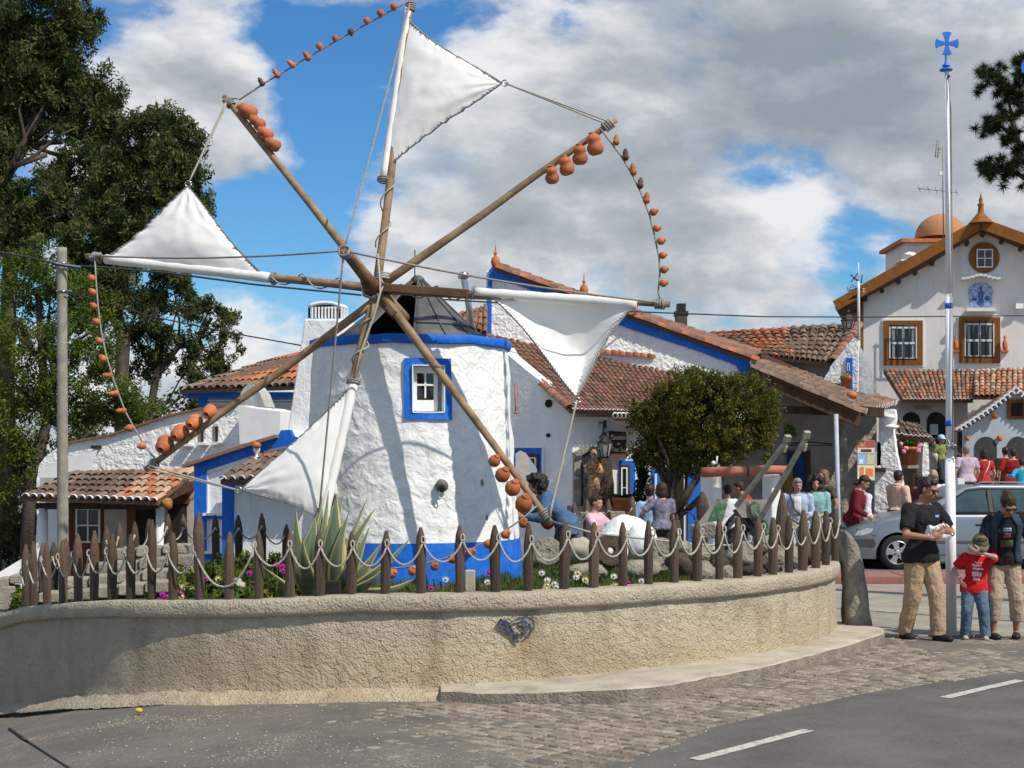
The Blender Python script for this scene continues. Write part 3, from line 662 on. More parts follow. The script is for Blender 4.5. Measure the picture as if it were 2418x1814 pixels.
for a in (((698, 1202), (722, 1400), 17, (-.02, .05), -.1), ((761, 1172), (742, 1390), 14, (0, .02), .35), ((776, 1158), (750, 1390), 12, (.0, 0), .3), ((794, 1166), (778, 1400), 30, (.01, .06), -.1),
          ((811, 1170), (775, 1390), 12, (-.02, 0), .3), ((823, 1213), (790, 1400), 16, (-.03, .08), -.15), ((867, 1177), (800, 1390), 9, (-.03, .02), .2), ((885, 1202), (800, 1400), 15, (-.06, .05), .0),
          ((872, 1246), (800, 1400), 15, (.02, .1), -.2), ((903, 1278), (805, 1405), 13, (.03, .06), -.1), ((967, 1273), (815, 1405), 12, (.04, .1), -.2), ((984, 1364), (830, 1402), 13, (.06, .12), -.3),
          ((714, 1272), (735, 1405), 17, (.0, .12), -.45), ((622, 1340), (680, 1425), 16, (.05, .1), -.5), ((758, 1200), (722, 1395), 20, (-.05, .02), .1), ((694, 1300), (735, 1410), 13, (-.03, .1), -.3),
          ((850, 1290), (790, 1405), 14, (.02, .1), -.35), ((920, 1330), (800, 1410), 11, (.05, .1), -.35), ((745, 1225), (745, 1400), 15, (.0, .1), -.2)):
    agave_leaf(a[0], a[1], a[2] * 1.22, a[3], a[4])
mb = MB(); mb.blob(PG(755, 15, .48), (.16, .16, .12), 8, 10, .2); mb.build('rosette_base', ag_g, ag)
mb = MB(); mb.box(P(787, 1390, 14.6), (.14, .14, .15)); tag(mb.build('black_box', dark_in, bevel=.01), 'small black box half hidden behind the agave', 'box')
# millstones, rocks
def disc(name, px, py, Y, r, th, mat, label, hole=.16, cat='millstone'):
    c = P(px, py, Y); mb = MB(); prof = [(hole * r, -th / 2), (r * .97, -th / 2), (r, -th * .3), (r, th * .3), (r * .97, th / 2), (hole * r, th / 2), (hole * r, -th / 2)]
    prof = [(q[0] * (1 + rng.uniform(-.02, .02)), q[1]) for q in prof]; prof[-1] = prof[0]
    mb.lathe(prof, c, 26, 0, V((rng.uniform(-.2, .2), -1, .18)), smooth=False)
    tag(mb.build(name, mat, bevel=.01), label, cat)
stone_b = M('brown_millstone', (.11, .08, .06), (.06, .045, .035), rough=.95, scale=14, bump=1, bscale=50, bdist=.015)
disc('millstone', 1293, 1303, 17.3, .165, .09, stone, 'round grey millstone standing nearest the blue foot of the mill')
disc('millstone', 1442, 1300, 17.3, .19, .09, stone_b, 'dark brown millstone with a round hole, between the grey one and the white boulder', .2)
disc('millstone', 1559, 1310, 17.6, .20, .10, stone, 'rough grey millstone at the right, below the child in checks', .15)
def rock(px, py, Y, r, mat, label, amp=.35, seed=0, name='boulder', cat='rock'):
    mb = MB(); mb.blob(P(px, py, Y), r, 12, 16, amp, 1.6, 0, seed or px * .37); return tag(mb.build(name, mat), label, cat)
rock(1370, 1300, 17.8, (.16, .12, .15), concrete, 'pale rounded rock between the grey and the brown millstone')
rock(1385, 1352, 16.6, (.26, .18, .10), stone, 'flat brownish rock in the grass below the pale rounded rock', seed=3)
rock(1510, 1345, 16.6, (.22, .16, .12), stone, 'low grey rock between the brown millstone and the right-hand millstone', seed=4)
rock(1480, 1285, 19.6, (.36, .3, .36), white, 'big whitewashed boulder with a shadow on it beside the child in checks', .2, 5)
rock(1440, 1300, 19.2, (.22, .2, .2), white, 'lower whitewashed rock behind the brown millstone', .2, 6)
rock(1515, 1278, 19.3, (.20, .2, .22), white, 'white rock hump touched by the hand of the child in checks', .2, 8)
for i, (x, y, rr) in enumerate(((1620, 1335, .2), (1650, 1310, .15), (1668, 1352, .2), (1700, 1330, .17), (1725, 1360, .22), (1750, 1315, .2), (1790, 1345, .22), (1835, 1330, .24), (1870, 1318, .2), (1905, 1315, .2), (1800, 1290, .15), (1610, 1300, .13))):
    rock(x, y, 16.6, (rr, rr * .7, rr * .75), stone_b if i % 3 == 0 else stone, ORD[i] + ' rubble stone from the left in the heap behind the right-hand stakes', .5, i * 3.3 + 1, 'rubble_stone')
mb = MB(); mb.box(PG(1110, 14.2, .82), (.095, .09, .2)); tag(mb.build('short_stone_post', concrete, bevel=.01), 'short square stone post in the grass below the blue mill foot', 'post')
mb = MB(); mb.blob(P(565, 1382, 14.4), (.07, .06, .035), 8, 10, .3); mb.blob(P(567, 1398, 14.4), (.06, .05, .03), 8, 10, .3); mb.blob(P(560, 1372, 14.42), (.05, .05, .03), 8, 10, .3)
tag(mb.build('stacked_pebbles', concrete), 'little pile of flat grey stones under the lowest sag of the rope', 'stones')
# stepped stone courses at the left
st = thing('stone_steps', 'long low stone kerbs stepping up behind the left-hand stakes', 'steps', PG(380, 17.0, .3))
blk = M('cut_stone_block', (.36, .32, .26), (.25, .22, .18), rough=.95, scale=7, bump=.9, bscale=40, bdist=.015, rnd=.15)
for r_ in range(4):
    y0 = 1408 - r_ * 28; xs0 = 130 + r_ * 55; k = 0
    while xs0 + k * 62 < 480 - r_ * 8 and k < 7:
        mb = MB(); cx = xs0 + k * 62; Y = 16.1 + r_ * .45
        c = P(cx, y0 - (cx - 130) * .10, Y); mb.box(c, (60 * Y / F, .4, .105 + rng.uniform(-.012, .012)), rot=.12); mb.build('stone_block', blk, st, bevel=.012); k += 1
for i, (x, y, w_, h_, l) in enumerate(((22, 1410, 40, 56, 'pale square stone block at the extreme left beyond the fence end'), (14, 1376, 28, 26, 'small grey block above the square stone block at the left edge'), (45, 1366, 30, 20, 'grey stone slab beside the small block at the left edge'))):
    mb = MB(); mb.box(P(x, y, 17.2), (w_ * 17.2 / F, .3, h_ * 17.2 / F), rot=.1); tag(mb.build('stone_block', blk, bevel=.015), l, 'stone')
# leaning guard stone at the right end
mb = MB()
def gst(u, v):
    # height v, section angle u
    y = 1484 - 232 * v; xl = ip(y, [1255, 1290, 1380, 1482], [1985, 1986, 1990, 1990]); xr = ip(y, [1252, 1256, 1285, 1330, 1400, 1450, 1484], [1992, 2000, 2022, 2036, 2046, 2052, 2060])
    cx = (xl + xr) / 2; hw = (xr - xl) / 2 * (1 if v < .985 else .6); Y = 16.95; a = 2 * math.pi * u
    k = 1 + disp((math.cos(a), math.sin(a), v * 4), 2.2, .10)
    c, s_ = math.cos(a), math.sin(a)
    c = math.copysign(abs(c) ** .6, c); s_ = math.copysign(abs(s_) ** .6, s_)
    q = P(cx, y, Y); return V((q.x + c * hw * Y / F * k, Y + s_ * .16 * k, max(q.z, 0) + disp((c, s_, v * 5), 3, .012)))
mb.grid(gst, 20, 24)
top = [gst(i / 20, 1) for i in range(20)]; mb.add(top, [tuple(range(20))])
tag(mb.build('guard_stone', stone), 'tall rough grey stone leaning against the right end of the curved wall', 'stone')
# ---------------------------------------------------------------- windmill
TC = V((-1.23, 18.5, 0))
mill = thing('windmill', 'round whitewashed windmill with blue bands, dark tin cap and triangular canvas sails', 'windmill', (TC.x, TC.y, .5))
def tr(z): return ip(z, [.4, 1.0, 2.2, 3.28], [1.36, 1.31, 1.235, 1.18])
WIN = (R(13.2), 2.755, .255, .33)      # window: angle, centre height, half width, half height
def tower_fn(z0, z1, ex=0., am=.018):
    def fn(u, v):
        a = 2 * math.pi * u; z = z0 + (z1 - z0) * v; r = tr(z) + ex
        q = V((math.sin(a) * r, -math.cos(a) * r, z)); dd = disp(q, 2.6, am, 2) + disp(q, 7, am * .5, 4)
        r += dd; return TC + V((math.sin(a) * r, -math.cos(a) * r, z))
    return fn
# wall with a real window opening
nu, nv = 200, 74; fn = tower_fn(1.0, 3.28); mb = MB(); vs = [fn(i / nu, j / nv) for i in range(nu) for j in range(nv + 1)]; w = nv + 1
def inwin(i, j):
    a = 2 * math.pi * (i + .5) / nu; z = 1.0 + 2.28 * (j + .5) / nv
    return abs((a - WIN[0]) * tr(z)) < .175 and abs(z - WIN[1]) < .265
fs = [(i * w + j, ((i + 1) % nu) * w + j, ((i + 1) % nu) * w + j + 1, i * w + j + 1) for i in range(nu) for j in range(nv) if not inwin(i, j)]
mb.add(vs, fs, 0, True); mb.build('tower_wall', tower_white, mill, normals=False)
mb = MB(); mb.grid(tower_fn(.40, 1.0, .012, .02), 140, 12); mb.build('base_band', blue, mill, normals=False)
mb = MB()
def bandfn(u, v):
    a = 2 * math.pi * u; prof = [(-.06, 0), (.03, .0), (.04, .02), (.04, .09), (.03, .105), (-.10, .11)]; k = v * 5; i = min(int(k), 4); f = k - i
    r = tr(3.28) + prof[i][0] * (1 - f) + prof[i + 1][0] * f; z = 3.27 + prof[i][1] * (1 - f) + prof[i + 1][1] * f
    r += disp((math.sin(a) * 2, math.cos(a) * 2, z), 3, .008); z += disp((math.sin(a) * 2, math.cos(a) * 2, 5), 2, .012)
    return TC + V((math.sin(a) * r, -math.cos(a) * r, z))
mb.grid(bandfn, 120, 10); mb.build('top_band', blue, mill, normals=False)
mb = MB(); mb.lathe([(0.001, 3.33), (1.12, 3.33)], (TC.x, TC.y, 0), 40); mb.build('tower_floor', dark_in, mill)
# window
wa, wz = WIN[0], WIN[1]; wn = V((math.sin(wa), -math.cos(wa), 0)); wt = V((math.cos(wa), math.sin(wa), 0)); wc = TC + wn * (tr(wz) + .0) + V((0, 0, wz)); up = V((0, 0, 1))
wrot = Matrix((wt, -wn, up)).transposed()
def wbox(mb, x, z, sx, sz, d, sd, m=0):
    mb.box(wc + wt * x + up * z + wn * d, (sx, sd, sz), mat=wrot, m=m)
mb = MB(); bw, ih, iw = .085, .265, .185
# blue surround follows the round wall
def surround(mb, x0, x1, z0, z1, ex, m=0):
    n = 8; vs = []
    for i in range(n + 1):
        x = x0 + (x1 - x0) * i / n; a = wa + x / tr(wz)
        for z, e in ((z0, -.03), (z0, ex), (z1, ex), (z1, -.03)):
            r = tr(wz + z) + e + .018 + disp((x * 5, z * 5, 1), 1, .004); vs.append(TC + V((math.sin(a) * r, -math.cos(a) * r, wz + z)))
    mb.add(vs, [(i * 4 + j, (i + 1) * 4 + j, (i + 1) * 4 + j + 1, i * 4 + j + 1) for i in range(n) for j in range(3)] + [(0, 1, 2, 3), tuple(n * 4 + j for j in (3, 2, 1, 0))], m)
for (x0, x1, z0, z1) in ((-.27, .27, .255, .345), (-.27, .27, -.355, -.265), (-.27, -.18, -.265, .255), (.18, .27, -.265, .255)): surround(mb, x0, x1, z0, z1, .012)
mb.build('window_surround', blue, mill)
mb = MB()
for (x, z, sx, sz) in ((0, .262, .36, .012), (0, -.27, .36, .016), (-.183, 0, .012, .53), (.183, 0, .012, .53)): wbox(mb, x, z, sx, sz, -.05, .19)
mb.build('window_reveal', plain_white, mill)
wf = MB()
for (x, z, sx, sz) in ((-.135, 0, .045, .50), (.105, 0, .045, .50), (-.015, .215, .2, .07), (-.015, -.19, .2, .125), (-.015, .045, .2, .022), (-.015, .045, .02, .30)): wbox(wf, x, z, sx, sz, -.10, .03)
wf = wf.build('window', plain_white, mill, bevel=.003)
for x in (-.066, .036):
    for z in (.12, -.04):
        mb = MB(); wbox(mb, x, z, .09, .14, -.105, .006); mb.build('pane', glass_d, wf)
mb = MB(); wbox(mb, .155, 0, .05, .52, -.12, .02); mb.build('shutter', pole_grey, mill)
mb = MB(); wbox(mb, 0, 0, .40, .56, -.16, .02); mb.build('window_back', dark_in, mill)
# iron-grilled wall lamp / vent on the wall and small fittings
def on_tower(px, py, off=.02):
    d = V(((px - CX) / F, 1, -(py - HY) / F)); z0 = 1.5; t_ = 17.2
    for _ in range(6):
        z = CZ + d.z * t_; r = tr(z) + off; dx, dy = d.x, 1.0
        A = dx * dx + 1; B = -2 * (dx * TC.x + TC.y); C_ = TC.x ** 2 + TC.y ** 2 - r * r; t_ = (-B - math.sqrt(max(0, B * B - 4 * A * C_))) / (2 * A)
    q = d * t_; q.z += CZ; return q
q = on_tower(1043, 1147, .05); mb = MB(); mb.lathe([(.0, -.10), (.05, -.09), (.075, -.03), (.085, .02), (.06, .055), (.02, .065)], q, 12, 0, V((.2, -1, -.5)), True, .9)
mb.build('wall_lamp', M('old_lamp_metal', (.20, .19, .17), (.07, .065, .06), rough=.6, scale=20), mill)
mb = MB(); mb.blob(q + V((.01, -.06, -.03)), (.035, .03, .045), 8, 10, 0); mb.build('lamp_bulb', dark_in, mill)
mb = MB(); qq = q + V((0, -.02, -.1)); mb.tube([qq + V((.035 * math.cos(k * .5), -.02, .045 * math.sin(k * .5))) for k in range(13)], .007, 6); mb.build('lamp_ring', plain_white, mill)
for (x, y, s_) in ((1138, 1140, .028), (1150, 1222, .022), (1212, 1180, .018)):
    mb = MB(); mb.blob(on_tower(x, y, .0), (s_, .02, s_ * 1.4), 6, 8, .3); mb.build('stone_peg', stone, mill)
mb = MB(); mb.tube([on_tower(1192 + (y - 830) * .055, y, .015) for y in range(830, 1290, 30)], .010, 6); mb.build('conduit', plain_white, mill)
q = on_tower(788, 1172, .03); mb = MB(); mb.tube([q + V((.05 * math.cos(k * .35) * .4, -.0, .16 * math.sin(k * .35))) for k in range(10)], .022, 8); mb.build('arch_trim', plain_white, mill)
mb = MB(); mb.blob(q + V((0, .03, -.03)), (.03, .04, .11), 8, 8); mb.build('side_opening', M('dull_red_paint', (.16, .04, .03), rough=.9), mill)
# tin cap: flared cone of seamed sheets, open towards the sail hub
mb = MB(); c0 = V((TC.x + .0, TC.y, 0))
prof = [(0, .93), (.10, .79), (.25, .62), (.42, .42), (.58, .24), (.68, .13), (.74, .06)]
AP = V((.085, 0, 0))
def capp(a, k, ex=0.): z, r = prof[k]; c = c0 + AP * (z / .74); return c + V((math.sin(a) * (r + ex), -math.cos(a) * (r + ex), 3.385 + z))
NA = 48; o0, o1 = R(-37), R(6)
for i in range(NA):
    a0 = o1 + (2 * math.pi - (o1 - o0)) * i / NA; a1 = o1 + (2 * math.pi - (o1 - o0)) * (i + 1) / NA
    for k in range(len(prof) - 1): mb.add([capp(a0, k), capp(a1, k), capp(a1, k + 1), capp(a0, k + 1)], [(0, 1, 2, 3)], 0, True)
cap = mb.build('cap', metal_d, mill); sm = cap.modifiers.new('t', 'SOLIDIFY'); sm.thickness = .02
for i in range(0, 13):
    a = o1 + (2 * math.pi - (o1 - o0)) * i / 13; mb = MB(); mb.tube([capp(a, k, .012) for k in range(len(prof))], .012, 5); mb.build('seam', metal_d, cap)
mb = MB(); mb.tube([capp(o1 + R(a), 2, .012) * .45 + capp(o1 + R(a), 1, .012) * .55 for a in range(0, 120, 8)], .022, 6); mb.build('hoop', metal_d, cap)
# sheet over the front-left sector, leaning back beside the opening
mb = MB()
mb.tube([capp(R(-30), 6) + V((0, 0, .0)), capp(R(-30), 6) + V((0, 0, .36))], .008, 5); mb.build('finial_rod', metal_d, mill)
mb = MB(); mb.lathe([(.07, .70), (.085, .76), (.04, .80), (.0, .805)], c0 + AP + V((0, 0, 3.38)), 14); mb.build('cap_top', metal_d, mill)
# --- rotor: hub, bowsprit, eight poles in one plane, leaning back a little
HUB = P(885, 684, 17.22); AX = V((-.20, -.94, .26)).normalized()
def RP(px, py, off=0.0):
    d = V(((px - CX) / F, 1, -(py - HY) / F)); o = V((0, 0, CZ)); t_ = (HUB + AX * off - o).dot(AX) / d.dot(AX); return o + d * t_
BS = HUB + (P(812, 592, HUB.y - 1.12) - HUB)
mb = MB(); mb.tube([HUB - AX * 1.3 + V((.1, 0, -.02)), HUB + AX * .10], [.09, .095], 12); mb.build('windshaft', pole_wood, mill)
mb = MB(); d = (BS - HUB); mb.tube([HUB + AX * .0, HUB + d * .25, HUB + d * .27, HUB + d * .93, HUB + d * 1.0], [.10, .085, .062, .05, .04], 10); mb.build('bowsprit', M('dark_spar_wood', (.19, .10, .05), (.10, .055, .03), rough=.75, scale=6, bump=.5, bscale=30), mill)
mb = MB(); mb.box(HUB - AX * .02, (.26, .22, .16), rot=-.13); mb.build('hub_block', M('dark_spar_wood', (.2, .1, .05)), mill, bevel=.02)
poles = {}
PT = [('top', (972, -6), (891, 668), .052), ('upper right', (1455, 283), (902, 672), .05), ('right', (1582, 719), (892, 684), .052), ('lower right', (1303, 1238), (900, 692), .052),
      ('bottom', (752, 1235), (884, 698), .05), ('lower left', (343, 1110), (884, 712), .05), ('left', (205, 605), (876, 680), .052), ('upper left', (530, 228), (880, 668), .052)]
for nm, tip, root, r_ in PT:
    a = RP(*root, .0); b = RP(*tip); n = 12; pts = []; rs = []
    for i in range(n + 1):
        t_ = i / n; q = a.lerp(b, t_); L = (b - a).length; q += V((disp((t_ * 3, 1, L), 1, .02), 0, disp((t_ * 3, L, 2), 1, .02))) * math.sin(math.pi * t_); pts.append(q); rs.append(r_ * (1.02 - .36 * t_) * (1 + rng.uniform(-.04, .04)))
    mb = MB(); mb.tube(pts, rs, 10); poles[nm] = (a, b); mb.build('sail_pole', pole_wood, mill)
for (x, y) in ((1015, 688),):  # timber splice on the right-hand pole
    mb = MB(); mb.bar(RP(905, 680, .05), RP(1108, 695, .03), .115, .10); mb.build('pole_splice', M('dark_spar_wood', (.2, .1, .05)), mill, bevel=.012)
mb = MB(); mb.bar(RP(918, 722, .03), RP(935, 742, .03), .07, .07); mb.build('wedge', pole_wood, mill)
def ropeline(pts, r=.011, mat=rope_g, name='rope', parent=mill, sag=0., n=1):
    mb = MB(); out = []
    if len(pts) == 2:
        a, b = pts; out = [a.lerp(b, i / 10) - V((0, 0, sag * (1 - (2 * i / 10 - 1) ** 2))) for i in range(11)]
    else: out = pts
    mb.tube(out, r, 6); return mb.build(name, mat, parent)
for nm, sg in (('top', .03), ('right', .05), ('bottom', .0), ('left', .05)):
    a, b = poles[nm]; ropeline([BS, b.lerp(a, .03) + AX * .04], .012, rope_g, sag=sg)
def knot(c, r=.06, t_=.012, turns=4, axis=None, parent=mill, mat=rope_g):
    mb = MB(); pts = []
    ax = (axis or V((0, 0, 1))).normalized(); q = ax.to_track_quat('Z', 'Y').to_matrix()
    for k in range(turns * 8 + 1):
        a = k * math.pi / 4; pts.append(c + q @ V((math.cos(a) * r, math.sin(a) * r, (k / (turns * 8) - .5) * t_ * 2.4 * turns)))
    mb.tube(pts, t_, 6); mb.build('rope_binding', mat, parent)
knot(BS - (BS - HUB).normalized() * .05, .062, .013, 4, BS - HUB)
for nm, (a, b) in poles.items(): knot(b.lerp(a, .035), .052, .012, 4, b - a)
knot(HUB + AX * .06, .13, .011, 3, AX, mat=rope_m); knot(RP(905, 655), .09, .012, 3, RP(905, 500) - RP(905, 655), mat=rope_m)
ropeline([RP(892, 600, .09), RP(896, 650, .14), RP(898, 690, .16), RP(885, 740, .12), RP(852, 830, .06), RP(836, 895, .05)], .013, rope_m)
# ropes from the bowsprit end spiralling on the poles
def spiral(nm, t0, t1, turns, mat=rope_m, r=.009):
    a, b = poles[nm]; ax = (b - a).normalized(); q = ax.to_track_quat('Z', 'Y').to_matrix(); pts = []
    for k in range(turns * 10 + 1):
        t_ = t0 + (t1 - t0) * k / (turns * 10); an = k * math.pi / 5; pts.append(a.lerp(b, t_) + q @ V((math.cos(an) * .074, math.sin(an) * .074, 0)))
    mb = MB(); mb.tube(pts, r, 5); mb.build('wound_rope', mat, mill)
spiral('top', .12, .4, 2); spiral('left', .08, .33, 2); spiral('right', .05, .30, 2, rope_g); spiral('bottom', .1, .38, 2)
# sails
def sail(nm, label, A, B, C, clew_to, bulge=.12, sleeve=True, seed=0, sa=None, sb=None, hollow=.10):
    a = RP(*A, .02); b = RP(*B, .02); c = RP(*C, .10); n = 36
    nrm_ = (b - a).cross(c - a).normalized()
    if nrm_.dot(AX) < 0: nrm_ = -nrm_
    mb = MB(); idx = {}; vs = []
    mid = (a + b) / 2
    for i in range(n + 1):           # u from luff (0) to clew (1)
        u = i / n
        for j in range(n + 1):
            v = j / n; w_ = a.lerp(b, v); p = w_.lerp(c, u)
            # hollow leeches
            edge = (abs(2 * v - 1)) ** 3; p = p + (mid.lerp(c, u) - p) * hollow * edge * math.sin(math.pi * u)
            bl = math.sin(math.pi * u ** .8) * math.sin(math.pi * v) ** .7
            p = p + nrm_ * bulge * bl * (1 + .3 * mnoise.noise(V((u * 2, v * 2, seed))))
            e_ = abs(2 * v - 1); ww = max(0, e_ - .55) / .45
            p = p + nrm_ * (.018 * math.sin((u * 16 + 3 * mnoise.noise(V((u * 5, v, seed)))) * 2 * math.pi * .9) * ww ** 2 * math.sin(math.pi * min(1, u * 1.02)))
            p = p + nrm_ * .010 * mnoise.noise(V((u * 9, v * 9, seed)))
            # creases radiating from the clew
            p = p + nrm_ * .012 * math.sin(v * 26 + seed) * u ** 3 * (1 - u) * 4
            vs.append(p)
    w = n + 1
    mb.add(vs, [(i * w + j, (i + 1) * w + j, (i + 1) * w + j + 1, i * w + j + 1) for i in range(n) for j in range(n)], 0, True)
    s_ = mb.build('sail', canvas, mill); s_['label'] = label
    for k in (0, n):
        mb = MB(); pts = [vs[i * w + k] + nrm_ * .006 for i in range(n + 1)]; mb.tube(pts, .009, 5)
        for i in range(1, n * 1):
            q = vs[i * w + k]; d_ = (mid - q).normalized(); mb.tube([q + nrm_ * .014, q + d_ * .035 + nrm_ * .012], .004, 3)
        mb.build('lacing', rope_g if k == 0 else rope_d, s_)
    sa_ = RP(*(sa or A)); sb_ = RP(*(sb or B)); mb = MB(); pts = [sa_.lerp(sb_, i / 16) for i in range(17)]; mb.tube(pts, [(.052 if nm != 'top' else .043) + .010 * abs(math.sin(i * 1.9 + seed)) for i in range(17)], 12)
    mb.build('sleeve', canvas, s_)
    knot(sb_, .072, .010, 2, sb_ - sa_); 
    mb = MB(); rc = c + (c - mid).normalized() * .03; mb.tube([rc + V((math.cos(k * .7) * .035, 0, math.sin(k * .7) * .035)) for k in range(10)], .009, 5); mb.build('clew_ring', steel, s_)
    e = RP(*clew_to, .04)
    for o_ in (-.02, .02): ropeline([rc, e + V((0, 0, o_))], .010, rope_m, sag=.0)
    return s_
sail('top', 'triangular canvas sail on the top pole', (963, 46), (903, 408), (1186, 197), (1440, 292), .10, seed=1, sa=(966, 20), sb=(906, 425))
sail('right', 'triangular canvas sail hanging from the right-hand pole', (1503, 718), (1150, 692), (1361, 940), (1296, 1225), -.26, seed=2, sa=(1505, 719), sb=(1118, 691), hollow=.14)
sail('bottom', 'triangular canvas sail beside the bottom pole', (765, 1232), (836, 905), (570, 1156), (352, 1104), .10, seed=3, sa=(760, 1240), sb=(835, 902))
sail('left', 'triangular canvas sail standing on the left-hand pole', (246, 612), (625, 652), (444, 440), (536, 240), .10, seed=4, sa=(250, 612), sb=(646, 657))
# ---------------------------------------------------------------- clay jars
def jar_mesh(kind, mat):
    mb = MB()
    if kind == 'big': pr = [(.0, -.115), (.05, -.112), (.082, -.085), (.094, -.045), (.088, -.005), (.068, .022), (.078, .045), (.078, .075), (.055, .105), (.036, .118), (.034, .125), (.040, .135), (.034, .138), (.026, .12), (.02, .06), (0, .05)]
    elif kind == 'round': pr = [(0, -.10), (.045, -.097), (.082, -.06), (.095, -.01), (.085, .04), (.055, .08), (.038, .095), (.042, .11), (.034, .113), (.026, .09), (0, .07)]
    elif kind == 'long': pr = [(0, -.055), (.024, -.052), (.036, -.032), (.036, -.012), (.026, .002), (.030, .02), (.027, .04), (.015, .058), (.016, .066), (.01, .066), (0, .05)]
    else: pr = [(0, -.042), (.028, -.038), (.042, -.014), (.042, .010), (.028, .034), (.018, .042), (.02, .052), (.013, .054), (.008, .035), (0, .03)]
    mb.lathe(pr, (0, 0, 0), 18)
    ob = mb.build('clay_jar', mat, origin=(0, 0, 0)); me = ob.data; bpy.data.objects.remove(ob); return me
JM = {k: jar_mesh(k, terra_r) for k in ('big', 'round', 'long', 'small')}
JD = {k: jar_mesh(k, M('dark_brown_jar', (.14, .065, .045), (.08, .04, .03), rough=.7, scale=9, rnd=.2)) for k in ('big', 'round', 'long', 'small')}
def jar(px, py, axis, kind, sc, label, group, dark=False, off=.06):
    o = bpy.data.objects.new('clay_jar', (JD if dark else JM)[kind]); COL.objects.link(o); o.location = RP(px, py, off)
    o.rotation_euler = V(axis).normalized().to_track_quat('Z', 'Y').to_euler(); k_ = sc * rng.uniform(.92, 1.06); o.scale = (k_, k_, k_ * rng.uniform(.94, 1.05)); o.rotation_euler.rotate_axis('X', rng.uniform(-.18, .18)); o.rotation_euler.rotate_axis('Y', rng.uniform(-.18, .18)); tag(o, label, 'jar', group); return o
for i, (x, y) in enumerate(((1404, 342), (1369, 367), (1337, 393), (1303, 414))):
    jar(x, y, (-.15, -.25, 1), 'big', 1.0 - .04 * i, 'big two-bellied clay jar hanging from the upper right pole, %s from its tip' % ORD[i], 'clay jars on the sail poles')
for i, (x, y) in enumerate(((585, 263), (608, 290), (627, 316), (645, 341))):
    jar(x, y, (-.85, -.35, .5), 'big', .95 - .04 * i, 'clay jar lying along the upper left pole, %s from its tip' % ORD[i], 'clay jars on the sail poles')
for i, (x, y) in enumerate(((388, 1050), (424, 1023), (458, 998), (494, 973))):
    jar(x, y, (-.25, -.8, -.35), 'big', 1.02 - .05 * i, 'round-mouthed clay jar on the lower left pole, %s from its tip' % ORD[i], 'clay jars on the sail poles')
for i, (x, y) in enumerate(((1168, 1088), (1187, 1121), (1211, 1152), (1237, 1189))):
    jar(x, y, (.35, -.45, .75), 'round', .72 + .09 * i, 'clay jar tied under the lower right pole, %s counting down to its tip' % ORD[i], 'clay jars on the sail poles')
def string(pts, name_label):
    ropeline([RP(*p, .03) for p in pts], .010, rope_g)
string([(532, 236), (560, 232)] + [(500 + x * .3165, y * .3165) for x, y in ((205, 745), (350, 650), (460, 580), (590, 505), (705, 435), (810, 375), (930, 305), (1050, 238), (1165, 175), (1270, 118), (1370, 62), (1490, 0))], '')
for i, (x, y) in enumerate(((370, 615), (482, 550), (595, 480), (712, 422), (803, 345), (920, 285), (1038, 238), (1155, 155), (1258, 97), (1358, 50))):
    up_ = i >= 4; jar(500 + x * .3165, y * .3165, (.25, .1, -1) if up_ else (-.6, -.1, .75), 'small' if up_ else 'long', .95 if up_ else 1.05 if i != 6 else .7,
                      'small clay jar on the rope to the top pole, %s from the lower left end' % ORD[i], 'small clay jars strung on the ropes between the poles', i == 0 or i == 6)
string([(1100 + x * .3165, 100 + y * .3165) for x, y in ((1005, 645), (1045, 700), (1090, 760), (1160, 850), (1240, 985), (1310, 1130), (1370, 1290), (1410, 1450), (1435, 1580))] + [(1100 + x * .3165, 500 + y * .3165) for x, y in ((1442, 340), (1448, 450), (1440, 540), (1435, 600), (1448, 655))], '')
rj = [(1455, 332), (1477, 367), (1495, 402), (1512, 434), (1527, 469), (1543, 501), (1551, 539), (1561, 569), (1565, 603), (1568, 637), (1567, 669)]
for i, (x, y) in enumerate(rj):
    jar(x, y, (.1, .1, 1) if i < 5 else (.95, -.25, .2), 'long' if i < 5 else 'small', 1.1 if i < 5 else 1.0, 'small clay jar on the rope between the two right-hand poles, %s from the top' % ORD[i], 'small clay jars strung on the ropes between the poles', i in (1, 3), .05)
string([(224, 612)] + [(x * .3165, 450 + y * .3165) for x, y in ((715, 650), (730, 850), (755, 1050), (790, 1220), (850, 1420), (930, 1640))] + [(x * .3165, 900 + y * .3165) for x, y in ((990, 330), (1080, 480), (1150, 570))], '')
lj = [(x * .3165, 450 + y * .3165) for x, y in ((683, 655), (690, 758), (698, 863), (720, 980), (740, 1122), (766, 1254), (806, 1380), (853, 1513), (908, 1643))] + [(306, 1011), (335, 1053)]
for i, (x, y) in enumerate(lj):
    jar(x, y, (-.5, -.6, .6) if i < 6 else (-1, -.2, -.1), 'small' if i < 6 or i > 8 else 'long', 1.0, 'small clay jar on the rope between the two left-hand poles, %s from the top' % ORD[i], 'small clay jars strung on the ropes between the poles', False, .05)
string([(600 + x * .3165, 900 + y * .3165) for x, y in ((2110, 930), (2000, 1030), (1830, 1145), (1600, 1265), (1400, 1330), (1200, 1380), (1000, 1402), (820, 1410), (650, 1408), (480, 1400))], '')
for i, (x, y) in enumerate(((2010, 1060), (1877, 1143), (1750, 1215), (1615, 1278), (1482, 1325), (1347, 1382), (1183, 1417), (1028, 1437), (865, 1447))):
    jar(600 + x * .3165, 900 + y * .3165, (.5, -.5, .6), 'small', 1.15, 'small clay jar on the low rope before the blue mill foot, %s from right' % ORD[i], 'small clay jars strung on the ropes between the poles', False, .05)
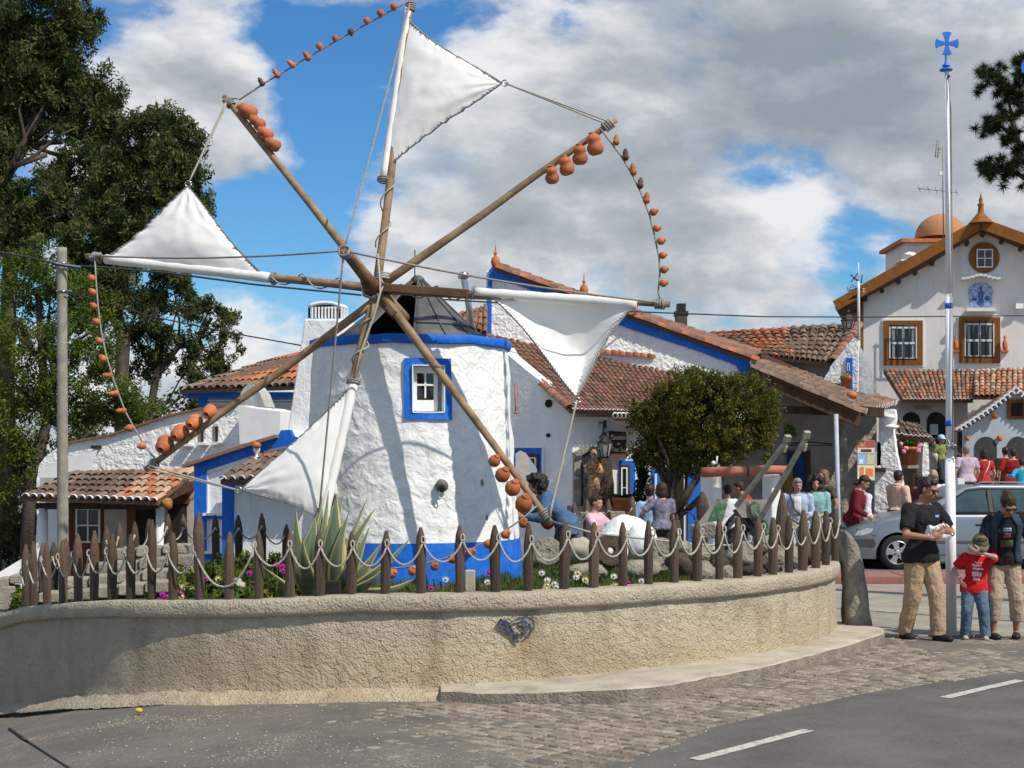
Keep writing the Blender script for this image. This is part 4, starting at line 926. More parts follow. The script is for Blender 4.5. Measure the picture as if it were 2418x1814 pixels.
ropeline([RP(1297, 1230, .05), PG(1400, 15.5, 1.33) + V((0, 0, -.13)), P(1520, 1272, 16.5), P(1660, 1287, 18), P(1745, 1288, 19), P(1850, 1255, 19.5), P(1890, 1240, 20)], .012, rope_m)
# ---------------------------------------------------------------- roofs and houses
def tile_mesh(mat, taper=.82, n=6):
    """one barrel tile: width 1 (x), length 1 (y, from eave upward), with thickness"""
    vs = []; fs = []
    for (y, k) in ((0, 1.0), (1.12, taper)):
        for r_ in (.5, .41):
            for j in range(n + 1):
                a = math.pi * j / n; vs.append((math.cos(a) * r_ * k, y, math.sin(a) * r_ * k * .85 + (0 if y == 0 else 0)))
    m = n + 1
    for j in range(n):
        fs.append((j, j + 1, 2 * m + j + 1, 2 * m + j)); fs.append((m + j + 1, m + j, 3 * m + j, 3 * m + j + 1)); fs.append((j + 1, j, m + j, m + j + 1))
    me = bpy.data.meshes.new('roof_tile'); me.from_pydata(vs, [], fs); me.materials.append(mat); me.polygons.foreach_set('use_smooth', [True] * len(fs))
    return me
tile_tan = M('tan_roof_tile', (.38, .225, .13), (.25, .18, .12), rough=.95, scale=20, bump=.5, bscale=60, bdist=.006, rnd=.3)
TM = {m.name: tile_mesh(m) for m in (tile_tan, tile_old, tile_red, tile_brown, tile_pink, tile_white)}
def roof(house, eL, eR, rR, rL, ncol, nrow, pick, slab_back=None, white_eave=False, budget=300, ridge=None, lift=.02, wr=1.0, thick=.07, edge=None, jig=1.0):
    """roof part: bed slab + tiles laid in columns from eave to ridge"""
    eL, eR, rR, rL = V(eL), V(eR), V(rR), V(rL)
    nrm_ = (eR - eL).cross(rL - eL).normalized()
    if nrm_.z < 0: nrm_ = -nrm_
    mb = MB(); mb.prism([eL, eR, rR, rL], -nrm_ * thick)
    rf = mb.build('roof', edge or tile_bed, house)
    def S(u, v): return (eL.lerp(eR, u)).lerp(rL.lerp(rR, u), v)
    cnt = 0; rest_v, rest_f, rest_r = [], [], []; mats_rest = {}
    cw = (eR - eL).length / ncol
    for j in range(nrow):
        for i in range(ncol):
            u = (i + .5) / ncol; p = S(u, j / nrow); q = S(u, (j + 1) / nrow); d = q - p; L = d.length; d.normalize()
            x = d.cross(nrm_).normalized(); w_ = (S((i + 1) / ncol, j / nrow) - S(i / ncol, j / nrow)).length * .80 * wr
            m_ = pick(i, j, u, j / nrow)
            yaw = rng.uniform(-.05, .05) * jig; d2 = (d + x * yaw).normalized(); x2 = d2.cross(nrm_).normalized()
            tilt = nrm_ * (-.045 + rng.uniform(-.02, .02) * jig); d3 = (d2 + tilt).normalized(); n3 = x2.cross(d3).normalized()
            base = p + nrm_ * (lift + .018 + rng.uniform(-.004, .006) * jig) - d * (.03 + rng.uniform(0, .02) * jig)
            M3 = Matrix((x2 * w_, d3 * L, n3 * w_)).transposed().to_4x4(); M3.translation = base
            if white_eave and j == 0:       # whitewashed mortar lip closing each eave tile
                M4 = Matrix((x2 * w_ * 1.04, d3 * min(.16, L * .34), n3 * w_ * 1.04)).transposed().to_4x4(); M4.translation = base - d3 * .012
                o = bpy.data.objects.new('eave_lip', TM[tile_white.name]); COL.objects.link(o); o.parent = rf; o.matrix_parent_inverse = wloc(rf).inverted(); o.matrix_basis = M4
            if cnt < budget:
                o = bpy.data.objects.new('roof_tile', TM[m_.name]); COL.objects.link(o); o.parent = rf; o.matrix_parent_inverse = wloc(rf).inverted()
                o.matrix_basis = M3; cnt += 1
            else:
                k_ = m_.name; a_ = mats_rest.setdefault(k_, [[], [], []]); off = len(a_[0]); me = TM[k_]
                a_[0] += [tuple(M3 @ v.co) for v in me.vertices]; a_[1] += [tuple(t + off for t in pl.vertices) for pl in me.polygons]
    for k_, a_ in mats_rest.items():
        mb = MB(); mb.v, mb.f = a_[0], a_[1]; mb.m = [0] * len(a_[1]); mb.sm = [True] * len(a_[1]); o = mb.build('roof_tiles', MATS[k_], rf, normals=False); o['kind'] = 'stuff'
    if ridge:
        n = ridge; d = (rR - rL)
        for i in range(n):
            a = rL + d * (i / n); L = d.length / n; dd = d.normalized(); x = dd.cross(V((0, 0, 1))).normalized(); up_ = x.cross(dd)
            w_ = .19 if cw > .15 else cw * 1.1; M3 = Matrix((x * w_, dd * L, up_ * w_)).transposed().to_4x4(); M3.translation = a + V((0, 0, .01 + rng.uniform(-.006, .006)))
            o = bpy.data.objects.new('ridge_tile', TM[rng.choice((tile_old.name, tile_old.name, tile_brown.name))]); COL.objects.link(o); o.parent = rf; o.matrix_parent_inverse = wloc(rf).inverted(); o.matrix_basis = M3
    return rf
def verge(parent, a, b, n, pick=lambda i: tile_brown, w_=.17, name='verge_tile', lift=0.0):
    a, b = V(a), V(b); d = b - a
    for i in range(n):
        L = d.length / n; dd = d.normalized(); x = dd.cross(V((0, 0, 1))).normalized(); up_ = x.cross(dd); M3 = Matrix((x * w_, dd * L, up_ * w_)).transposed().to_4x4(); M3.translation = a + d * (i / n) + V((0, 0, lift + rng.uniform(-.006, .006)))
        o = bpy.data.objects.new(name, TM[pick(i).name]); COL.objects.link(o); o.parent = parent; o.matrix_parent_inverse = wloc(parent).inverted(); o.matrix_basis = M3
def wallpart(house, name, vp, pts, thick, mat, off=0.0, bevel=0, rough_edge=0):
    pp = [vp.p(x, y, off) for x, y in pts]; mb = MB(); mb.prism(pp, -vp.n * thick); return mb.build(name, mat, house, bevel=bevel)
def wobble(pts, amp, step=14, seed=0):
    out = []
    for (x0, y0), (x1, y1) in zip(pts, pts[1:] + pts[:1]):
        k = max(1, int(math.hypot(x1 - x0, y1 - y0) / step))
        for i in range(k):
            t_ = i / k; x, y = x0 + (x1 - x0) * t_, y0 + (y1 - y0) * t_; out.append((x + (disp((x * .05, y * .05, seed), 1, amp)), y + disp((x * .05, y * .05, seed + 9), 1, amp)))
    return out
def window(house, vp, x0, y0, x1, y1, mat=plain_white, cols=2, rows=2, off=.01, fw=3, bar=1.6, name='window', depth=.05, glass=glass_d):
    wr_ = MB()
    def r(xa, ya, xb, yb, o=0.0, d=.03): wr_.prism([vp.p(xa, ya, off + o), vp.p(xb, ya, off + o), vp.p(xb, yb, off + o), vp.p(xa, yb, off + o)], -vp.n * d)
    r(x0, y0, x1, y0 + fw); r(x0, y1 - fw, x1, y1); r(x0, y0 + fw, x0 + fw, y1 - fw); r(x1 - fw, y0 + fw, x1, y1 - fw)
    for c in range(1, cols): xc = x0 + (x1 - x0) * c / cols; r(xc - bar / 2, y0 + fw, xc + bar / 2, y1 - fw, -.002, .02)
    for c in range(1, rows): yc = y0 + (y1 - y0) * c / rows; r(x0 + fw, yc - bar / 2, x1 - fw, yc + bar / 2, -.004, .02)
    w_ = wr_.build(name, mat, house)
    for c in range(cols):
        for q in range(rows):
            xa, xb = x0 + (x1 - x0) * c / cols + 1, x0 + (x1 - x0) * (c + 1) / cols - 1; ya, yb = y0 + (y1 - y0) * q / rows + 1, y0 + (y1 - y0) * (q + 1) / rows - 1
            mb = MB(); mb.prism([vp.p(xa, ya, off - .022), vp.p(xb, ya, off - .022), vp.p(xb, yb, off - .022), vp.p(xa, yb, off - .022)], -vp.n * .008); mb.build('pane', glass, w_)
    return w_
def rect(house, name, vp, x0, y0, x1, y1, mat, off=.0, d=.04, bevel=0, parent=None):
    mb = MB(); mb.prism([vp.p(x0, y0, off), vp.p(x1, y0, off), vp.p(x1, y1, off), vp.p(x0, y1, off)], -vp.n * d); return mb.build(name, mat, parent or house, bevel=bevel)
def box_between(vp, x0, y0, x1, y1, depth, off=0.0):
    mb = MB(); mb.prism([vp.p(x0, y0, off), vp.p(x1, y0, off), vp.p(x1, y1, off), vp.p(x0, y1, off)], -vp.n * depth); return mb
old = lambda i, j, u, v: tile_old if rng.random() < .75 else tile_brown
# ---- left: porch cottage with scalloped eave
pc = thing('porch_cottage', 'low cottage with a tiled porch, whitewashed scalloped eave and white columns at the left', 'house', PG(240, 25, 0))
vpb = VP(80, 25.6, 460, 25.2); vpf = VP(60, 24.0, 400, 23.7)
def E_(x, y, Y): return P(x, y, Y)
roof(pc, E_(52, 1176, 23.6), E_(374, 1186, 23.4), E_(462, 1113, 25.6), E_(172, 1118, 26.2), 17, 5, lambda i, j, u, v: (tile_pink if u > .62 and (i + j) % 3 else tile_red if u > .62 else tile_old), white_eave=True, wr=1.12, thick=.05)
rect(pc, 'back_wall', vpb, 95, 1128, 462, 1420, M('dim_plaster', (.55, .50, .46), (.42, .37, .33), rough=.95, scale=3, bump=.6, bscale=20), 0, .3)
rect(pc, 'beam', vpf, 84, 1188, 372, 1203, brown_wood, 0, .14)
for i, (x, w_) in enumerate(((102, 12), (378, 11))):
    mb = MB(); a = vpf.p(x, 1200, -.05); b = vpf.p(x - 1, 1420, -.05); mb.tube([b, b.lerp(a, .5), a], [w_ / 150, w_ / 155, w_ / 170], 10, wob=.03); mb.build('column', plain_white, pc)
rect(pc, 'side_pier', vpb, 114, 1203, 137, 1420, plain_white, .25, .25)
rect(pc, 'door_frame', vpb, 163, 1190, 246, 1420, M('rust_brown_paint', (.20, .065, .022), (.13, .04, .016), rough=.8, scale=5), .02, .05)
window(pc, vpb, 178, 1200, 236, 1282, fw=4, bar=3, off=.06)
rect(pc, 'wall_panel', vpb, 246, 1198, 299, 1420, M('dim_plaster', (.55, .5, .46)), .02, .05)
rect(pc, 'door_post', vpb, 299, 1198, 320, 1420, MATS['rust_brown_paint'], .04, .06)
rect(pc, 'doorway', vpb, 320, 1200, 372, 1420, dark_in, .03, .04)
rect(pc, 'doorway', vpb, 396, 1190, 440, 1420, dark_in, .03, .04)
rect(pc, 'lintel', vpb, 372, 1168, 445, 1190, MATS['rust_brown_paint'], .05, .06)
mb = MB(); mb.blob(vpf.p(396, 1190, .1), .09, 8, 8, .5); mb.build('dried_wreath', M('dried_straw', (.4, .2, .05), (.3, .12, .03)), pc)
for x in (368,):
    mb = MB(); mb.bar(vpf.p(358, 1190, .05), vpb.p(455, 1145, 0), .10, .12); mb.build('rafter', brown_wood, pc)
# ---- rough wall with slits behind
rw = thing('rough_wall_house', 'rough whitewashed house wall with three slit windows behind the left cottage', 'house', PG(350, 27, 0))
vr = VP(90, 27.4, 700, 26.6)
wallpart(rw, 'wall', vr, wobble([(86, 1135), (92, 1100), (110, 1075), (135, 1058), (165, 1047), (260, 1030), (400, 985), (470, 968), (562, 957), (700, 970), (700, 1420), (86, 1420)], 3, 12, 2), .5, rough_white)
mb = MB(); pts = [vr.p(x, y, .05) for x, y in ((150, 1048), (260, 1028), (400, 982), (470, 966), (562, 954))]
for a, b in zip(pts[:-1], pts[1:]): mb.bar(a + V((0, .12, 0)), b + V((0, .12, 0)), .3, .035)
mb.build('wall_capping', tile_brown, rw)
for (x, y) in ((438, 1025), (474, 1022), (508, 1021)):
    rect(rw, 'slit', vr, x - 6, y - 15, x + 6, y + 22, M('grey_slit_side', (.22, .20, .19)), .012, .03)
    rect(rw, 'slit_gap', vr, x + 1, y - 14, x + 6, y + 21, dark_in, .02, .02)
    rect(rw, 'sill', vr, x - 13, y + 24, x + 13, y + 29, plain_white, .16, .2)
wallpart(rw, 'white_block', VP(555, 26.3, 660, 26.1), [(562, 958), (600, 964), (662, 972), (660, 1035), (566, 1049)], .6, plain_white)
wallpart(rw, 'side_arch_wall', VP(80, 26.6, 240, 26.9), wobble([(90, 1140), (95, 1110), (130, 1090), (230, 1063), (225, 1080), (205, 1118), (160, 1135)], 2, 10), .1, M('grey_white_plaster', (.60, .61, .62), (.52, .53, .54), rough=.9, scale=3))
rect(rw, 'water_spout', vr, 214, 1052, 228, 1060, dark_in, .2, .25)
mb = MB(); mb.add([P(-40, 1385, 24), P(92, 1285, 24.3), P(110, 1285, 24.3), P(110, 1440, 24.3), P(-40, 1440, 24)], [(0, 1, 2, 3, 4)]); mb2 = MB(); mb2.prism([P(-40, 1375, 21), P(100, 1290, 21.3), P(104, 1425, 21.3), P(-40, 1425, 21)], V((0, .3, 0)))
tag(mb2.build('sloping_wall', plain_white), 'low white wall sloping down to the left edge behind the fence', 'wall')
# ---- tiled house behind with blue eave board
th = thing('tiled_house', 'house with a red tiled roof and a dark blue eave board behind the left chimney', 'house', PG(560, 30, 0))
vt = VP(420, 30.2, 740, 29.6)
roof(th, E_(424, 922, 29.7), E_(715, 912, 29.2), E_(760, 820, 32.0), E_(640, 852, 32.6), 17, 6, lambda i, j, u, v: tile_old if (u < .28 or j == 0 or rng.random() < .12) else tile_red, wr=1.1)
rect(th, 'eave_board', vt, 436, 926, 760, 940, blue, .25, .08)
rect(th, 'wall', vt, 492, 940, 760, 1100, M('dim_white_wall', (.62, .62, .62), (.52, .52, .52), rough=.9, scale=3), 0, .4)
for y in (947, 955): rect(th, 'cornice', vt, 490, y - 3, 760, y, plain_white, .06, .06)
wallpart(th, 'blue_bracket', vt, [(468, 940), (487, 940), (494, 950), (494, 985), (468, 985)], .3, blue, .02)
tag(wallpart(None, 'buttress', VP(560, 28.2, 640, 28.0), [(583, 908), (598, 908), (615, 930), (627, 961), (560, 958), (570, 925)], .4, M('streaked_white', (.58, .58, .55), (.35, .35, .33), rough=.9, scale=4, streak=(3, 3, .5))), 'small tapered grey-white chimney base in front of the red tiled roof', 'chimney')
# ---- big tapered chimney
ch = thing('tapered_chimney', 'tall tapered white chimney with a slotted cap left of the windmill', 'chimney', PG(740, 24, 0))
def frust(pts_lo, pts_hi): 
    mb = MB(); vs = list(pts_lo) + list(pts_hi); mb.add(vs, [(0, 1, 5, 4), (1, 2, 6, 5), (2, 3, 7, 6), (3, 0, 4, 7), (4, 5, 6, 7)]); return mb
lo = [P(650, 1200, 23.6), P(760, 1200, 23.3), P(900, 1200, 24.4), P(790, 1200, 24.9)]; hi = [P(718, 753, 23.75), P(800, 753, 23.6), P(836, 753, 24.1), P(756, 753, 24.3)]
frust(lo, hi).build('shaft', white, ch, bevel=.03)
z0 = P(0, 753, 23.9).z; z1 = P(0, 727, 23.9).z; A = [P(730, 753, 23.8), P(800, 753, 23.7), P(820, 753, 24.05), P(748, 753, 24.2)]
for a, b, n in ((A[0], A[1], 9), (A[1], A[2], 3), (A[3], A[0], 3)):
    for i in range(n + 1):
        mb = MB(); q = a.lerp(b, i / n); q.z = (z0 + z1) / 2; mb.box(q, (.028, .028, z1 - z0)); mb.build('cap_fin', plain_white, ch)
mb = MB(); mb.prism([q + V((0, 0, .01)) for q in [A[0].lerp(A[2], .12), A[1].lerp(A[3], .12), A[2].lerp(A[0], .12), A[3].lerp(A[1], .12)]], V((0, 0, z1 - z0 - .02))); mb.build('flue', dark_in, ch)
mb = MB(); c = (A[0] + A[2]) / 2; nz = 8
def capf(u, v):
    q = A[0].lerp(A[1], u).lerp(A[3].lerp(A[2], u), v); q = c + (q - c) * 1.08; q.z = z1 + .02 + .07 * math.sin(math.pi * u) ** .5; return q
mb.grid(capf, 10, 6); o = mb.build('cap', plain_white, ch); sm = o.modifiers.new('t', 'SOLIDIFY'); sm.thickness = .05
# ---- blue-trimmed small house
bh = thing('blue_trimmed_house', 'small white house with a broad bright blue gable trim left of the mill', 'house', PG(600, 24, 0))
vb = VP(455, 23.6, 740, 23.2)
wallpart(bh, 'wall', vb, [(458, 1097), (520, 1076), (600, 1050), (655, 1033), (663, 1018), (686, 1017), (692, 1032), (740, 1050), (800, 1070), (800, 1420), (458, 1420)], .4, white)
wallpart(bh, 'gable_trim', vb, [(458, 1097), (520, 1076), (600, 1050), (655, 1033), (663, 1016), (685, 1015), (692, 1030), (742, 1048), (800, 1068), (800, 1086), (742, 1068), (700, 1054), (672, 1053), (640, 1060), (560, 1088), (487, 1111), (487, 1312), (458, 1312)], .1, blue, .055)
wallpart(bh, 'trim_edge', vb, [(487, 1111), (560, 1088), (640, 1060), (672, 1053), (700, 1054), (700, 1060), (672, 1058), (640, 1066), (560, 1094), (491, 1117), (491, 1312), (487, 1312)], .08, plain_white, .035)
mb = MB()
pts = [vb.p(x, y, .06) for x, y in ((436, 1101), (520, 1073), (600, 1047), (657, 1030))]
for a, b in zip(pts[:-1], pts[1:]): mb.bar(a, b, .22, .05)
mb.build('verge_edge', tile_brown, bh)
rect(bh, 'niche_sill', vb, 478, 1212, 526, 1218, plain_white, .12, .15)
rect(bh, 'niche_sill_band', vb, 480, 1218, 526, 1226, blue, .08, .1)
rect(bh, 'plinth_edge', vb, 440, 1302, 560, 1308, plain_white, .12, .15)
rect(bh, 'plinth', vb, 442, 1308, 556, 1325, blue, .09, .1)
vb2 = VP(524, 22.9, 760, 22.7)
wallpart(bh, 'porch_wall', vb2, [(524, 1130), (800, 1120), (800, 1420), (524, 1420)], .4, white)
rect(bh, 'corner_band', vb2, 524, 1134, 551, 1330, blue, .03, .05)
rect(bh, 'eave_band', vb2, 551, 1134, 640, 1146, blue, .03, .05)
roof(bh, P(520, 1134, 22.45), P(760, 1128, 22.3), P(800, 1052, 23.3), P(610, 1078, 23.35), 11, 4, lambda i, j, u, v: tile_old, white_eave=True, wr=1.05)
mb = MB(); q = vb.p(606, 1062, .25); mb.lathe([(.0, .0), (.05, 0), (.055, .02), (.025, .06), (.02, .10), (.05, .14), (.055, .17), (.04, .21), (.0, .225)], q - V((0, 0, .16)), 14); mb.build('white_finial', plain_white, bh)
mb = MB(); mb.blob(vb.p(606, 1052, .3), (.07, .05, .05), 8, 8); mb.tube([vb.p(603, 1050, .3), vb.p(600, 1042, .3)], .02, 6); mb.build('clay_bird', terra, bh)
mb = MB(); mb.box(vb.p(650, 1080, .12), (.34, .2, .10)); mb.build('brick_course', terra, bh, bevel=.01)
# ---- central house: long gable with blue barge, low roof in front
cg = thing('long_gable_house', 'tall white gable with a long sloping blue barge board and clay finials', 'house', PG(1450, 29, 0))
vg = VP(1145, 28.6, 1775, 28.4)
wallpart(cg, 'wall', vg, [(1148, 640), (1175, 640), (1321, 692), (1483, 752), (1670, 815), (1771, 852), (1771, 900), (1771, 1000), (1148, 1000)], .5, rough_white)
wallpart(cg, 'barge_trim', vg, [(1154, 640), (1163, 628), (1176, 632), (1216, 647), (1321, 688), (1483, 750), (1670, 812), (1771, 850), (1772, 888), (1752, 890), (1738, 862), (1640, 826), (1483, 775), (1400, 744), (1300, 704), (1200, 664), (1162, 656), (1160, 787), (1146, 787)], .12, blue, .045)
rf = roof(cg, vg.p(1772, 848, .1), vg.p(1772, 848, .1) + V((.55, 2.6, .28)), vg.p(1168, 630, .1) + V((.0, 2.6, .28)), vg.p(1168, 630, .1), 12, 24, lambda i, j, u, v: tile_brown, budget=290, thick=.06, wr=1.1)
for i in range(34):  # verge tiles along the front edge
    pass
verge(rf, vg.p(1790, 853, .12), vg.p(1172, 633, .12), 34, lambda i: tile_brown if i % 3 else tile_red, .20)
for (x, y, k) in ((1170, 600, 1.0), (1379, 665, .95)):
    mb = MB(); q = vg.p(x, y + 34, -.3 if x > 1300 else .0)
    mb.lathe([(.0, -.1), (.05, -.08), (.045, 0), (.075, .06), (.09, .12), (.07, .19), (.03, .23), (.02, .26), (.045, .28), (.015, .31), (.012, .38), (0, .50)], q, 14, sc=k); mb.build('finial', terra, cg)
# smaller tiles left of the gable
lf = thing('small_back_roof', 'small dark tiled roof seen between the tin cap and the blue gable edge', 'roof', PG(1110, 27.5, 3))
roof(lf, P(1070, 765, 27.2), P(1150, 790, 27.0), P(1152, 722, 28.4), P(1085, 740, 28.5), 6, 4, lambda i, j, u, v: tile_brown)
mb = MB(); mb.prism([P(1070, 768, 27.3), P(1150, 793, 27.1), P(1150, 1000, 27.1), P(1070, 1000, 27.3)], V((0, .9, 0))); mb.build('wall', white, lf)
sp = thing('steel_flue', 'shiny steel stove pipe standing behind the tin cap', 'chimney', P(1108, 800, 26.6))
mb = MB(); mb.tube([P(1116, 800, 26.6), P(1104, 700, 26.6), P(1096, 665, 26.6), P(1094, 652, 26.6)], .055, 12); mb.build('pipe', steel, sp)
mb = MB(); mb.lathe([(.06, -.05), (.095, -.04), (.095, .05), (.07, .06), (.0, .08)], P(1094, 652, 26.6), 14); mb.build('cowl', steel, sp)
cb = thing('dark_chimney', 'small dark chimney pot on the ridge of the long brown roof', 'chimney', P(1608, 780, 31))
for (y0, y1, w_, m_) in ((745, 800, 26, M('sooty_brick', (.10, .095, .09), (.06, .055, .05), rough=.95, scale=20, bump=.6)), (736, 747, 32, black_m), (718, 736, 20, black_m)):
    mb = MB(); a = P(1608, y1, 31); b = P(1608, y0, 31); mb.box((a + b) / 2, (w_ * 31 / F, .25, a.z - b.z if a.z > b.z else b.z - a.z)); mb.build('stack', m_, cb)
# ---- front shop house
sh = thing('shop_house', 'white pottery shop with a broad brown tiled roof, vent holes, sign and blue door', 'house', PG(1380, 27, 0))
va = VP(1195, 27.0, 1352, 26.1); vc = VP(1352, 26.1, 1700, 26.6)
wallpart(sh, 'side_wall', va, [(1190, 820), (1200, 838), (1250, 880), (1300, 916), (1352, 958), (1352, 1420), (1190, 1420)], .3, white)
wallpart(sh, 'front_wall', vc, [(1352, 960), (1700, 960), (1700, 1420), (1352, 1420)], .35, plain_white)
e1, e2 = vc.p(1348, 968, .38), vc.p(1660, 978, .38)
rf = roof(sh, e1, e2, P(1610, 858, 29.4), P(1148, 790, 28.7), 33, 17, lambda i, j, u, v: tile_brown if rng.random() < .8 else tile_old, white_eave=True, wr=1.05, lift=.01)
verge(rf, e1 + V((-.02, 0, .02)), P(1148, 790, 28.7), 14, lambda i: tile_brown, .2)
verge(rf, P(1410, 834, 28.5), P(1545, 846, 28.5), 8, lambda i: tile_red, .2)
for i in range(9):   # tight scallops of the newer eave
    mb = MB(); q = vc.p(1452 + i * 9.6, 980, .42); mb.lathe([(.05, 0), (.05, .16), (.04, .16)], q, 10, 0, V((0, -1, -.1))); mb.build('eave_tile', tile_white if i % 1 == 0 else tile_red, rf)
mb = MB(); mb.bar(vc.p(1450, 990, .42), vc.p(1540, 993, .42), .08, .05); mb.build('eave_course', tile_red, rf)
rect(sh, 'cornice', vc, 1352, 985, 1560, 992, plain_white, .12, .14)
mb = MB(); mb.blob(P(1465, 899, 27.6), (.09, .08, .07), 8, 8, .2); mb.build('roof_knob', terra, sh)
for (x, y, r_) in ((1297, 953, 9.5), (1296, 1028, 5), (1322, 952, 0)):
    if not r_: continue
    mb = MB(); q = va.p(x, y, .0); k = 14; s_ = F / q.y; ring_ = [q + va.u * math.cos(2 * math.pi * j / k) * r_ / s_ + V((0, 0, math.sin(2 * math.pi * j / k) * r_ / s_)) for j in range(k)]
    mb.prism([p + va.n * .035 for p in ring_], -va.n * .03); mb.build('vent_hole', dark_in, sh)
mb = MB(); mb.tube([va.p(1216, 908, .06), va.p(1217, 945, .06), va.p(1218, 975, .06)], .014, 6); mb.blob(va.p(1218, 975, .06), .03, 6, 6); mb.build('pull_rod', terra, sh)
rect(sh, 'window_surround', va, 1212, 1058, 1280, 1190, blue, .035, .05)
rect(sh, 'window_edge', va, 1210, 1055, 1282, 1058, plain_white, .05, .06); rect(sh, 'window_edge', va, 1279, 1058, 1283, 1190, plain_white, .05, .06)
rect(sh, 'window_frame', va, 1222, 1072, 1272, 1190, brown_wood, .05, .03)
window(sh, va, 1240, 1080, 1265, 1150, cols=1, rows=1, off=.07)
# niche with a statue
nb = thing('shrine_niche', 'arched stone niche holding a painted clay statue on the shop front', 'shrine', vc.p(1410, 1200))
wallpart(nb, 'niche_back', vc, [(1374, 1195), (1374, 1095), (1380, 1075), (1398, 1062), (1420, 1062), (1438, 1080), (1446, 1110), (1446, 1195)], .05, M('speckled_pebble_wall', (.55, .53, .48), (.06, .05, .05), rough=.9, scale=55, lo=.48, hi=.56), .03)
mb = MB(); pts = [vc.p(x, y, .08) for x, y in ((1374, 1200), (1374, 1095), (1380, 1076), (1396, 1062), (1412, 1058))]; mb.tube(pts, .02, 6); mb.build('niche_rim', brown_wood, nb)
wallpart(nb, 'stone_hood', vc, [(1355, 1070), (1362, 1066), (1385, 1055), (1404, 1054), (1412, 1062), (1390, 1066), (1372, 1076), (1362, 1076)], .15, stone, .16)
for (y0, y1) in ((1082, 1124), (1131, 1195)): rect(nb, 'stone_jamb', vc, 1356, y0, 1375, y1, stone, .08, .1, .01)
wallpart(nb, 'rubble_pier', vc, wobble([(1412, 1120), (1420, 1085), (1436, 1080), (1446, 1100), (1450, 1150), (1450, 1198), (1405, 1198)], 2, 8), .2, stone_b, .22)
st_ = MB(); b_ = vc.p(1402, 1175, .25)
st_.lathe([(.0, 0), (.10, .0), (.11, .15), (.085, .35), (.07, .42), (.11, .52), (.10, .60), (.04, .66), (.045, .69), (.06, .73), (.055, .78), (.02, .82), (0, .82)], b_, 14)
st_.tube([b_ + V((-.09, 0, .56)), b_ + V((-.14, -.05, .44)), b_ + V((-.03, -.12, .42))], [.04, .035, .03], 8); st_.tube([b_ + V((.09, 0, .56)), b_ + V((.14, -.05, .44)), b_ + V((.03, -.12, .42))], [.04, .035, .03], 8)
tag(st_.build('statue', M('painted_clay', (.36, .12, .05), (.50, .42, .25), rough=.8, scale=26, lo=.45, hi=.6)), 'painted brown and cream clay statue standing in the arched niche', 'statue')
# lantern, cat-like iron figure, sign, door
ln = thing('wall_lantern', 'black iron lantern with a glass body on the shop front', 'lantern', vc.p(1429, 1060, .5)); q0 = vc.p(1429, 1080, .55)
mb = MB(); pr = [(.115, .26), (.05, .34), (.03, .36), (.03, .40), (.045, .42), (.02, .47), (0, .5)]; mb.lathe(pr, q0, 6, smooth=False)
for j in range(6):
    a = math.pi * j / 3; mb.tube([q0 + V((.07 * math.cos(a), .07 * math.sin(a), 0)), q0 + V((.125 * math.cos(a), .125 * math.sin(a), .25))], .008, 4)
mb.tube([q0 + V((.125 * math.cos(a * math.pi / 3), .125 * math.sin(a * math.pi / 3), .25)) for a in range(7)], .012, 4); mb.lathe([(0, -.02), (.08, -.01), (.08, .01)], q0, 6); mb.bar(q0 + V((0, 0, -.0)), q0 - vc.n * .5 + V((0, 0, -.02)), .02); mb.build('lantern_frame', black_m, ln)
mb = MB(); mb.lathe([(.062, .0), (.115, .245)], q0, 6, smooth=False); mb.build('lantern_glass', M('milky_glass', (.35, .36, .34), (.25, .26, .25), rough=.2, spec=.6), ln)
mb = MB(); q = vc.p(1427, 1012, .04)
mb.tube([q + V((.01, 0, .14)), q + V((.005, 0, .05)), q + V((0, 0, -.03)), q + V((-.03, 0, -.10)), q + V((-.09, 0, -.17))], [.02, .032, .028, .015, .008], 8); mb.blob(q + V((.012, 0, .16)), .028, 6, 8); mb.tube([q + V((0, 0, .09)), q + V((-.10, 0, .105))], .010, 6); mb.tube([q + V((.0, 0, -.03)), q + V((.008, 0, -.11))], .014, 6)
mb.tube([q + V((-.10, 0, .105)), q + V((-.09, 0, -.0))], .004, 4)
tag(mb.build('iron_figure', black_m), 'little black iron figure with one arm out, fixed above the wall lantern', 'figurine')
sg = thing('shop_sign', 'dark brown wooden sign with white hand-painted lettering, Ceramicas', 'sign', vc.p(1457, 1045, .1))
wallpart(sg, 'sign_board', vc, wobble([(1438, 1017), (1478, 1020), (1480, 1078), (1444, 1077)], 1.2, 8), .05, M('red_brown_board', (.075, .022, .014), (.05, .016, .012), rough=.7, scale=6), .14)
rect(sg, 'sign_foot', vc, 1443, 1070, 1480, 1079, M('light_brown_board', (.17, .06, .025)), .155, .02)
text_white = M('white_lettering', (.8, .8, .78), (.7, .7, .68), rough=.6)
def text(body, at_, h, parent, mat, nvec=None, rot=None, al='CENTER', sx=1.0, name='lettering', extr=.002):
    cu = bpy.data.curves.new(name, 'FONT'); cu.body = body; cu.size = h; cu.align_x = al; cu.align_y = 'CENTER'; cu.extrude = extr
    o = bpy.data.objects.new(name, cu); COL.objects.link(o); o.location = at_
    z = V(nvec); x = V((0, 0, 1)).cross(z).normalized(); y = z.cross(x); o.rotation_euler = Matrix((x, y, z)).transposed().to_euler(); o.scale = (sx, 1, 1)
    cu.materials.append(mat); bpy.context.view_layer.update(); me = bpy.data.meshes.new_from_object(o); m2 = bpy.data.objects.new(name, me); COL.objects.link(m2); m2.location = o.location; m2.rotation_euler = o.rotation_euler; m2.scale = o.scale
    bpy.data.objects.remove(o); setpar(m2, parent); return m2
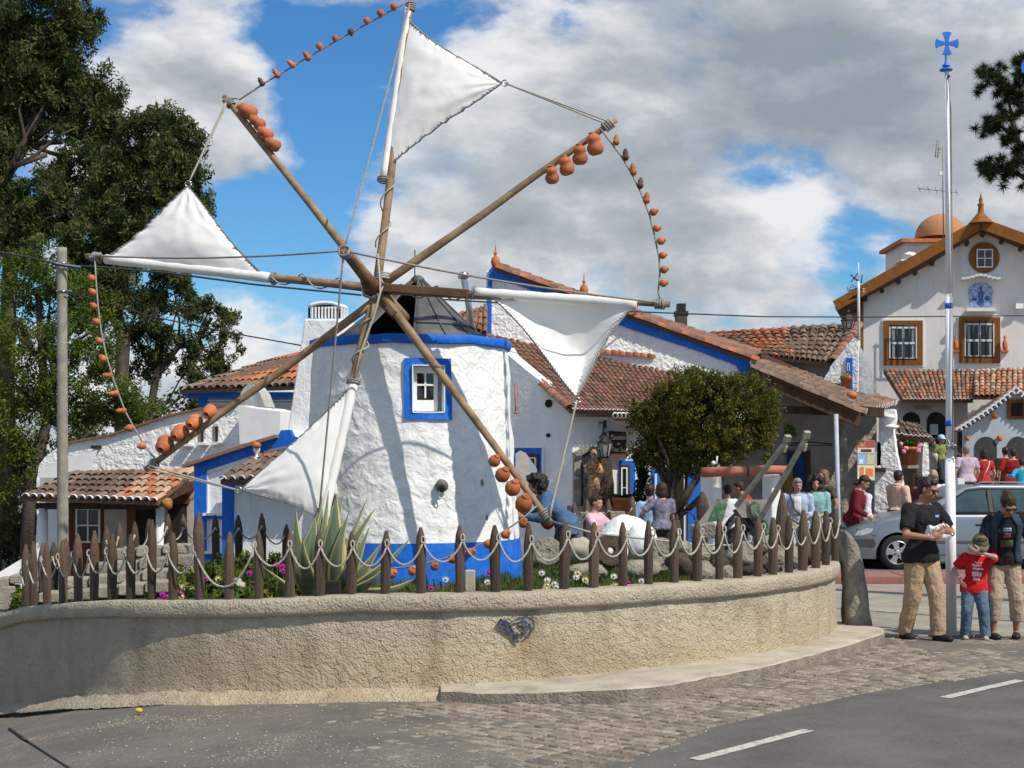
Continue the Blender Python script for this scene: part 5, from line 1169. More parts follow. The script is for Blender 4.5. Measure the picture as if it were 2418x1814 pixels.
text('Ceramicas', vc.p(1460, 1034, .15), .105, sg, text_white, vc.n, sx=.58, extr=.004); text('da', vc.p(1461, 1048, .15), .07, sg, text_white, vc.n); text('Tesc Sou', vc.p(1462, 1062, .15), .115, sg, text_white, vc.n, sx=.62, extr=.005)
rect(sh, 'door_surround', vc, 1463, 1088, 1500, 1420, blue, .03, .05); rect(sh, 'door_frame', vc, 1465, 1098, 1488, 1420, brown_wood, .05, .04)
window(sh, vc, 1467, 1104, 1482, 1200, cols=1, rows=2, off=.075, name='door')
rect(sh, 'plinth_step', vc, 1350, 1196, 1470, 1206, stone, .3, .35)
rect(sh, 'door_surround', vc, 1540, 1105, 1570, 1420, blue, .03, .05); rect(sh, 'doorway', vc, 1572, 1105, 1615, 1420, dark_in, .02, .03); rect(sh, 'door_jamb', vc, 1625, 1110, 1656, 1420, blue, .045, .05); rect(sh, 'wall_pipe', vc, 1547, 1118, 1551, 1260, plain_white, .1, .03)
pt = thing('potted_plant', 'terracotta pot with a spiky green plant on the ledge by the shop door', 'plant pot', vc.p(1467, 1215, .5))
mb = MB(); mb.lathe([(0, 0), (.10, 0), (.145, .25), (.155, .25), (.155, .30), (.13, .30), (.12, .24)], vc.p(1467, 1217, .5) , 16); mb.build('pot', terra, pt)
mb = MB()
for k in range(16):
    a = rng.uniform(0, 6.28); b_ = vc.p(1470, 1180, .5); mb.add([b_ + V((-.015, 0, 0)), b_ + V((.015, 0, 0)), b_ + V((math.cos(a) * .14, math.sin(a) * .1, .10)), b_ + V((math.cos(a) * .26, math.sin(a) * .14, .06))], [(0, 1, 2), (0, 2, 3)])
mb.build('leaves', plant_m, pt, normals=False)
# arched painted panel beside the mill, behind the curly-haired visitor
tl = MB(); tl.prism([P(1217, 1200, 22.6), P(1217, 1072, 22.6), P(1228, 1064, 22.6), P(1242, 1070, 22.6), P(1268, 1108, 22.6), P(1268, 1200, 22.6)], V((0, .08, 0)))
tag(tl.build('painted_panel', M('faded_blue_mural', (.36, .43, .52), (.55, .47, .38), rough=.8, scale=7, lo=.45, hi=.55)), 'small faded blue and stone-coloured gabled panel beside the right flank of the mill', 'panel')
# ---- porch roof and covered yard on the right
py_ = thing('porch_building', 'covered porch with an old brown tiled roof, white post and rough stone pillar', 'building', PG(1950, 30, 0))
A0 = P(1772, 868, 28.2); A1 = P(2032, 978, 28.2); B1_ = P(2112, 956, 31.8); B0 = P(1800, 852, 32.0)
rf = roof(py_, A1, B1_, B0, A0, 16, 15, lambda i, j, u, v: tile_old if rng.random() < .8 else tile_brown, white_eave=True, wr=1.1)
verge(rf, A1 + V((0, 0, .02)), A0, 13, lambda i: tile_old, .2)
mb = MB(); mb.bar(A0 + V((0, .05, -.14)), A1 + V((0, .05, -.14)), .10, .20); mb.build('fascia', brown_wood, py_)
vpw = VP(1760, 31.4, 2100, 31.2)
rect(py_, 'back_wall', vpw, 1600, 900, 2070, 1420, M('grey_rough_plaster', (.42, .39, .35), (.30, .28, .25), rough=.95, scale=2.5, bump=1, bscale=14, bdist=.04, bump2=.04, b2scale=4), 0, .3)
mb = MB(); mb.bar(P(1850, 968, 28.6), P(1975, 972, 28.6), .16, .14); mb.build('tie_beam', brown_wood, py_)
mb = MB(); mb.bar(P(1972, 966, 28.4), P(2085, 975, 28.4), .2, .18); mb.build('tie_beam', brown_wood, py_)
mb = MB(); mb.tube([P(1984, 1400, 28.1), P(1974, 978, 28.1)], .042, 10); mb.build('post', M('pale_blue_grey_post', (.50, .54, .62), (.4, .43, .5), rough=.5), py_)
def pil(u, v):
    a = 2 * math.pi * u; x = 1991 + (4 if v < .6 else 0) * (v - .3); q = P(1990, 1400 - 425 * v, 28.9); r_ = .085 * (1.25 if v < .83 else .8) * (1 + disp((math.cos(a), math.sin(a), v * 9), 2.5, .25)); return q + V((math.cos(a) * r_, math.sin(a) * r_, 0))
mb = MB(); mb.grid(pil, 12, 34); mb.build('stone_pillar', stone, py_)
rect(py_, 'blue_door', vpw, 1858, 1072, 1905, 1240, M('dim_blue_door', (.02, .07, .28), (.02, .05, .18), rough=.7), .03, .05); rect(py_, 'door_frame', vpw, 1903, 1064, 1914, 1240, M('dark_red_frame', (.14, .05, .03)), .05, .06); rect(py_, 'door_frame', vpw, 1850, 1064, 1905, 1072, MATS['dark_red_frame'], .06, .06)
mb = MB(); mb.tube([P(1866, 1048, 29), P(1910, 1044, 29), P(1965, 1049, 29)], .012, 5); mb.tube([P(1866, 1052, 29), P(1965, 1052, 29)], .009, 5); mb.build('rail', black_m, py_)
rect(py_, 'ochre_post', vpw, 1856, 1100, 1872, 1260, M('ochre_yellow_paint', (.42, .24, .03), (.35, .2, .03), rough=.8), .3, .2)
# poster
ps = thing('poster', 'tall poster of small coloured food pictures on the porch wall', 'poster', P(2046, 1140, 28.0))
vps = VP(2020, 28.6, 2070, 28.6)
rect(ps, 'board', vps, 2024, 1040, 2066, 1136, M('poster_board', (.55, .30, .16), (.5, .25, .12), rough=.5), 0, .02)
pcs = [((.55, .10, .03), 2025, 1041, 2043, 1056), ((.30, .06, .04), 2045, 1041, 2065, 1056), ((.62, .5, .4), 2025, 1058, 2065, 1071), ((.18, .42, .72), 2025, 1073, 2044, 1097), ((.42, .45, .30), 2046, 1073, 2065, 1097), ((.72, .6, .42), 2025, 1099, 2065, 1134), ((.60, .17, .05), 2029, 1103, 2040, 1128), ((.60, .17, .05), 2044, 1106, 2062, 1126), ((.07, .02, .02), 2033, 1061, 2058, 1068), ((.8, .75, .7), 2029, 1085, 2038, 1095), ((.75, .65, .3), 2030, 1045, 2038, 1052)]
for i, (c, a, b, d, e) in enumerate(pcs): rect(ps, 'picture', vps, a, b, d, e, M('poster_ink_%d' % i, c, tuple(min(1, q * 1.6 + .05) for q in c), rough=.5, scale=40), .004 + .002 * (i > 5) + .001 * (i % 2), .003)
# rough buttress with arched opening at the porch's right end
vbt = VP(2055, 28.9, 2135, 28.7)
bt = thing('rough_buttress', 'rough whitewashed buttress wall with an arched barred opening and wooden sill', 'wall', P(2095, 1300, 28.8))
wallpart(bt, 'wall', vbt, wobble([(2066, 1145), (2068, 1100), (2080, 1098), (2080, 1050), (2074, 1042), (2080, 1020), (2090, 1005), (2084, 985), (2078, 968), (2112, 965), (2114, 990), (2108, 1015), (2118, 1080), (2132, 1150), (2145, 1260), (2150, 1420), (2066, 1420)], 2.5, 9, 4), .5, rough_white)
rect(bt, 'pier', vbt, 2064, 1045, 2070, 1420, plain_white, -.02, .3)
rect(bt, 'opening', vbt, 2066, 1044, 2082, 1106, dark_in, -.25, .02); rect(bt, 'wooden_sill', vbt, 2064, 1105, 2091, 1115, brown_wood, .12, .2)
mb = MB()
for (x, y, w_) in ((2100, 985, 28), (2104, 1008, 34)): mb.blob(vbt.p(x, y, .05), (w_ * .008 / 2, .12, .05), 8, 12, .3, seed=x)
mb.build('plaster_ledges', plain_white, bt)
sr = thing('stall_roof', 'little sloping tiled lean-to with a white scalloped edge over the flower pots', 'roof', P(2150, 1020, 30))
roof(sr, P(2100, 1028, 30), P(2200, 1038, 30), P(2170, 1008, 31.2), P(2092, 985, 31.2), 9, 3, lambda i, j, u, v: tile_old, white_eave=True, wr=1.1)
mb = MB(); mb.prism([P(2180, 1040, 30.4), P(2192, 1040, 30.4), P(2198, 1190, 30.4), P(2176, 1190, 30.4)], V((0, .4, 0))); mb.build('rough_pier', rough_white, sr)
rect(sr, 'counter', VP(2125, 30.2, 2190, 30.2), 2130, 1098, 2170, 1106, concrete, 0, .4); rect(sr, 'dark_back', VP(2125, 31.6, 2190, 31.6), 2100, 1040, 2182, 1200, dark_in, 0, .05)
fp = thing('geranium_pot', 'large terracotta pot of pink geraniums under the little lean-to', 'plant pot', P(2149, 1098, 30))
mb = MB(); mb.lathe([(0, 0), (.13, 0), (.20, .30), (.215, .30), (.215, .36), (.18, .36), (.17, .3)], P(2149, 1099, 30) , 16); mb.build('pot', terra, fp)
leafcloud('foliage', plant_m, [(*(P(2149 + rng.uniform(-20, 20), 1058 + rng.uniform(-12, 10), 30)), .08) for _ in range(16)], 40, .07, .7, 1, parent=fp, seed=5)
for k in range(9):
    mb = MB(); mb.blob(P(rng.choice((2132, 2140, 2158, 2168, 2130, 2170)) + rng.uniform(-4, 4), 1055 + rng.uniform(-10, 14), 29.8), .045, 6, 8, .4, 4, seed=k); mb.build('bloom', M('pink_bloom', (.75, .35, .45), (.7, .2, .3), rough=.8), fp)
# ---- tiled house behind (middle right)
mh = thing('mottled_roof_house', 'house with a mottled orange and grey tiled roof behind the porch, rounded at its end', 'house', PG(1880, 33, 0))
cgp = P(1760, 854, 31.5)
rf = roof(mh, P(1782, 838, 31.5), P(1962, 858, 31.2), P(2030, 768, 34.2), P(1672, 790, 34.4), 15, 8, lambda i, j, u, v: (tile_red if (u < .55 and (j > 5 or (1 < j < 5 and .1 < u < .5) or rng.random() < .25)) else tile_old), wr=1.1, ridge=14)
verge(rf, P(1964, 856, 31.15), P(2028, 768, 34.1), 9, lambda i: tile_brown, .24)
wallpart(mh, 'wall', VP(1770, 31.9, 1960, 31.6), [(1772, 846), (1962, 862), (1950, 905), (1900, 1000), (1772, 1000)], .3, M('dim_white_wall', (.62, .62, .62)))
wallpart(mh, 'coping', VP(1780, 30.9, 1880, 30.7), [(1795, 842), (1800, 834), (1868, 862), (1872, 876), (1868, 884)], .25, tile_brown)
vq = VP(1935, 31.0, 2085, 30.6)
wallpart(mh, 'end_wall', vq, wobble([(1938, 905), (1955, 880), (1975, 850), (2000, 815), (2018, 797), (2026, 802), (2026, 960), (1938, 960)], 1.5, 10), .4, rough_white)
def domef(u, v):
    y = 960 - 160 * v; xr = ip(y, [800, 815, 835, 860, 900, 945, 960], [2026, 2040, 2060, 2073, 2085, 2088, 2088]); a = math.pi * (u - .5) + .0
    xl = 2020; cx = xl; hw = (xr - xl); q = P(cx, y, 31.0); t_ = u * math.pi / 2; return V((q.x + math.sin(t_) * hw * 31 / F, 30.9 + (1 - math.cos(t_)) * 1.0, q.z + disp((u * 4, v * 4, 0), 2, .03)))
mb = MB(); mb.grid(domef, 20, 20); mb.build('rounded_end', M('grey_end_plaster', (.36, .38, .39), (.25, .27, .28), rough=.95, scale=5, bump=.8, bscale=20, bdist=.03, bump2=.04, b2scale=6), mh)  # rounded end in a darker grey than the white end wall
rect(mh, 'window_trim', vq, 1998, 845, 2013, 925, blue, .03, .05); window(mh, vq, 2000, 858, 2006, 905, cols=1, rows=2, off=.05, fw=1.5)
mb = MB(); mb.lathe([(0, 0), (.07, 0), (.11, .2), (.12, .2), (.12, .26)], vq.p(1998, 920, .15), 12); mb.build('wall_pot', terra, mh)
leafcloud('pot_plant', plant_m, [(*(vq.p(1998, 890, .15)), .1)], 60, .07, .5, 1.2, parent=mh, seed=8)
# spherical pot on the porch roof
mb = MB(); mb.blob(P(2012, 934, 29.2), (.105, .1, .085), 10, 14, .04); tag(mb.build('clay_pot', terra), 'round orange clay pot lying on the porch roof tiles', 'pot')
# lantern on the ridge and weather vane
l2 = thing('roof_lantern', 'old street-type lantern standing on the ridge of the mottled roof', 'lantern', P(2003, 775, 33.5)); q0 = P(2003, 775, 33.5)
mb = MB(); mb.lathe([(.15, .17), (.09, .28), (.03, .31), (.03, .34), (.05, .36), (.0, .42)], q0, 6, smooth=False)
for j in range(6):
    a = math.pi * j / 3; mb.tube([q0 + V((.09 * math.cos(a), .09 * math.sin(a), 0)), q0 + V((.16 * math.cos(a), .16 * math.sin(a), .17))], .010, 4)
mb.tube([q0 + V((.16 * math.cos(a * math.pi / 3), .16 * math.sin(a * math.pi / 3), .17)) for a in range(7)], .014, 4); mb.build('lantern_frame', black_m, l2)
mb = MB(); mb.lathe([(.085, 0), (.15, .165)], q0, 6, smooth=False); mb.build('lantern_glass', MATS['milky_glass'], l2)
wv = thing('weather_vane', 'pale weather-vane mast with wind letters beside the ochre eave', 'weather vane', P(2028, 800, 33)); 
mb = MB(); mb.tube([P(2029, 850, 33), P(2027, 690, 33), P(2027, 665, 33)], .03, 8); mb.tube([P(2027, 665, 33), P(2027, 620, 33)], .012, 6); mb.build('mast', plain_white, wv)
mb = MB(); mb.bar(P(2008, 648, 33), P(2024, 664, 33), .02); mb.bar(P(2009, 667, 33), P(2026, 645, 33), .02); mb.bar(P(2018, 657, 33), P(2034, 668, 33), .02); mb.bar(P(2034, 668, 33), P(2036, 650, 33), .02); mb.tube([P(2002, 688, 33), P(2026, 680, 33), P(2041, 686, 33)], .009, 5); mb.build('vane', black_m, wv)
text('N', P(2004, 683, 33), .11, wv, black_m, (0, -1, 0)); text('Oe', P(2015, 677, 33), .11, wv, black_m, (0, -1, 0)); text('E', P(2040, 686, 33), .12, wv, plain_white, (0, -1, 0))
# ---- big cream house
gh = thing('big_gable_house', 'tall cream house with ochre eaves, round attic window and barred windows at the right', 'house', PG(2320, 44, 0))
vh = VP(2020, 44.5, 2418, 43.3)
wallpart(gh, 'wall', vh, [(2039, 706), (2200, 622), (2316, 548), (2560, 650), (2560, 1160), (2039, 1160)], .5, cream)
side = MB(); a = vh.p(2022, 1160); b = vh.p(2022, 700); side.prism([a, b, vh.p(2039, 705), vh.p(2039, 1160)], V((0, .6, 0))); side.build('corner_pilaster', ochre, gh)
# roof slabs with overhang toward the street
apx = vh.p(2316, 518, .55); lf_ = vh.p(1972, 718, .55); rt = vh.p(2640, 640, .55); back = -vh.n * 7
for nm, e in (('left', lf_), ('right', rt)):
    mb = MB(); mb.prism([apx, e, e + back, apx + back], V((0, 0, -.10))); mb.build('roof', tile_bed, gh)
    mb = MB(); mb.bar(apx + vh.n * .03 + V((0, 0, -.12)), e + vh.n * .03 + V((0, 0, -.06)), .09, .30); mb.build('barge_board', ochre, gh)
mb = MB(); q = apx; mb.lathe([(.35, -.12), (.2, .05), (.09, .18), (.07, .35), (.10, .42), (.05, .46), (.06, .55), (.03, .62), (0, .78)], q, 12); mb.build('finial', ochre, gh)
mb = MB(); mb.prism([lf_ + V((0, 0, -.12)), vh.p(2022, 735, .4), vh.p(2030, 735, .4), vh.p(2030, 690, .7)], back * .3); mb.build('eave_soffit', brown_wood, gh)
for (x, y) in ((2044, 708), (2083, 688), (2122, 667), (2161, 646), (2201, 624), (2283, 577), (2320, 556), (2364, 573), (2409, 590)):
    mb = MB(); q = vh.p(x, y, .0); mb.tube([q, q + vh.n * .42], .065, 8); mb.build('rafter_end', brown_wood, gh)
def circ(vp, cx, cy, r_, n=32, off=0.0): return [vp.p(cx + r_ * math.cos(2 * math.pi * j / n), cy + r_ * math.sin(2 * math.pi * j / n), off) for j in range(n)]
mb = MB(); mb.prism(circ(vh, 2324, 608, 36.5, 36, .05), -vh.n * .04); mb.build('round_surround', ochre, gh)
window(gh, vh, 2306, 588, 2345, 632, fw=3, bar=2, off=.10, name='window')
def barwin(x0, y0, x1, y1):
    rect(gh, 'window_surround', vh, x0 - 3, y0 - 3, x1 + 3, y1 + 3, plain_white, .03, .03)
    for (a, b, c, d) in ((x0, y0, x1, y0 + 13), (x0, y1 - 13, x1, y1), (x0, y0 + 13, x0 + 13, y1 - 13), (x1 - 13, y0 + 13, x1, y1 - 13)): rect(gh, 'window_trim', vh, a, b, c, d, ochre, .06, .04)
    w_ = window(gh, vh, x0 + 14, y0 + 15, x1 - 14, y1 - 14, cols=2, rows=2, fw=4, bar=5, off=.07)
    for cx_ in (x0 + 21, x1 - 26):
        mb = MB(); mb.prism([vh.p(cx_, y0 + 21, .052), vh.p(cx_ + 6, y0 + 21, .052), vh.p(cx_ + 6, y1 - 18, .052), vh.p(cx_, y1 - 18, .052)], -vh.n * .003); mb.build('curtain', M('curtain_grey', (.34, .38, .37), (.26, .3, .3)), w_)
    gr = MB()
    for i in range(5): x = x0 + 18 + i * (x1 - x0 - 36) / 4; gr.tube([vh.p(x, y0 + 8, .22), vh.p(x, y1 - 12, .22)], .018, 5)
    gr.tube([vh.p(x0 + 14, y0 + 12, .22), vh.p(x1 - 14, y0 + 12, .22)], .018, 5); gr.tube([vh.p(x0 + 14, y1 - 15, .22), vh.p(x1 - 14, y1 - 15, .22)], .018, 5); gr.build('window_grille', black_m, gh)
barwin(2086, 757, 2179, 863); barwin(2264, 749, 2362, 858)
for x in (2257, 2373):
    mb = MB(); q = vh.p(x, 828, .15); mb.lathe([(0, 0), (.06, 0), (.09, .12), (.09, .25), (.05, .34), (.03, .38), (.05, .46), (.02, .5), (0, .5)], q, 10, sc=.85); mb.bar(vh.p(x - 8, 830, .1), vh.p(x + 8, 830, .1), .25, .05); mb.build('clay_ornament', terra, gh)
tp = thing('tile_panel', 'blue and white glazed tile picture under a little tiled hood on the cream gable', 'tile panel', vh.p(2316, 728, .1))
wallpart(tp, 'panel', vh, [(2290, 725), (2290, 700), (2287, 690), (2291, 676), (2302, 669), (2316, 666), (2330, 669), (2341, 676), (2345, 690), (2342, 700), (2342, 725)], .05, M('azulejo_ground', (.42, .50, .62), (.14, .24, .46), rough=.35, scale=14, lo=.42, hi=.58), .06)
mb = MB()
for (x, y, a_, b_) in ((2316, 680, 4, 5), (2316, 697, 7, 13), (2316, 715, 9, 9), (2331, 705, 7, 6), (2301, 707, 6, 4)): mb.prism([vh.p(x + a_ * math.cos(j * .628), y + b_ * math.sin(j * .628), .066) for j in range(10)], -vh.n * .004)
mb.build('painted_figure', M('azulejo_blue', (.03, .07, .26), (.10, .18, .42), rough=.35, scale=14), tp)
rect(tp, 'ledge', vh, 2282, 727, 2352, 735, plain_white, .35, .35)
for i in range(9):
    x = 2275 + i * 10.2; y = 662 - 9 * math.exp(-((x - 2316) / 26) ** 2); mb = MB(); q = vh.p(x, y, .12); mb.prism([q + vh.u * (.07 * math.cos(math.pi * k / 8)) + V((0, 0, .06 * math.sin(math.pi * k / 8))) + vh.n * .2 for k in range(9)], -vh.n * .3); mb.build('hood_tile', tile_white, tp)
mb = MB(); mb.box(vh.p(2405, 724, .1), (.22, .2, .15)); tag(mb.build('alarm_box', plain_white, bevel=.01), 'small white box on the cream wall at the right edge', 'box')
# dome and turret behind the cream house
dm = thing('domed_turret', 'white square turret with a salmon-orange dome behind the cream gable', 'turret', P(2230, 620, 50))
mb = MB(); a = P(2137, 700, 50); b = P(2330, 560, 50); mb.prism([P(2137, 720, 50), P(2330, 720, 50), P(2330, 572, 50), P(2137, 572, 50)], V((0, 2.6, 0))); mb.build('turret_wall', cream, dm)
mb = MB(); mb.prism([P(2128, 572, 49.8), P(2340, 572, 49.8), P(2340, 563, 49.8), P(2128, 563, 49.8)], V((0, 3, 0))); mb.build('turret_cornice', terra, dm)
c = P(2222, 563, 51.2); mb = MB(); mb.lathe([(.86 * math.cos(t_ * math.pi / 20), .82 * math.sin(t_ * math.pi / 20)) for t_ in range(11)], c, 32); mb.build('dome', M('salmon_dome', (.50, .22, .11), (.42, .20, .10), rough=.85, scale=2), dm)
mb = MB(); mb.prism([P(2128, 616, 48), P(2180, 616, 48), P(2180, 610, 48), P(2128, 612, 48)], V((0, 1, 0))); mb.blob(P(2150, 605, 48.2), (.25, .2, .12), 8, 10, .5); mb.build('scroll', plain_white, dm)
# antennas (on the cream house roof)
an = thing('tv_antenna', 'thin television antenna mast rising behind the flagpole', 'antenna', P(2224, 560, 47)); mb = MB(); mb.tube([P(2228, 570, 47), P(2226, 345, 47)], .02, 6)
mb.tube([P(2168, 445, 47), P(2262, 455, 47)], .012, 4)
for x in (2170, 2192, 2210, 2224, 2245, 2258): mb.tube([P(x - 2, 438 + (x - 2168) * .1, 46.6), P(x + 3, 453 + (x - 2168) * .1, 47.4)], .008, 4)
mb.tube([P(2212, 351, 47), P(2228, 353, 47)], .012, 4); mb.tube([P(2213, 330, 47), P(2208, 372, 47)], .014, 4); mb.tube([P(2219, 330, 47), P(2214, 374, 47)], .014, 4)
for y in range(334, 372, 7): mb.tube([P(2210, y, 47), P(2219, y - 2, 47)], .008, 4)
mb.build('mast', pole_grey, an)
mb = MB(); mb.box(P(2221, 410, 46.9), (.1, .08, .12)); mb.build('amplifier_box', plain_white, an)
# ---- arcade annex with tiled roof, shop hatch gable on the right
ar = thing('arcade_annex', 'low arcade with an old tiled roof and two dark arches under the cream house', 'building', PG(2200, 41, 0))
vr2 = VP(2130, 41.0, 2420, 41.5)
rf = roof(ar, P(2130, 946, 40.4), P(2298, 946, 40.6), P(2300, 876, 43.0), P(2086, 876, 42.8), 19, 10, lambda i, j, u, v: rng.choice((tile_tan, tile_tan, tile_tan, tile_old, tile_brown, tile_red)), white_eave=True, wr=1.15)
rf2 = roof(ar, P(2298, 938, 40.2), P(2440, 938, 40.4), P(2440, 872, 43.0), P(2300, 876, 43.0), 11, 9, lambda i, j, u, v: tile_pink if j > 1 and rng.random() < .7 else rng.choice((tile_tan, tile_red)), wr=1.15)
def arch(cx, hw, ytop, ybot, n=12): return [(cx - hw, ybot)] + [(cx - hw * math.cos(math.pi * i / n), ytop + hw * 1.0 - hw * math.sin(math.pi * i / n)) for i in range(n + 1)] + [(cx + hw, ybot)]
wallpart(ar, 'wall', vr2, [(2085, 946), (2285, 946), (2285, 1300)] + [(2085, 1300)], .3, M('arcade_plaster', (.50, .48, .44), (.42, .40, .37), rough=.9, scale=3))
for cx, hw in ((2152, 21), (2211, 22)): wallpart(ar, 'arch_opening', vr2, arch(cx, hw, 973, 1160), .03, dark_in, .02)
rect(ar, 'sign_plate', vr2, 2157, 960, 2200, 970, M('grey_tile_sign', (.42, .42, .44)), .03, .02); rect(ar, 'sign_rim', vr2, 2159, 961.5, 2198, 968.5, M('pale_tile_sign', (.55, .55, .56)), .035, .01)
text('SALA DA ROCA', vr2.p(2178.5, 965, .045), .085, ar, black_m, vr2.n, sx=.72)
rect(ar, 'notice', vr2, 2196, 1002, 2215, 1027, M('notice_paper', (.42, .47, .52)), .05, .01); rect(ar, 'notice', vr2, 2151, 998, 2168, 1010, MATS['notice_paper'], .05, .01)
hg = thing('hatch_gable_house', 'pale blue-grey gabled kiosk house with a brown window and two arched hatches', 'house', PG(2390, 38, 0))
vk = VP(2270, 37.6, 2440, 37.4)
wallpart(hg, 'wall', vk, [(2272, 1016), (2300, 1001), (2345, 972), (2400, 925), (2455, 962), (2520, 1000), (2520, 1300), (2272, 1300)], .4, M('bluish_plaster', (.47, .51, .55), (.42, .46, .50), rough=.9, scale=3))
for (p, q, n) in (((2266, 1014), (2400, 920), 13), ((2400, 920), (2500, 985), 10)):
    for i in range(n):
        x = p[0] + (q[0] - p[0]) * i / n; y = p[1] + (q[1] - p[1]) * i / n - (4 * math.sin(math.pi * i / n) * -1); mb = MB(); q_ = vk.p(x, y + 2, .30); arc_ = [q_ + vk.u * (.085 * math.cos(math.pi * k / 8)) + V((0, 0, .085 * math.sin(math.pi * k / 8))) for k in range(9)] + [q_ + vk.u * (.05 * math.cos(math.pi * k / 8)) + V((0, 0, .05 * math.sin(math.pi * k / 8))) for k in range(8, -1, -1)]; mb.prism(arc_, -vk.n * .3); mb.build('verge_tile', tile_white, hg)
    a, b = vk.p(*p, -.05), vk.p(*q, -.05); mb = MB(); mb.prism([a + V((0, 0, .03)), b + V((0, 0, .03)), b + V((0, 0, -.06)), a + V((0, 0, -.06))], V((.6, 3.0, 0))); mb.build('roof', tile_brown, hg)
rect(hg, 'window_trim', vk, 2378, 943, 2425, 990, M('brown_orange_trim', (.26, .09, .03), (.2, .07, .025)), .04, .05); rect(hg, 'window', vk, 2388, 951, 2415, 983, dark_in, .05, .02)
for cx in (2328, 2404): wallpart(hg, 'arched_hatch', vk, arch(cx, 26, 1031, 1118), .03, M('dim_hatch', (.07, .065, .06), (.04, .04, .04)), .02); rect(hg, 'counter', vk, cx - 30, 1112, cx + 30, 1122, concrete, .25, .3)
for (x, y, s_) in ((2285, 1035, .05), (2361, 1034, .065)): mb = MB(); mb.blob(vk.p(x, y, .06), (s_, .05, s_ * 1.2), 6, 8, .5); mb.build('clay_mask', terra, hg)
mb = MB(); mb.lathe([(0, 0), (.05, 0), (.075, .13)], vk.p(2347, 990, .12), 10); mb.build('wall_pot', terra, hg)
rect(hg, 'doorway', vk, 2262, 1020, 2272, 1160, dark_in, 0, .1)
tag(rect(None, 'low_wall', VP(2270, 30, 2330, 30), 2262, 1130, 2278, 1240, plain_white, 0, .3), 'white upright slab behind the parked car near the flagpole', 'wall')
mb = MB(); mb.box((16, 38.5, .28), (15, 15, .7)); tag(mb.build('terrace', M('terrace_paving', (.34, .31, .27), (.26, .24, .21), rough=.95, scale=2), bevel=.02), kind='structure')
# ---------------------------------------------------------------- trees
euc = leaf_mat('eucalyptus_leaf', (.026, .048, .013), (.070, .100, .026), (.16, .17, .045), tl=.3)
euc2 = leaf_mat('bright_acacia_leaf', (.034, .062, .010), (.10, .15, .018), (.22, .25, .04), tl=.32)
olive = leaf_mat('golden_shrub_leaf', (.034, .050, .008), (.105, .108, .014), (.24, .195, .028), tl=.25)
pine_m = leaf_mat('pine_needle', (.010, .022, .008), (.025, .045, .012), (.07, .085, .025), tl=.12)
bark = M('grey_bark', (.11, .085, .065), (.05, .04, .03), rough=.95, scale=8, bump=.8, bscale=20, bdist=.02, streak=(1, 1, .2))
def crown(tree, Y, blobs, dens, sub_r, n_per, size, elong, mat, seed, trunk=None, limbs=True, depth=1.0, droop=.0, spread=1.0, core=.35, r_tr=.16):
    """blobs: (px, py, rx, ry) photo-pixel ellipses of the crown; clumps sit on and inside their 3-D ellipsoids"""
    g = random.Random(seed); cs = []; s_ = F / Y
    for (bx, by, rx, ry) in blobs:
        c = P(bx, by, Y); rx_, rz_ = rx / s_, ry / s_; ry_ = max(rx_, rz_ * .6) * depth; k = int(dens * (rx_ * rz_) ** .9 * 13) + 8
        for _ in range(k):
            d = V((g.gauss(0, 1), g.gauss(0, 1), g.gauss(0, 1))).normalized(); t_ = g.uniform(.72, 1.02) if g.random() > core else g.uniform(.1, .75)
            q = c + V((d.x * rx_, d.y * ry_, d.z * rz_)) * t_; q += V((mnoise.noise(q * 1.3), mnoise.noise(q * 1.3 + V((5, 5, 5))), mnoise.noise(q * 1.3 + V((9, 2, 1))))) * sub_r * 2.6
            cs.append((q.x, q.y, q.z, sub_r * g.uniform(.55, 1.2)))
    leafcloud('crown', mat, cs, n_per, size, elong, spread, parent=tree, droop=droop, seed=seed)
    if trunk:
        pts = [P(x, y, Y) for x, y in trunk]; mb = MB(); n = len(pts)
        mb.tube(pts, [r_tr * (1 - .65 * i / (n - 1)) for i in range(n)], 9, wob=.08); mb.build('trunk', bark, tree)
        if limbs:
            for (bx, by, rx, ry) in blobs:
                c = P(bx, by, Y); a = min(pts, key=lambda p: (p - (c - V((0, 0, 1.1)))).length); m_ = a.lerp(c, .5) + V((g.uniform(-.2, .2), g.uniform(-.3, .3), -.15)); mb = MB()
                mb.tube([a, m_, c, c + V((g.uniform(-.1, .1), g.uniform(-.1, .1), .08))], [r_tr * .32, r_tr * .22, r_tr * .10, .008], 6); mb.build('limb', bark, tree)
t1 = thing('eucalyptus_tree', 'tallest dark eucalyptus, cut by the top left corner of the picture', 'tree', PG(60, 38, -1))
crown(t1, 38, [(40, 40, 120, 90), (130, 30, 95, 95), (165, 120, 60, 90), (90, 150, 90, 80), (20, 200, 70, 90), (190, 210, 45, 75), (235, 235, 55, 60), (150, 240, 70, 60), (255, 300, 32, 40), (205, 300, 60, 50), (110, 245, 55, 45),
      (10, 350, 40, 50), (150, 420, 60, 55), (230, 360, 45, 45), (40, 470, 80, 50), (120, 500, 80, 60), (190, 470, 50, 60), (-60, 120, 90, 150), (-10, 270, 60, 70), (30, 320, 55, 50), (-20, 480, 60, 60), (70, 540, 60, 50), (20, 560, 80, 60), (-20, 420, 40, 70)],
      11, .24, 66, .135, .30, euc, 11, trunk=[(20, 1300), (15, 900), (25, 600), (10, 420), (60, 340), (110, 200), (140, 60)], droop=.5, spread=1.15, r_tr=.24)
mb = MB()
for pts in (((5, 440), (45, 350), (80, 290), (110, 240)), ((20, 400), (80, 370), (140, 320), (185, 300)), ((30, 395), (60, 330), (45, 260), (60, 200)), ((110, 365), (60, 385), (20, 400))): mb.tube([P(x, y, 37.6) for x, y in pts], [.07, .05, .035, .015], 6)
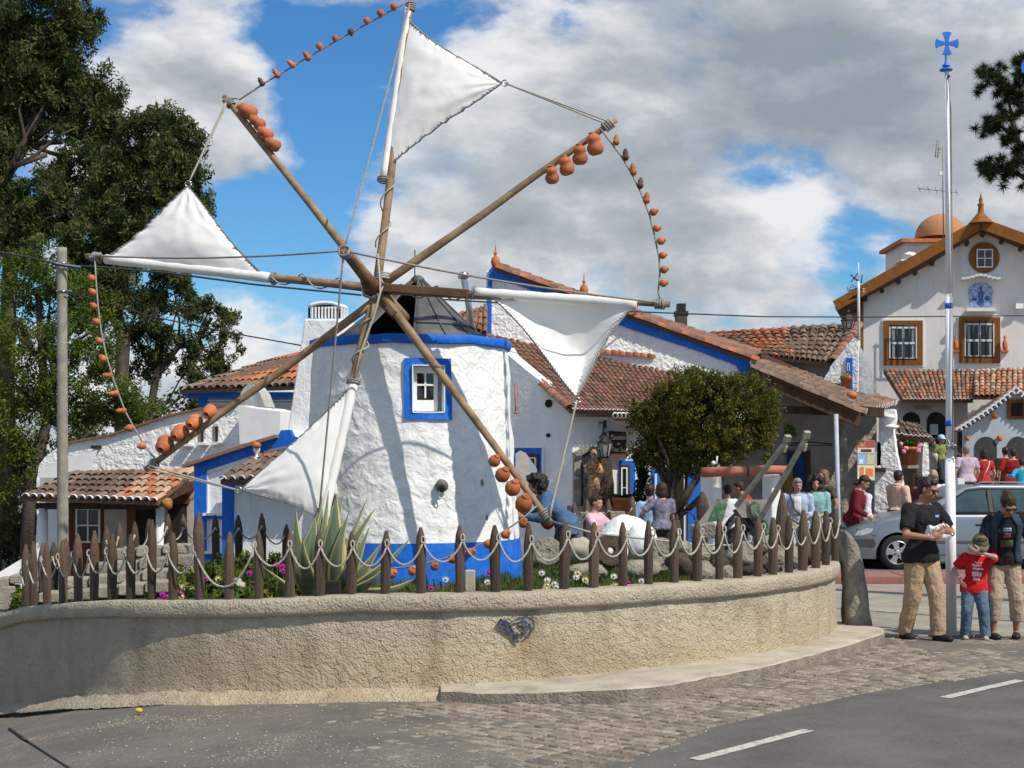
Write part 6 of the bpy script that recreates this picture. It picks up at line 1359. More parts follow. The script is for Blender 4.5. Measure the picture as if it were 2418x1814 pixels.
mb.build('bare_limb', bark, t1)
t2 = thing('eucalyptus_tree', 'rounded dark eucalyptus standing behind the left-hand sail', 'tree', PG(380, 35, -1))
crown(t2, 35, [(385, 290, 55, 38), (350, 320, 48, 38), (440, 330, 42, 40), (455, 400, 38, 60), (380, 370, 85, 60), (300, 390, 55, 45), (420, 470, 70, 60), (320, 460, 80, 60), (250, 430, 50, 55), (240, 520, 70, 60), (350, 560, 90, 60), (460, 500, 30, 40), (300, 640, 80, 60), (240, 700, 60, 70), (400, 640, 40, 40), (180, 600, 60, 70), (330, 720, 60, 40), (280, 560, 70, 60)],
      12, .22, 66, .125, .30, euc, 12, trunk=[(300, 1300), (285, 950), (290, 800), (270, 720), (300, 600), (360, 450), (385, 330)], droop=.5, spread=1.15, r_tr=.2)
t3 = thing('eucalyptus_tree', 'smaller open-crowned eucalyptus with gaps between its branches, left of the tiled house', 'tree', PG(480, 36, -1))
crown(t3, 36, [(495, 730, 45, 40), (535, 760, 28, 50), (470, 790, 32, 50), (520, 830, 40, 50), (505, 880, 30, 30), (420, 720, 32, 35), (390, 800, 38, 45), (360, 860, 45, 50), (440, 870, 25, 30), (410, 680, 25, 25), (330, 780, 30, 40), (300, 850, 45, 60)],
      7.0, .18, 60, .12, .28, euc, 13, trunk=[(360, 1300), (350, 1000), (370, 880), (420, 820), (470, 800), (500, 750)], droop=.6, spread=1.2, r_tr=.12)
t4 = thing('leafy_tree', 'lighter green bushy tree behind the concrete pole', 'tree', PG(140, 31, -1))
crown(t4, 31, [(60, 620, 90, 50), (30, 700, 90, 70), (120, 680, 70, 60), (60, 790, 100, 60), (190, 760, 60, 60), (130, 850, 90, 60), (30, 900, 90, 70), (230, 840, 60, 60), (210, 930, 80, 60), (110, 960, 90, 70), (300, 930, 60, 50), (30, 1020, 80, 70), (170, 700, 50, 60), (250, 760, 30, 50), (80, 1050, 60, 50), (340, 960, 50, 35), (250, 990, 70, 30), (20, 1120, 70, 60), (90, 1110, 50, 40)],
      9, .21, 62, .078, .42, euc2, 14, trunk=[(60, 1400), (70, 1150), (110, 1000), (100, 850), (90, 700)], droop=.1, r_tr=.16)
t5 = thing('leafy_tree', 'dark shady tree mass behind the cottage at the left edge', 'tree', PG(30, 33, -1))
crown(t5, 33, [(20, 1180, 80, 80), (70, 1250, 60, 70), (0, 1290, 70, 70), (120, 1180, 40, 60), (400, 960, 50, 40), (450, 930, 40, 40), (480, 960, 25, 40), (60, 1340, 60, 40), (200, 1050, 60, 50)], 8, .22, 40, .11, .40, euc, 15, trunk=[(30, 1450), (40, 1250)], r_tr=.12)
# the round shrub-tree in the yard
t6 = thing('round_yard_tree', 'dense round golden-green tree in front of the porch', 'tree', PG(1600, 24.6, 0))
crown(t6, 24.6, [(1661, 912, 74, 40), (1607, 935, 74, 52), (1724, 944, 79, 57), (1571, 986, 70, 57), (1778, 972, 56, 57), (1679, 991, 102, 66), (1751, 1028, 74, 48), (1553, 1037, 56, 52), (1625, 1046, 79, 52), (1688, 1065, 74, 33), (1787, 1019, 42, 48), (1598, 1088, 56, 33), (1643, 893, 37, 24), (1697, 890, 28, 19), (1540, 1070, 33, 28), (1814, 986, 23, 33), (1760, 912, 33, 24), (1522, 963, 23, 24), (1571, 935, 28, 24)],
      58, .115, 46, .046, .50, olive, 16, trunk=[(1597, 1300), (1592, 1230), (1585, 1160), (1600, 1090), (1640, 1010)], core=.35, r_tr=.11)
mb = MB(); mb.tube([P(1592, 1210, 24.5), P(1625, 1160, 24.4), (P(1660, 1100, 24.5))], [.055, .045, .03], 8); mb.build('limb', bark, t6)
mb = MB(); mb.tube([P(1590, 1200, 24.5), P(1570, 1150, 24.6), (P(1550, 1090, 24.6))], [.05, .04, .03], 8); mb.build('limb', bark, t6)
leafcloud('creeper', leaf_mat('dark_creeper', (.015, .03, .008), (.03, .05, .01), (.05, .08, .02)), [(*P(1515 + rng.uniform(-12, 14) , 1070 + k * 4.2, 25.2), .09) for k in range(36)], 130, .05, .5, 1, parent=t6, seed=19)
for i, (x, y, Y, c_) in enumerate(((1866, 1018, 28.6, 'green'), (1812, 1085, 27.5, 'green'))):
    o = leafcloud('hanging_plant', plant_m, [(*P(x + rng.uniform(-8, 8), y + rng.uniform(-14, 14), Y), .07) for _ in range(10)], 40, .06, .5, 1, seed=30 + i); tag(o, ('small green plant hanging under the porch roof above the cart shafts', 'small green shrub behind the terracotta roller')[i], 'plant')
# pine at the right edge: trunk stands outside the frame, boughs reach in
pn = thing('pine_tree', 'pine boughs with tufted needles reaching in at the top right edge', 'tree', PG(2600, 20, 0))
mb = MB(); mb.tube([PG(2640, 20, 0), P(2625, 900, 20), P(2600, 400, 20), P(2570, 100, 20), P(2560, -200, 20)], [.22, .19, .15, .12, .08], 10, wob=.06); mb.build('trunk', bark, pn)
tufts = []
boughs = [[(2600, 400), (2480, 330), (2400, 240), (2355, 190), (2315, 172)], [(2400, 240), (2420, 190), (2408, 140)], [(2600, 420), (2470, 400), (2400, 330), (2355, 290), (2335, 300)], [(2600, 500), (2480, 450), (2400, 410), (2350, 395), (2330, 400)], [(2400, 330), (2390, 280), (2380, 230)], [(2600, 300), (2480, 240), (2420, 170)], [(2480, 450), (2430, 380), (2405, 350)]]
for bgh in boughs:
    pts = [P(x, y, 20 + rng.uniform(-.3, .3)) for x, y in bgh]; mb = MB(); mb.tube(pts, [.05 - .04 * i / (len(pts) - 1) for i in range(len(pts))], 6); mb.build('bough', bark, pn)
    for a, b in zip(pts[1:-1], pts[2:]):
        for k in range(14): q = a.lerp(b, rng.random()) + V((rng.gauss(0, .07), rng.gauss(0, .2), rng.gauss(0, .07))); tufts.append(q)
    tufts += [pts[-1] + V((rng.gauss(0, .03), rng.gauss(0, .05), rng.gauss(0, .03))) for _ in range(4)]
g_ = np.random.default_rng(5); T = np.array([tuple(t) for t in tufts]); m = len(T) * 130; idx = np.repeat(np.arange(len(T)), 130)
ax = g_.normal(size=(m, 3)); ax /= np.linalg.norm(ax, axis=1)[:, None]; L = g_.uniform(.07, .15, m)[:, None]; sd = np.cross(ax, g_.normal(size=(m, 3))); sd /= np.linalg.norm(sd, axis=1)[:, None]
v = np.stack([T[idx] - sd * .0045, T[idx] + sd * .0045, T[idx] + ax * L], 1).reshape(-1, 3)
me = bpy.data.meshes.new('needles'); me.vertices.add(3 * m); me.loops.add(3 * m); me.polygons.add(m); me.vertices.foreach_set('co', v.ravel()); me.loops.foreach_set('vertex_index', np.arange(3 * m, dtype=np.int32)); me.polygons.foreach_set('loop_start', np.arange(0, 3 * m, 3, dtype=np.int32)); me.polygons.foreach_set('loop_total', np.full(m, 3, np.int32)); me.update(calc_edges=True); me.materials.append(pine_m)
at = me.attributes.new('rnd', 'FLOAT', 'POINT'); at.data.foreach_set('value', np.repeat(g_.random(len(T))[idx], 3))
o = bpy.data.objects.new('needles', me); COL.objects.link(o); setpar(o, pn)
# ---------------------------------------------------------------- poles and cables
up_ = thing('utility_pole', 'grey concrete cable pole standing in front of the left cottage', 'pole', PG(148, 21.5, -.5))
def polef(u, v):
    a = 2 * math.pi * u; y = 1440 - 855 * v; q = P(149 - 3 * v, y, 21.5); r_ = .082 - .012 * v; r_ *= 1 + disp((math.cos(a), math.sin(a), v * 12), 2, .03); return q + V((math.cos(a) * r_, math.sin(a) * r_, 0))
mb = MB(); mb.grid(polef, 14, 60); mb.add([polef(i / 14, 1) for i in range(14)], [tuple(range(14))]); mb.build('shaft', M('lichen_concrete', (.34, .32, .26), (.24, .225, .18), rough=.95, scale=9, bump=.8, bscale=60, bdist=.006), up_)
for y in (622, 688):
    mb = MB(); mb.tube([P(148, y, 21.5) + V((.088 * math.cos(a), .088 * math.sin(a), 0)) for a in [k * math.pi / 6 for k in range(13)]], .010, 5); mb.build('clamp', steel, up_)
mb = MB(); mb.bar(P(122, 620, 21.38), P(190, 630, 21.38), .03, .02); mb.build('dead_end_grip', steel, up_)
cable_m = M('black_cable', (.02, .02, .022), (.03, .03, .03), rough=.6)
def cable(pts, r, label):
    pts = [P(*p) for p in pts]; mb = MB(); out = []
    for a, b in zip(pts[:-1], pts[1:]):
        out += [a.lerp(b, i / 6) for i in range(6)]
    mb.tube(out + [pts[-1]], r, 6); tag(mb.build('cable', cable_m), label, 'cable')
cable([(-60, 585, 21), (70, 608, 21.3), (150, 628, 21.4), (230, 630, 21.8), (400, 645, 22.5), (600, 672, 23.2), (853, 697, 24.2)], .016, 'thick black cable running from the concrete pole to behind the sail hub')
cable([(1040, 707, 25), (1174, 715, 26), (1495, 736, 28.2), (1800, 748, 31), (2050, 749, 33), (2480, 745, 36)], .014, 'black cable crossing from the tin cap past the cream house')
cable([(157, 688, 21.4), (190, 698, 21.6), (215, 705, 21.8), (290, 725, 22.2), (345, 745, 22.5), (560, 789, 23.4), (717, 817, 24)], .011, 'thin black cable from the lower clamp of the concrete pole to the tall chimney')
mb = MB(); c = P(210, 735, 21.6); mb.tube([c + V((.13 * math.cos(k * .5), .02 * math.sin(k), .13 * math.sin(k * .5))) for k in range(26)], .007, 5)
tag(mb.build('cable_coil', cable_m), 'loose coil of black cable hanging right of the concrete pole', 'cable')
# flagpole
fpX = 2243; FY = 17.0
fl = thing('flagpole', 'tall white stepped flagpole with blue rings and a blue cross on top', 'flagpole', PG(fpX, FY, 0))
fw = M('white_pole_paint', (.88, .88, .90), (.83, .83, .86), rough=.95, scale=5, spec=.1)
def cyl(x0, y0, x1, y1, r0, r1, name, mat, parent=fl, n=20):
    mb = MB(); mb.tube([P(x0, y0, FY), P(x1, y1, FY)], [r0, r1], n); return mb.build(name, mat, parent)
cyl(2247, 1498, 2243, 1084, .058, .055, 'lower_shaft', fw); cyl(2243, 1086, 2240, 1080, .058, .044, 'shaft_step', fw)
cyl(2243, 1084, 2240, 698, .042, .038, 'middle_shaft', fw); cyl(2240, 700, 2240, 694, .039, .030, 'shaft_step', fw); cyl(2240, 698, 2235, 168, .031, .021, 'upper_shaft', fw)
cyl(2241, 1007, 2241, 994, .0435, .0435, 'blue_ring', blue); cyl(2240, 729, 2240, 716, .0405, .0405, 'blue_ring', blue)
cb_ = M('bright_blue_metal', (.03, .21, .78), (.02, .16, .62), rough=.4)
t0 = P(2234, 168, FY)
mb = MB(); mb.lathe([(.0, 0), (.07, .005), (.072, .02), (.05, .03), (.028, .035), (.028, .045), (.045, .05), (.045, .062), (.02, .085), (.012, .12), (.012, .19)], t0, 20); mb.build('blue_discs', cb_, fl)
def cross(c, k_, parent):
    mb = MB()
    for k in range(4):
        q = Matrix.Rotation(k * math.pi / 2, 2); prev = None
        for (w_, h_) in ((.013, .0), (.018, .03), (.028, .07), (.040, .10), (.052, .118)):
            cur = [q @ V((-w_ * k_, h_ * k_)), q @ V((w_ * k_, h_ * k_))]
            if prev: mb.prism([V((c.x + p.x, c.y - .012 - k * .0004, c.z + p.y)) for p in (prev[0], prev[1], cur[1], cur[0])], V((0, .024 + k * .0008, 0)))
            prev = cur
        top = [q @ V((x * k_, y * k_)) for x, y in ((-.052, .118), (-.026, .127), (0, .130), (.026, .127), (.052, .118))]
        mb.prism([V((c.x + p.x, c.y - .012, c.z + p.y)) for p in top], V((0, .024, 0)))
    mb.build('cross', cb_, parent, normals=True)
cross(P(2236, 103, FY), 1.0, fl)
mb = MB(); mb.tube([P(2243, 178, FY - .03), P(2244, 250, FY - .05), P(2247, 700, FY - .05), P(2249, 1045, FY - .07)], .004, 5); mb.tube([P(2239, 178, FY - .03), P(2246, 260, FY - .06), P(2250, 700, FY - .05), P(2250, 1045, FY - .07)], .004, 5); mb.build('halyard', rope_g, fl)
mb = MB(); mb.blob(P(2240, 180, FY - .04), .018, 6, 8); mb.build('pulley', brown_wood, fl)
mb = MB(); q = P(2246, 1055, FY - .07)
for d_ in (V((.03, -.02, 0)), V((-.04, -.02, -.005))): mb.lathe([(.018, -.012), (.03, -.004), (.03, .004), (.018, .012)], q + d_, 10, 0, (0, 1, .1))
mb.tube([q + V((-.06, 0, .13)), q + V((-.01, -.01, 0)), q + V((.10, -.02, -.10))], .009, 5); mb.build('cleat', M('dull_metal', (.4, .38, .35), (.2, .19, .18), rough=.4, metal=.8), fl)
f2 = thing('flagpole', 'second flagpole standing just beyond the right edge, only the tip of its blue cross showing', 'flagpole', PG(2452, 18, 0))
mb = MB(); mb.tube([PG(2452, 18, 0), P(2452, 225, 18)], [.055, .02], 14); mb.build('shaft', fw, f2)
cross(P(2444, 160, 18), 1.25, f2)
mb = MB(); mb.lathe([(.0, 0), (.09, .005), (.09, .03), (.03, .05), (.015, .2)], P(2452, 225, 18), 16); mb.build('blue_discs', cb_, f2)
mb = MB(); a_ = P(22, 1722, 2.2); b_ = P(62, 1750, 2.17); c_ = P(175, 1822, 2.1); d_ = P(240, 1870, 2.05)
mb.tube([a_, b_], .0026, 8); mb.tube([b_, c_, d_], .0018, 8); mb.tube([d_, d_ + V((.02, -.02, -.02))], .006, 8); tag(mb.build('car_antenna', black_m), 'thin black rod aerial crossing the bottom left corner close to the camera', 'antenna')
# ---------------------------------------------------------------- yard things
rl = thing('roller_beam', 'thick terracotta-coloured round beam resting on two white pillars', 'beam', P(1757, 1115, 23.5))
mb = MB(); mb.tube([P(1656, 1116, 23.3), P(1700, 1114, 23.3), P(1762, 1112, 23.4), P(1812, 1110, 23.4), P(1862, 1110, 23.5)], [.078, .076, .074, .073, .066], 16); mb.build('beam', M('terracotta_beam', (.44, .17, .10), (.36, .13, .08), rough=.85, scale=6), rl)
mb = MB(); mb.lathe([(.081, -.012), (.081, .012)], P(1765, 1112, 23.4), 16, 0, (1, 0, 0)); mb.build('iron_hoop', black_m, rl)
for i, (x0, x1, x2) in enumerate(((1652, 1684, 1706), (1798, 1822, 1845))):
    mb = MB(); Y = 23.55; a, b, c = PG(x0, Y + .22, 0), PG(x1, Y, 0), PG(x2, Y + .06, 0); z1 = P(0, 1121, Y).z; d = a + (c - b)
    vs = [V((p.x, p.y, z)) for z in (0, z1 - .03, z1) for p in (a, b, c, d)]; mb.add(vs, [(0, 1, 5, 4), (1, 2, 6, 5), (2, 3, 7, 6), (3, 0, 4, 7), (4, 5, 9, 8), (5, 6, 10, 9), (6, 7, 11, 10), (7, 4, 8, 11), (8, 9, 10, 11)])
    tag(mb.build('white_pillar', plain_white, bevel=.03), ('white pillar under the left end of the terracotta beam', 'white pillar under the right end of the terracotta beam, beside the cart shafts')[i], 'pillar')
ct = thing('hand_cart', 'old green wooden cart tipped up with its two grey shafts in the air', 'cart', PG(1760, 20.5, .5)); CYY = 20.3
green_w = M('flaking_green_paint', (.05, .16, .09), (.28, .27, .22), rough=.9, scale=9, lo=.48, hi=.6, bump=.4, bscale=30)
def board(pts, mat=green_w, th=.035, Y=CYY, name='board'):
    mb = MB(); mb.prism([P(x, y, Y + (p[2] if len(p) > 2 else 0)) for p in pts for x, y in (p[:2],)], V((0, th, 0))); return mb.build(name, mat, ct)
board([(1668, 1232), (1690, 1182), (1696, 1178), (1716, 1184), (1718, 1190), (1706, 1232)], name='side_board'); board([(1648, 1236), (1686, 1186), (1692, 1180), (1670, 1234)], pole_grey, .05, CYY - .03, 'side_rail')
board([(1738, 1192), (1744, 1180), (1810, 1180), (1812, 1192), (1800, 1225), (1745, 1222)], pole_grey, name='head_board'); board([(1772, 1190), (1782, 1184), (1792, 1190), (1800, 1225), (1790, 1240), (1775, 1215)], name='panel', Y=CYY - .045)
board([(1772, 1225), (1812, 1228), (1818, 1262), (1800, 1275), (1770, 1262)], name='panel', Y=CYY + .15)
for i, (a, b) in enumerate((((1738, 1196), (1862, 1036)), ((1795, 1226), (1908, 1027)))):
    mb = MB(); A = P(*a, CYY - .1); B = P(*b, CYY - .9); mb.bar(A, B.lerp(A, .06), .062, .05); 
    d = (B - A).normalized(); mb.bar(B.lerp(A, .04), B + d * .03 + V((-.02, 0, .02)), .085, .055); mb.bar(B.lerp(A, .16) + V((.05, 0, -.03)), B.lerp(A, .10) + V((.035, 0, .0)), .05, .04); mb.build('shaft', M('weathered_shaft', (.50, .46, .35), (.30, .275, .21), rough=.9, scale=7, bump=.5, bscale=40), ct, bevel=.008)
for (a, b, m_) in (((1733, 1204), (1790, 1278), black_m), ((1748, 1192), (1782, 1226), pole_grey), ((1766, 1186), (1788, 1220), pole_grey), ((1744, 1212), (1806, 1262), black_m), ((1722, 1230), (1745, 1208), black_m), ((1752, 1240), (1780, 1262), black_m), ((1704, 1262), (1740, 1222), pole_grey), ((1730, 1250), (1770, 1236), black_m)):
    mb = MB(); mb.bar(P(*a, CYY - .05 + rng.uniform(0, .2)), P(*b, CYY - .05 + rng.uniform(0, .2)), .05, .045); mb.build('spoke', m_, ct)
mb = MB(); c = P(1752, 1262, CYY + .1); mb.lathe([(.24, -.03), (.27, -.03), (.27, .03), (.24, .03), (.24, -.03)], c, 24, 0, (.4, -1, .3)); mb.lathe([(0, -.06), (.05, -.06), (.05, .06), (0, .06)], c, 10, 0, (.4, -1, .3)); mb.build('wheel_rim', black_m, ct)
mb = MB(); mb.prism([P(1636, 1242, 18.6), P(1690, 1235, 18.6), P(1692, 1270, 18.6), P(1636, 1275, 18.6)], V((0, .35, 0))); tag(mb.build('stone_trough', stone, bevel=.015), 'plain grey stone trough block left of the tipped cart', 'trough')
for i, (x, y, w_, h_) in enumerate(((1400, 1215, 60, 10), (1458, 1222, 36, 28))):
    mb = MB(); mb.box(P(x, y, 21.3), (w_ * 21.3 / F, .25, h_ * 21.3 / F)); tag(mb.build('stone_bench', stone, bevel=.01), ('long grey stone ledge behind the woman in pink', 'short square stone under the potted plant')[i], 'stone')
mb = MB(); c = P(1622, 1228, 20.5); mb.tube([c + V((.12 * math.cos(a) * .9, 0, .11 * math.sin(a))) for a in [k * .35 for k in range(10)]], .012, 6); tag(mb.build('iron_ring', black_m), 'curved black iron hoop leaning between the yard tree and the stone trough', 'hoop')
mb = MB(); mb.bar(P(1602, 1290, 17.9), P(1601, 1252, 17.9), .035, .02); tag(mb.build('white_peg', plain_white), 'short white painted peg behind the stake below the yard tree', 'peg')
mb = MB(); q = P(1692, 1092, 24); mb.tube([q + V((0, 0, -.03)), q + V((.01, 0, .10))], .014, 6); mb.blob(q + V((-.05, 0, -.01)), .035, 6, 8); tag(mb.build('ornament', plain_white), 'tiny white ornament behind the left end of the terracotta beam', 'ornament')
# ---------------------------------------------------------------- parked car
car = thing('parked_car', 'silver-grey estate car with roof rails parked by the red kerb', 'car', (8.4, 27.8, .02))
silver = M('silver_car_paint', (.27, .30, .34), (.26, .29, .33), rough=.3, metal=.55, spec=.6, scale=2)
plast = M('grey_bumper_plastic', (.09, .092, .095), (.08, .08, .085), rough=.55)
cg_ = M('tinted_car_glass', (.05, .085, .085), (.03, .05, .055), rough=.05, spec=.9)
x0, yn, W = 5.93, 26.75, 1.72
fwx, rwx = .84, 3.50
def zbot(x):
    for cx in (fwx, rwx):
        if abs(x - cx) < .37: return .30 + math.sqrt(max(0, .37 ** 2 - (x - cx) ** 2))
    return ip(x, [0, .06, 4.38, 4.44], [.34, .20, .20, .4])
def ztp(x): return ip(x, [0, .02, .06, .14, .26, .60, 1.05, 1.32, 4.30, 4.40, 4.44], [.52, .62, .69, .745, .79, .895, .975, 1.01, 1.01, .95, .6])
def side_in(x, z):
    return .16 * max(0, (.9 - x) / .9) ** 2.2 + .06 * max(0, (z - .62)) * 1.4 + .05 * max(0, .36 - z) * 2 + .02 * abs(math.sin((z - .3) * 5)) * 0
xs_ = sorted(set([0, .02, .06, .1, .14, .2, .26] + [.3 + .06 * i for i in range(70) if .3 + .06 * i < 4.4] + [fwx - .37, fwx + .37, rwx - .37, rwx + .37, fwx - .369, fwx + .369, rwx - .369, rwx + .369, 4.4, 4.44])); nz = 10
mb = MB(); nx = len(xs_)
for s_ in (0, 1):
    vs = []
    for x in xs_:
        zb, zt = zbot(x), ztp(x); zb = min(zb, zt - .03)
        for k in range(nz + 1):
            z = zb + (zt - zb) * k / nz; q = side_in(x, z) + (.035 * max(0, k / nz - .9) * 10 if True else 0); vs.append((x0 + x, yn + q if s_ == 0 else yn + W - q, z))
    mb.add(vs, [(i * (nz + 1) + k, (i + 1) * (nz + 1) + k, (i + 1) * (nz + 1) + k + 1, i * (nz + 1) + k + 1) for i in range(nx - 1) for k in range(nz)], 0, True)
vs = []
for x in xs_:
    zt = ztp(x); a = yn + side_in(x, zt) + .035; b = yn + W - side_in(x, zt) - .035
    for k in range(9): y = a + (b - a) * k / 8; vs.append((x0 + x - .10 * math.sin(math.pi * k / 8) * max(0, 1 - x / .8) ** 2, y, zt + .03 * math.sin(math.pi * k / 8) * min(1, x * 2)))
mb.add(vs, [(i * 9 + k, (i + 1) * 9 + k, (i + 1) * 9 + k + 1, i * 9 + k + 1) for i in range(nx - 1) for k in range(8)], 0, True)
for x, s_ in ((0, 1), (4.44, -1)):
    vs = []
    for k in range(9):
        for z in (zbot(x), (zbot(x) + ztp(x)) / 2, ztp(x)): a = yn + side_in(x, z); b = yn + W - side_in(x, z); vs.append((x0 + x - (.10 * math.sin(math.pi * k / 8) if x == 0 else 0), a + (b - a) * k / 8, z))
    mb.add(vs, [(i * 3 + k, (i + 1) * 3 + k, (i + 1) * 3 + k + 1, i * 3 + k + 1) for i in range(8) for k in range(2)], 0, True)
body = mb.build('body', silver, car, normals=True)
# greenhouse
gb = [(1.18, .99), (4.34, .99)]; gt = [(2.02, 1.47), (2.35, 1.50), (3.9, 1.49), (4.15, 1.45)]
def ghs(y, ins): return [(x0 + 1.18, y, .99), (x0 + 2.02, y + ins, 1.455), (x0 + 2.35, y + ins, 1.49), (x0 + 3.9, y + ins, 1.485), (x0 + 4.36, y + ins * .8, 1.0)]
A_ = ghs(yn + .055, .17); B_ = ghs(yn + W - .055, -.17); mb = MB(); mb.add(A_ + B_, [(0, 1, 2, 3, 4), (9, 8, 7, 6, 5)] + [(i, i + 5, (i + 1) % 5 + 5, (i + 1) % 5) for i in range(5)]); mb.build('roof_pillars', silver, car, bevel=.03)
def side_pt(x, z, o=.012): return V((x0 + x, yn + .055 + (z - .99) / .48 * .17 - o, z))
for nm, q in (('window', [(1.52, 1.03), (2.10, 1.385), (2.30, 1.405), (2.42, 1.405), (2.46, 1.03)]), ('window', [(2.55, 1.03), (2.53, 1.405), (3.30, 1.40), (3.42, 1.03)]), ('window', [(3.50, 1.03), (3.40, 1.395), (3.85, 1.38), (4.1, 1.05)])):
    mb = MB(); f_ = [side_pt(x, z) for x, z in q]; mb.prism(f_, V((0, .02, 0))); mb.build(nm, cg_, car)
mb = MB(); mb.prism([V((x0 + 1.25, yn + .12, 1.035)), V((x0 + 2.00, yn + .24, 1.44)), V((x0 + 2.00, yn + W - .24, 1.44)), V((x0 + 1.25, yn + W - .12, 1.035))], V((.02, 0, -.03))); mb.build('windscreen', cg_, car)
mb = MB()
for q in ([(1.47, 1.01), (2.10, 1.405), (2.36, 1.43), (4.0, 1.41)],): mb.tube([side_pt(x, z, .014) for x, z in q], .012, 4)
mb.bar(side_pt(1.4, 1.012, .015), side_pt(4.2, 1.012, .015), .02, .03); mb.build('window_seal', black_m, car)
for x in (2.50,): mb = MB(); mb.bar(side_pt(x, 1.02, .016), side_pt(x - .01, 1.41, .016), .07, .015); mb.build('door_pillar', black_m, car)
mb = MB(); mb.tube([V((x0 + 2.25, yn + .26, 1.50)), V((x0 + 2.4, yn + .25, 1.545)), V((x0 + 3.9, yn + .25, 1.535)), V((x0 + 4.0, yn + .26, 1.50))], .016, 6); mb.build('roof_rail', M('rail_grey', (.3, .3, .31), rough=.4), car)
mb = MB(); mb.box((x0 + 1.62, yn + .02, 1.08), (.10, .16, .13)); mb.build('door_mirror', plast, car, bevel=.03)
fy = lambda x, z: yn + side_in(x, z)
mb = MB(); mb.prism([V((x0 + x, fy(x, z) - .012, z)) for x, z in ((.03, .40), (.03, .55), (.44, .56), (.47, .44), (.42, .40))], V((0, .03, 0))); mb.prism([V((x0 + .0, yn + .12, .40)), V((x0 + .0, yn + W - .12, .40)), V((x0 + .0, yn + W - .12, .55)), V((x0 + .0, yn + .12, .55))], V((.06, 0, 0))); mb.build('bumper_strip', plast, car, bevel=.01)
mb = MB(); mb.bar(V((x0 + 1.25, yn + .005, .50)), V((x0 + 3.1, yn + .005, .50)), .03, .05); mb.build('door_moulding', plast, car, bevel=.005)
for (a, b) in (((1.28, .98), (1.26, .28)), ((2.50, .98), (2.50, .26)), ((1.26, .28), (2.50, .26)), ((.12, .74), (.46, .60))): mb = MB(); mb.bar(V((x0 + a[0], fy(a[0], a[1]) - .002, a[1])), V((x0 + b[0], fy(b[0], b[1]) - .002, b[1])), .008, .008); mb.build('panel_gap', black_m, car)
mb = MB(); mb.prism([V((x0 + x, fy(x, z) - .010, z)) for x, z in ((.10, .60), (.16, .69), (.30, .735), (.42, .73), (.38, .66), (.26, .61))], V((.0, .06, 0))); mb.build('headlight', M('headlight_lens', (.72, .74, .76), (.35, .36, .37), rough=.08, spec=.9, scale=30), car, bevel=.008)
for x in (2.3, 3.1): mb = MB(); mb.box((x0 + x, yn + .015, .80), (.18, .03, .035)); mb.build('door_handle', black_m, car, bevel=.008)
for i, cx in enumerate((fwx, rwx)):
    for side in (0, 1):
        yy = yn + (.10 if side == 0 else W - .10); s_ = -1 if side == 0 else 1; c = V((x0 + cx, yy, .31))
        mb = MB(); mb.lathe([(.20, -.09), (.285, -.10), (.308, -.07), (.31, 0), (.308, .07), (.285, .10), (.20, .09)], c, 32, 0, (0, 1, 0)); w_ = mb.build('wheel', M('tyre_rubber', (.018, .018, .019), (.025, .025, .025), rough=.85), car)
        if side == 0:
            f_ = c + V((0, -.085, 0)); mb = MB(); mb.lathe([(.205, .05), (.212, -.005), (.195, -.012), (.19, .03)], f_, 32, 0, (0, 1, 0))
            for k in range(5):
                a = 2 * math.pi * k / 5 + .5; d = V((math.cos(a), 0, math.sin(a))); t_ = V((-math.sin(a), 0, math.cos(a)))
                mb.prism([f_ + d * .03 - t_ * .055, f_ + d * .12 - t_ * .045, f_ + d * .197 - t_ * .075, f_ + d * .197 + t_ * .075, f_ + d * .12 + t_ * .045, f_ + d * .03 + t_ * .055], V((0, .02, 0)))
            mb.lathe([(0, -.004), (.05, -.002), (.06, .02)], f_, 16, 0, (0, 1, 0)); mb.build('rim', M('alloy_wheel', (.55, .56, .57), (.5, .5, .51), rough=.3, metal=.7), w_, bevel=.004)
            mb = MB(); mb.lathe([(0, .04), (.2, .04)], f_, 24, 0, (0, 1, 0)); mb.build('wheel_well', dark_in, w_)
for cx in (fwx, rwx): mb = MB(); mb.box((x0 + cx, yn + W / 2, .42), (.70, W - .34, .44)); mb.build('inner_arch', dark_in, car)
mb = MB(); mb.box((x0 + 2.75, yn + W / 2, 1.0), (2.4, 1.2, .1)); mb.build('interior', dark_in, car)
# ---------------------------------------------------------------- people
def cap(mb, a, b, ra, rb, n=12, flat=(False, False)):
    a, b = V(a), V(b); d = (b - a); L = d.length; d = d / L if L > 1e-6 else V((0, 0, 1)); pts, rs = [], []
    if flat[0]: pts.append(a); rs.append(ra)
    else:
        for t_ in (80, 55, 30, 0): pts.append(a - d * ra * math.sin(R(t_))); rs.append(ra * math.cos(R(t_)))
    if flat[1]: pts.append(b); rs.append(rb)
    else:
        for t_ in (0, 30, 55, 80): pts.append(b + d * rb * math.sin(R(t_))); rs.append(rb * math.cos(R(t_)))
    mb.tube(pts, rs, n)
def loft(mb, rings, fn, n=20, sq=1.0):
    vs = [];
    for z, hw, hd, yo in rings:
        for j in range(n):
            a = 2 * math.pi * j / n; c, s_ = math.cos(a), math.sin(a); vs.append(fn(V((math.copysign(abs(c) ** sq, c) * hw, yo + math.copysign(abs(s_) ** sq, s_) * hd, z))))
    k = len(rings); mb.add(vs, [(i * n + j, i * n + (j + 1) % n, (i + 1) * n + (j + 1) % n, (i + 1) * n + j) for i in range(k - 1) for j in range(n)] + [tuple(reversed(range(n))), tuple((k - 1) * n + j for j in range(n))], 0, True)
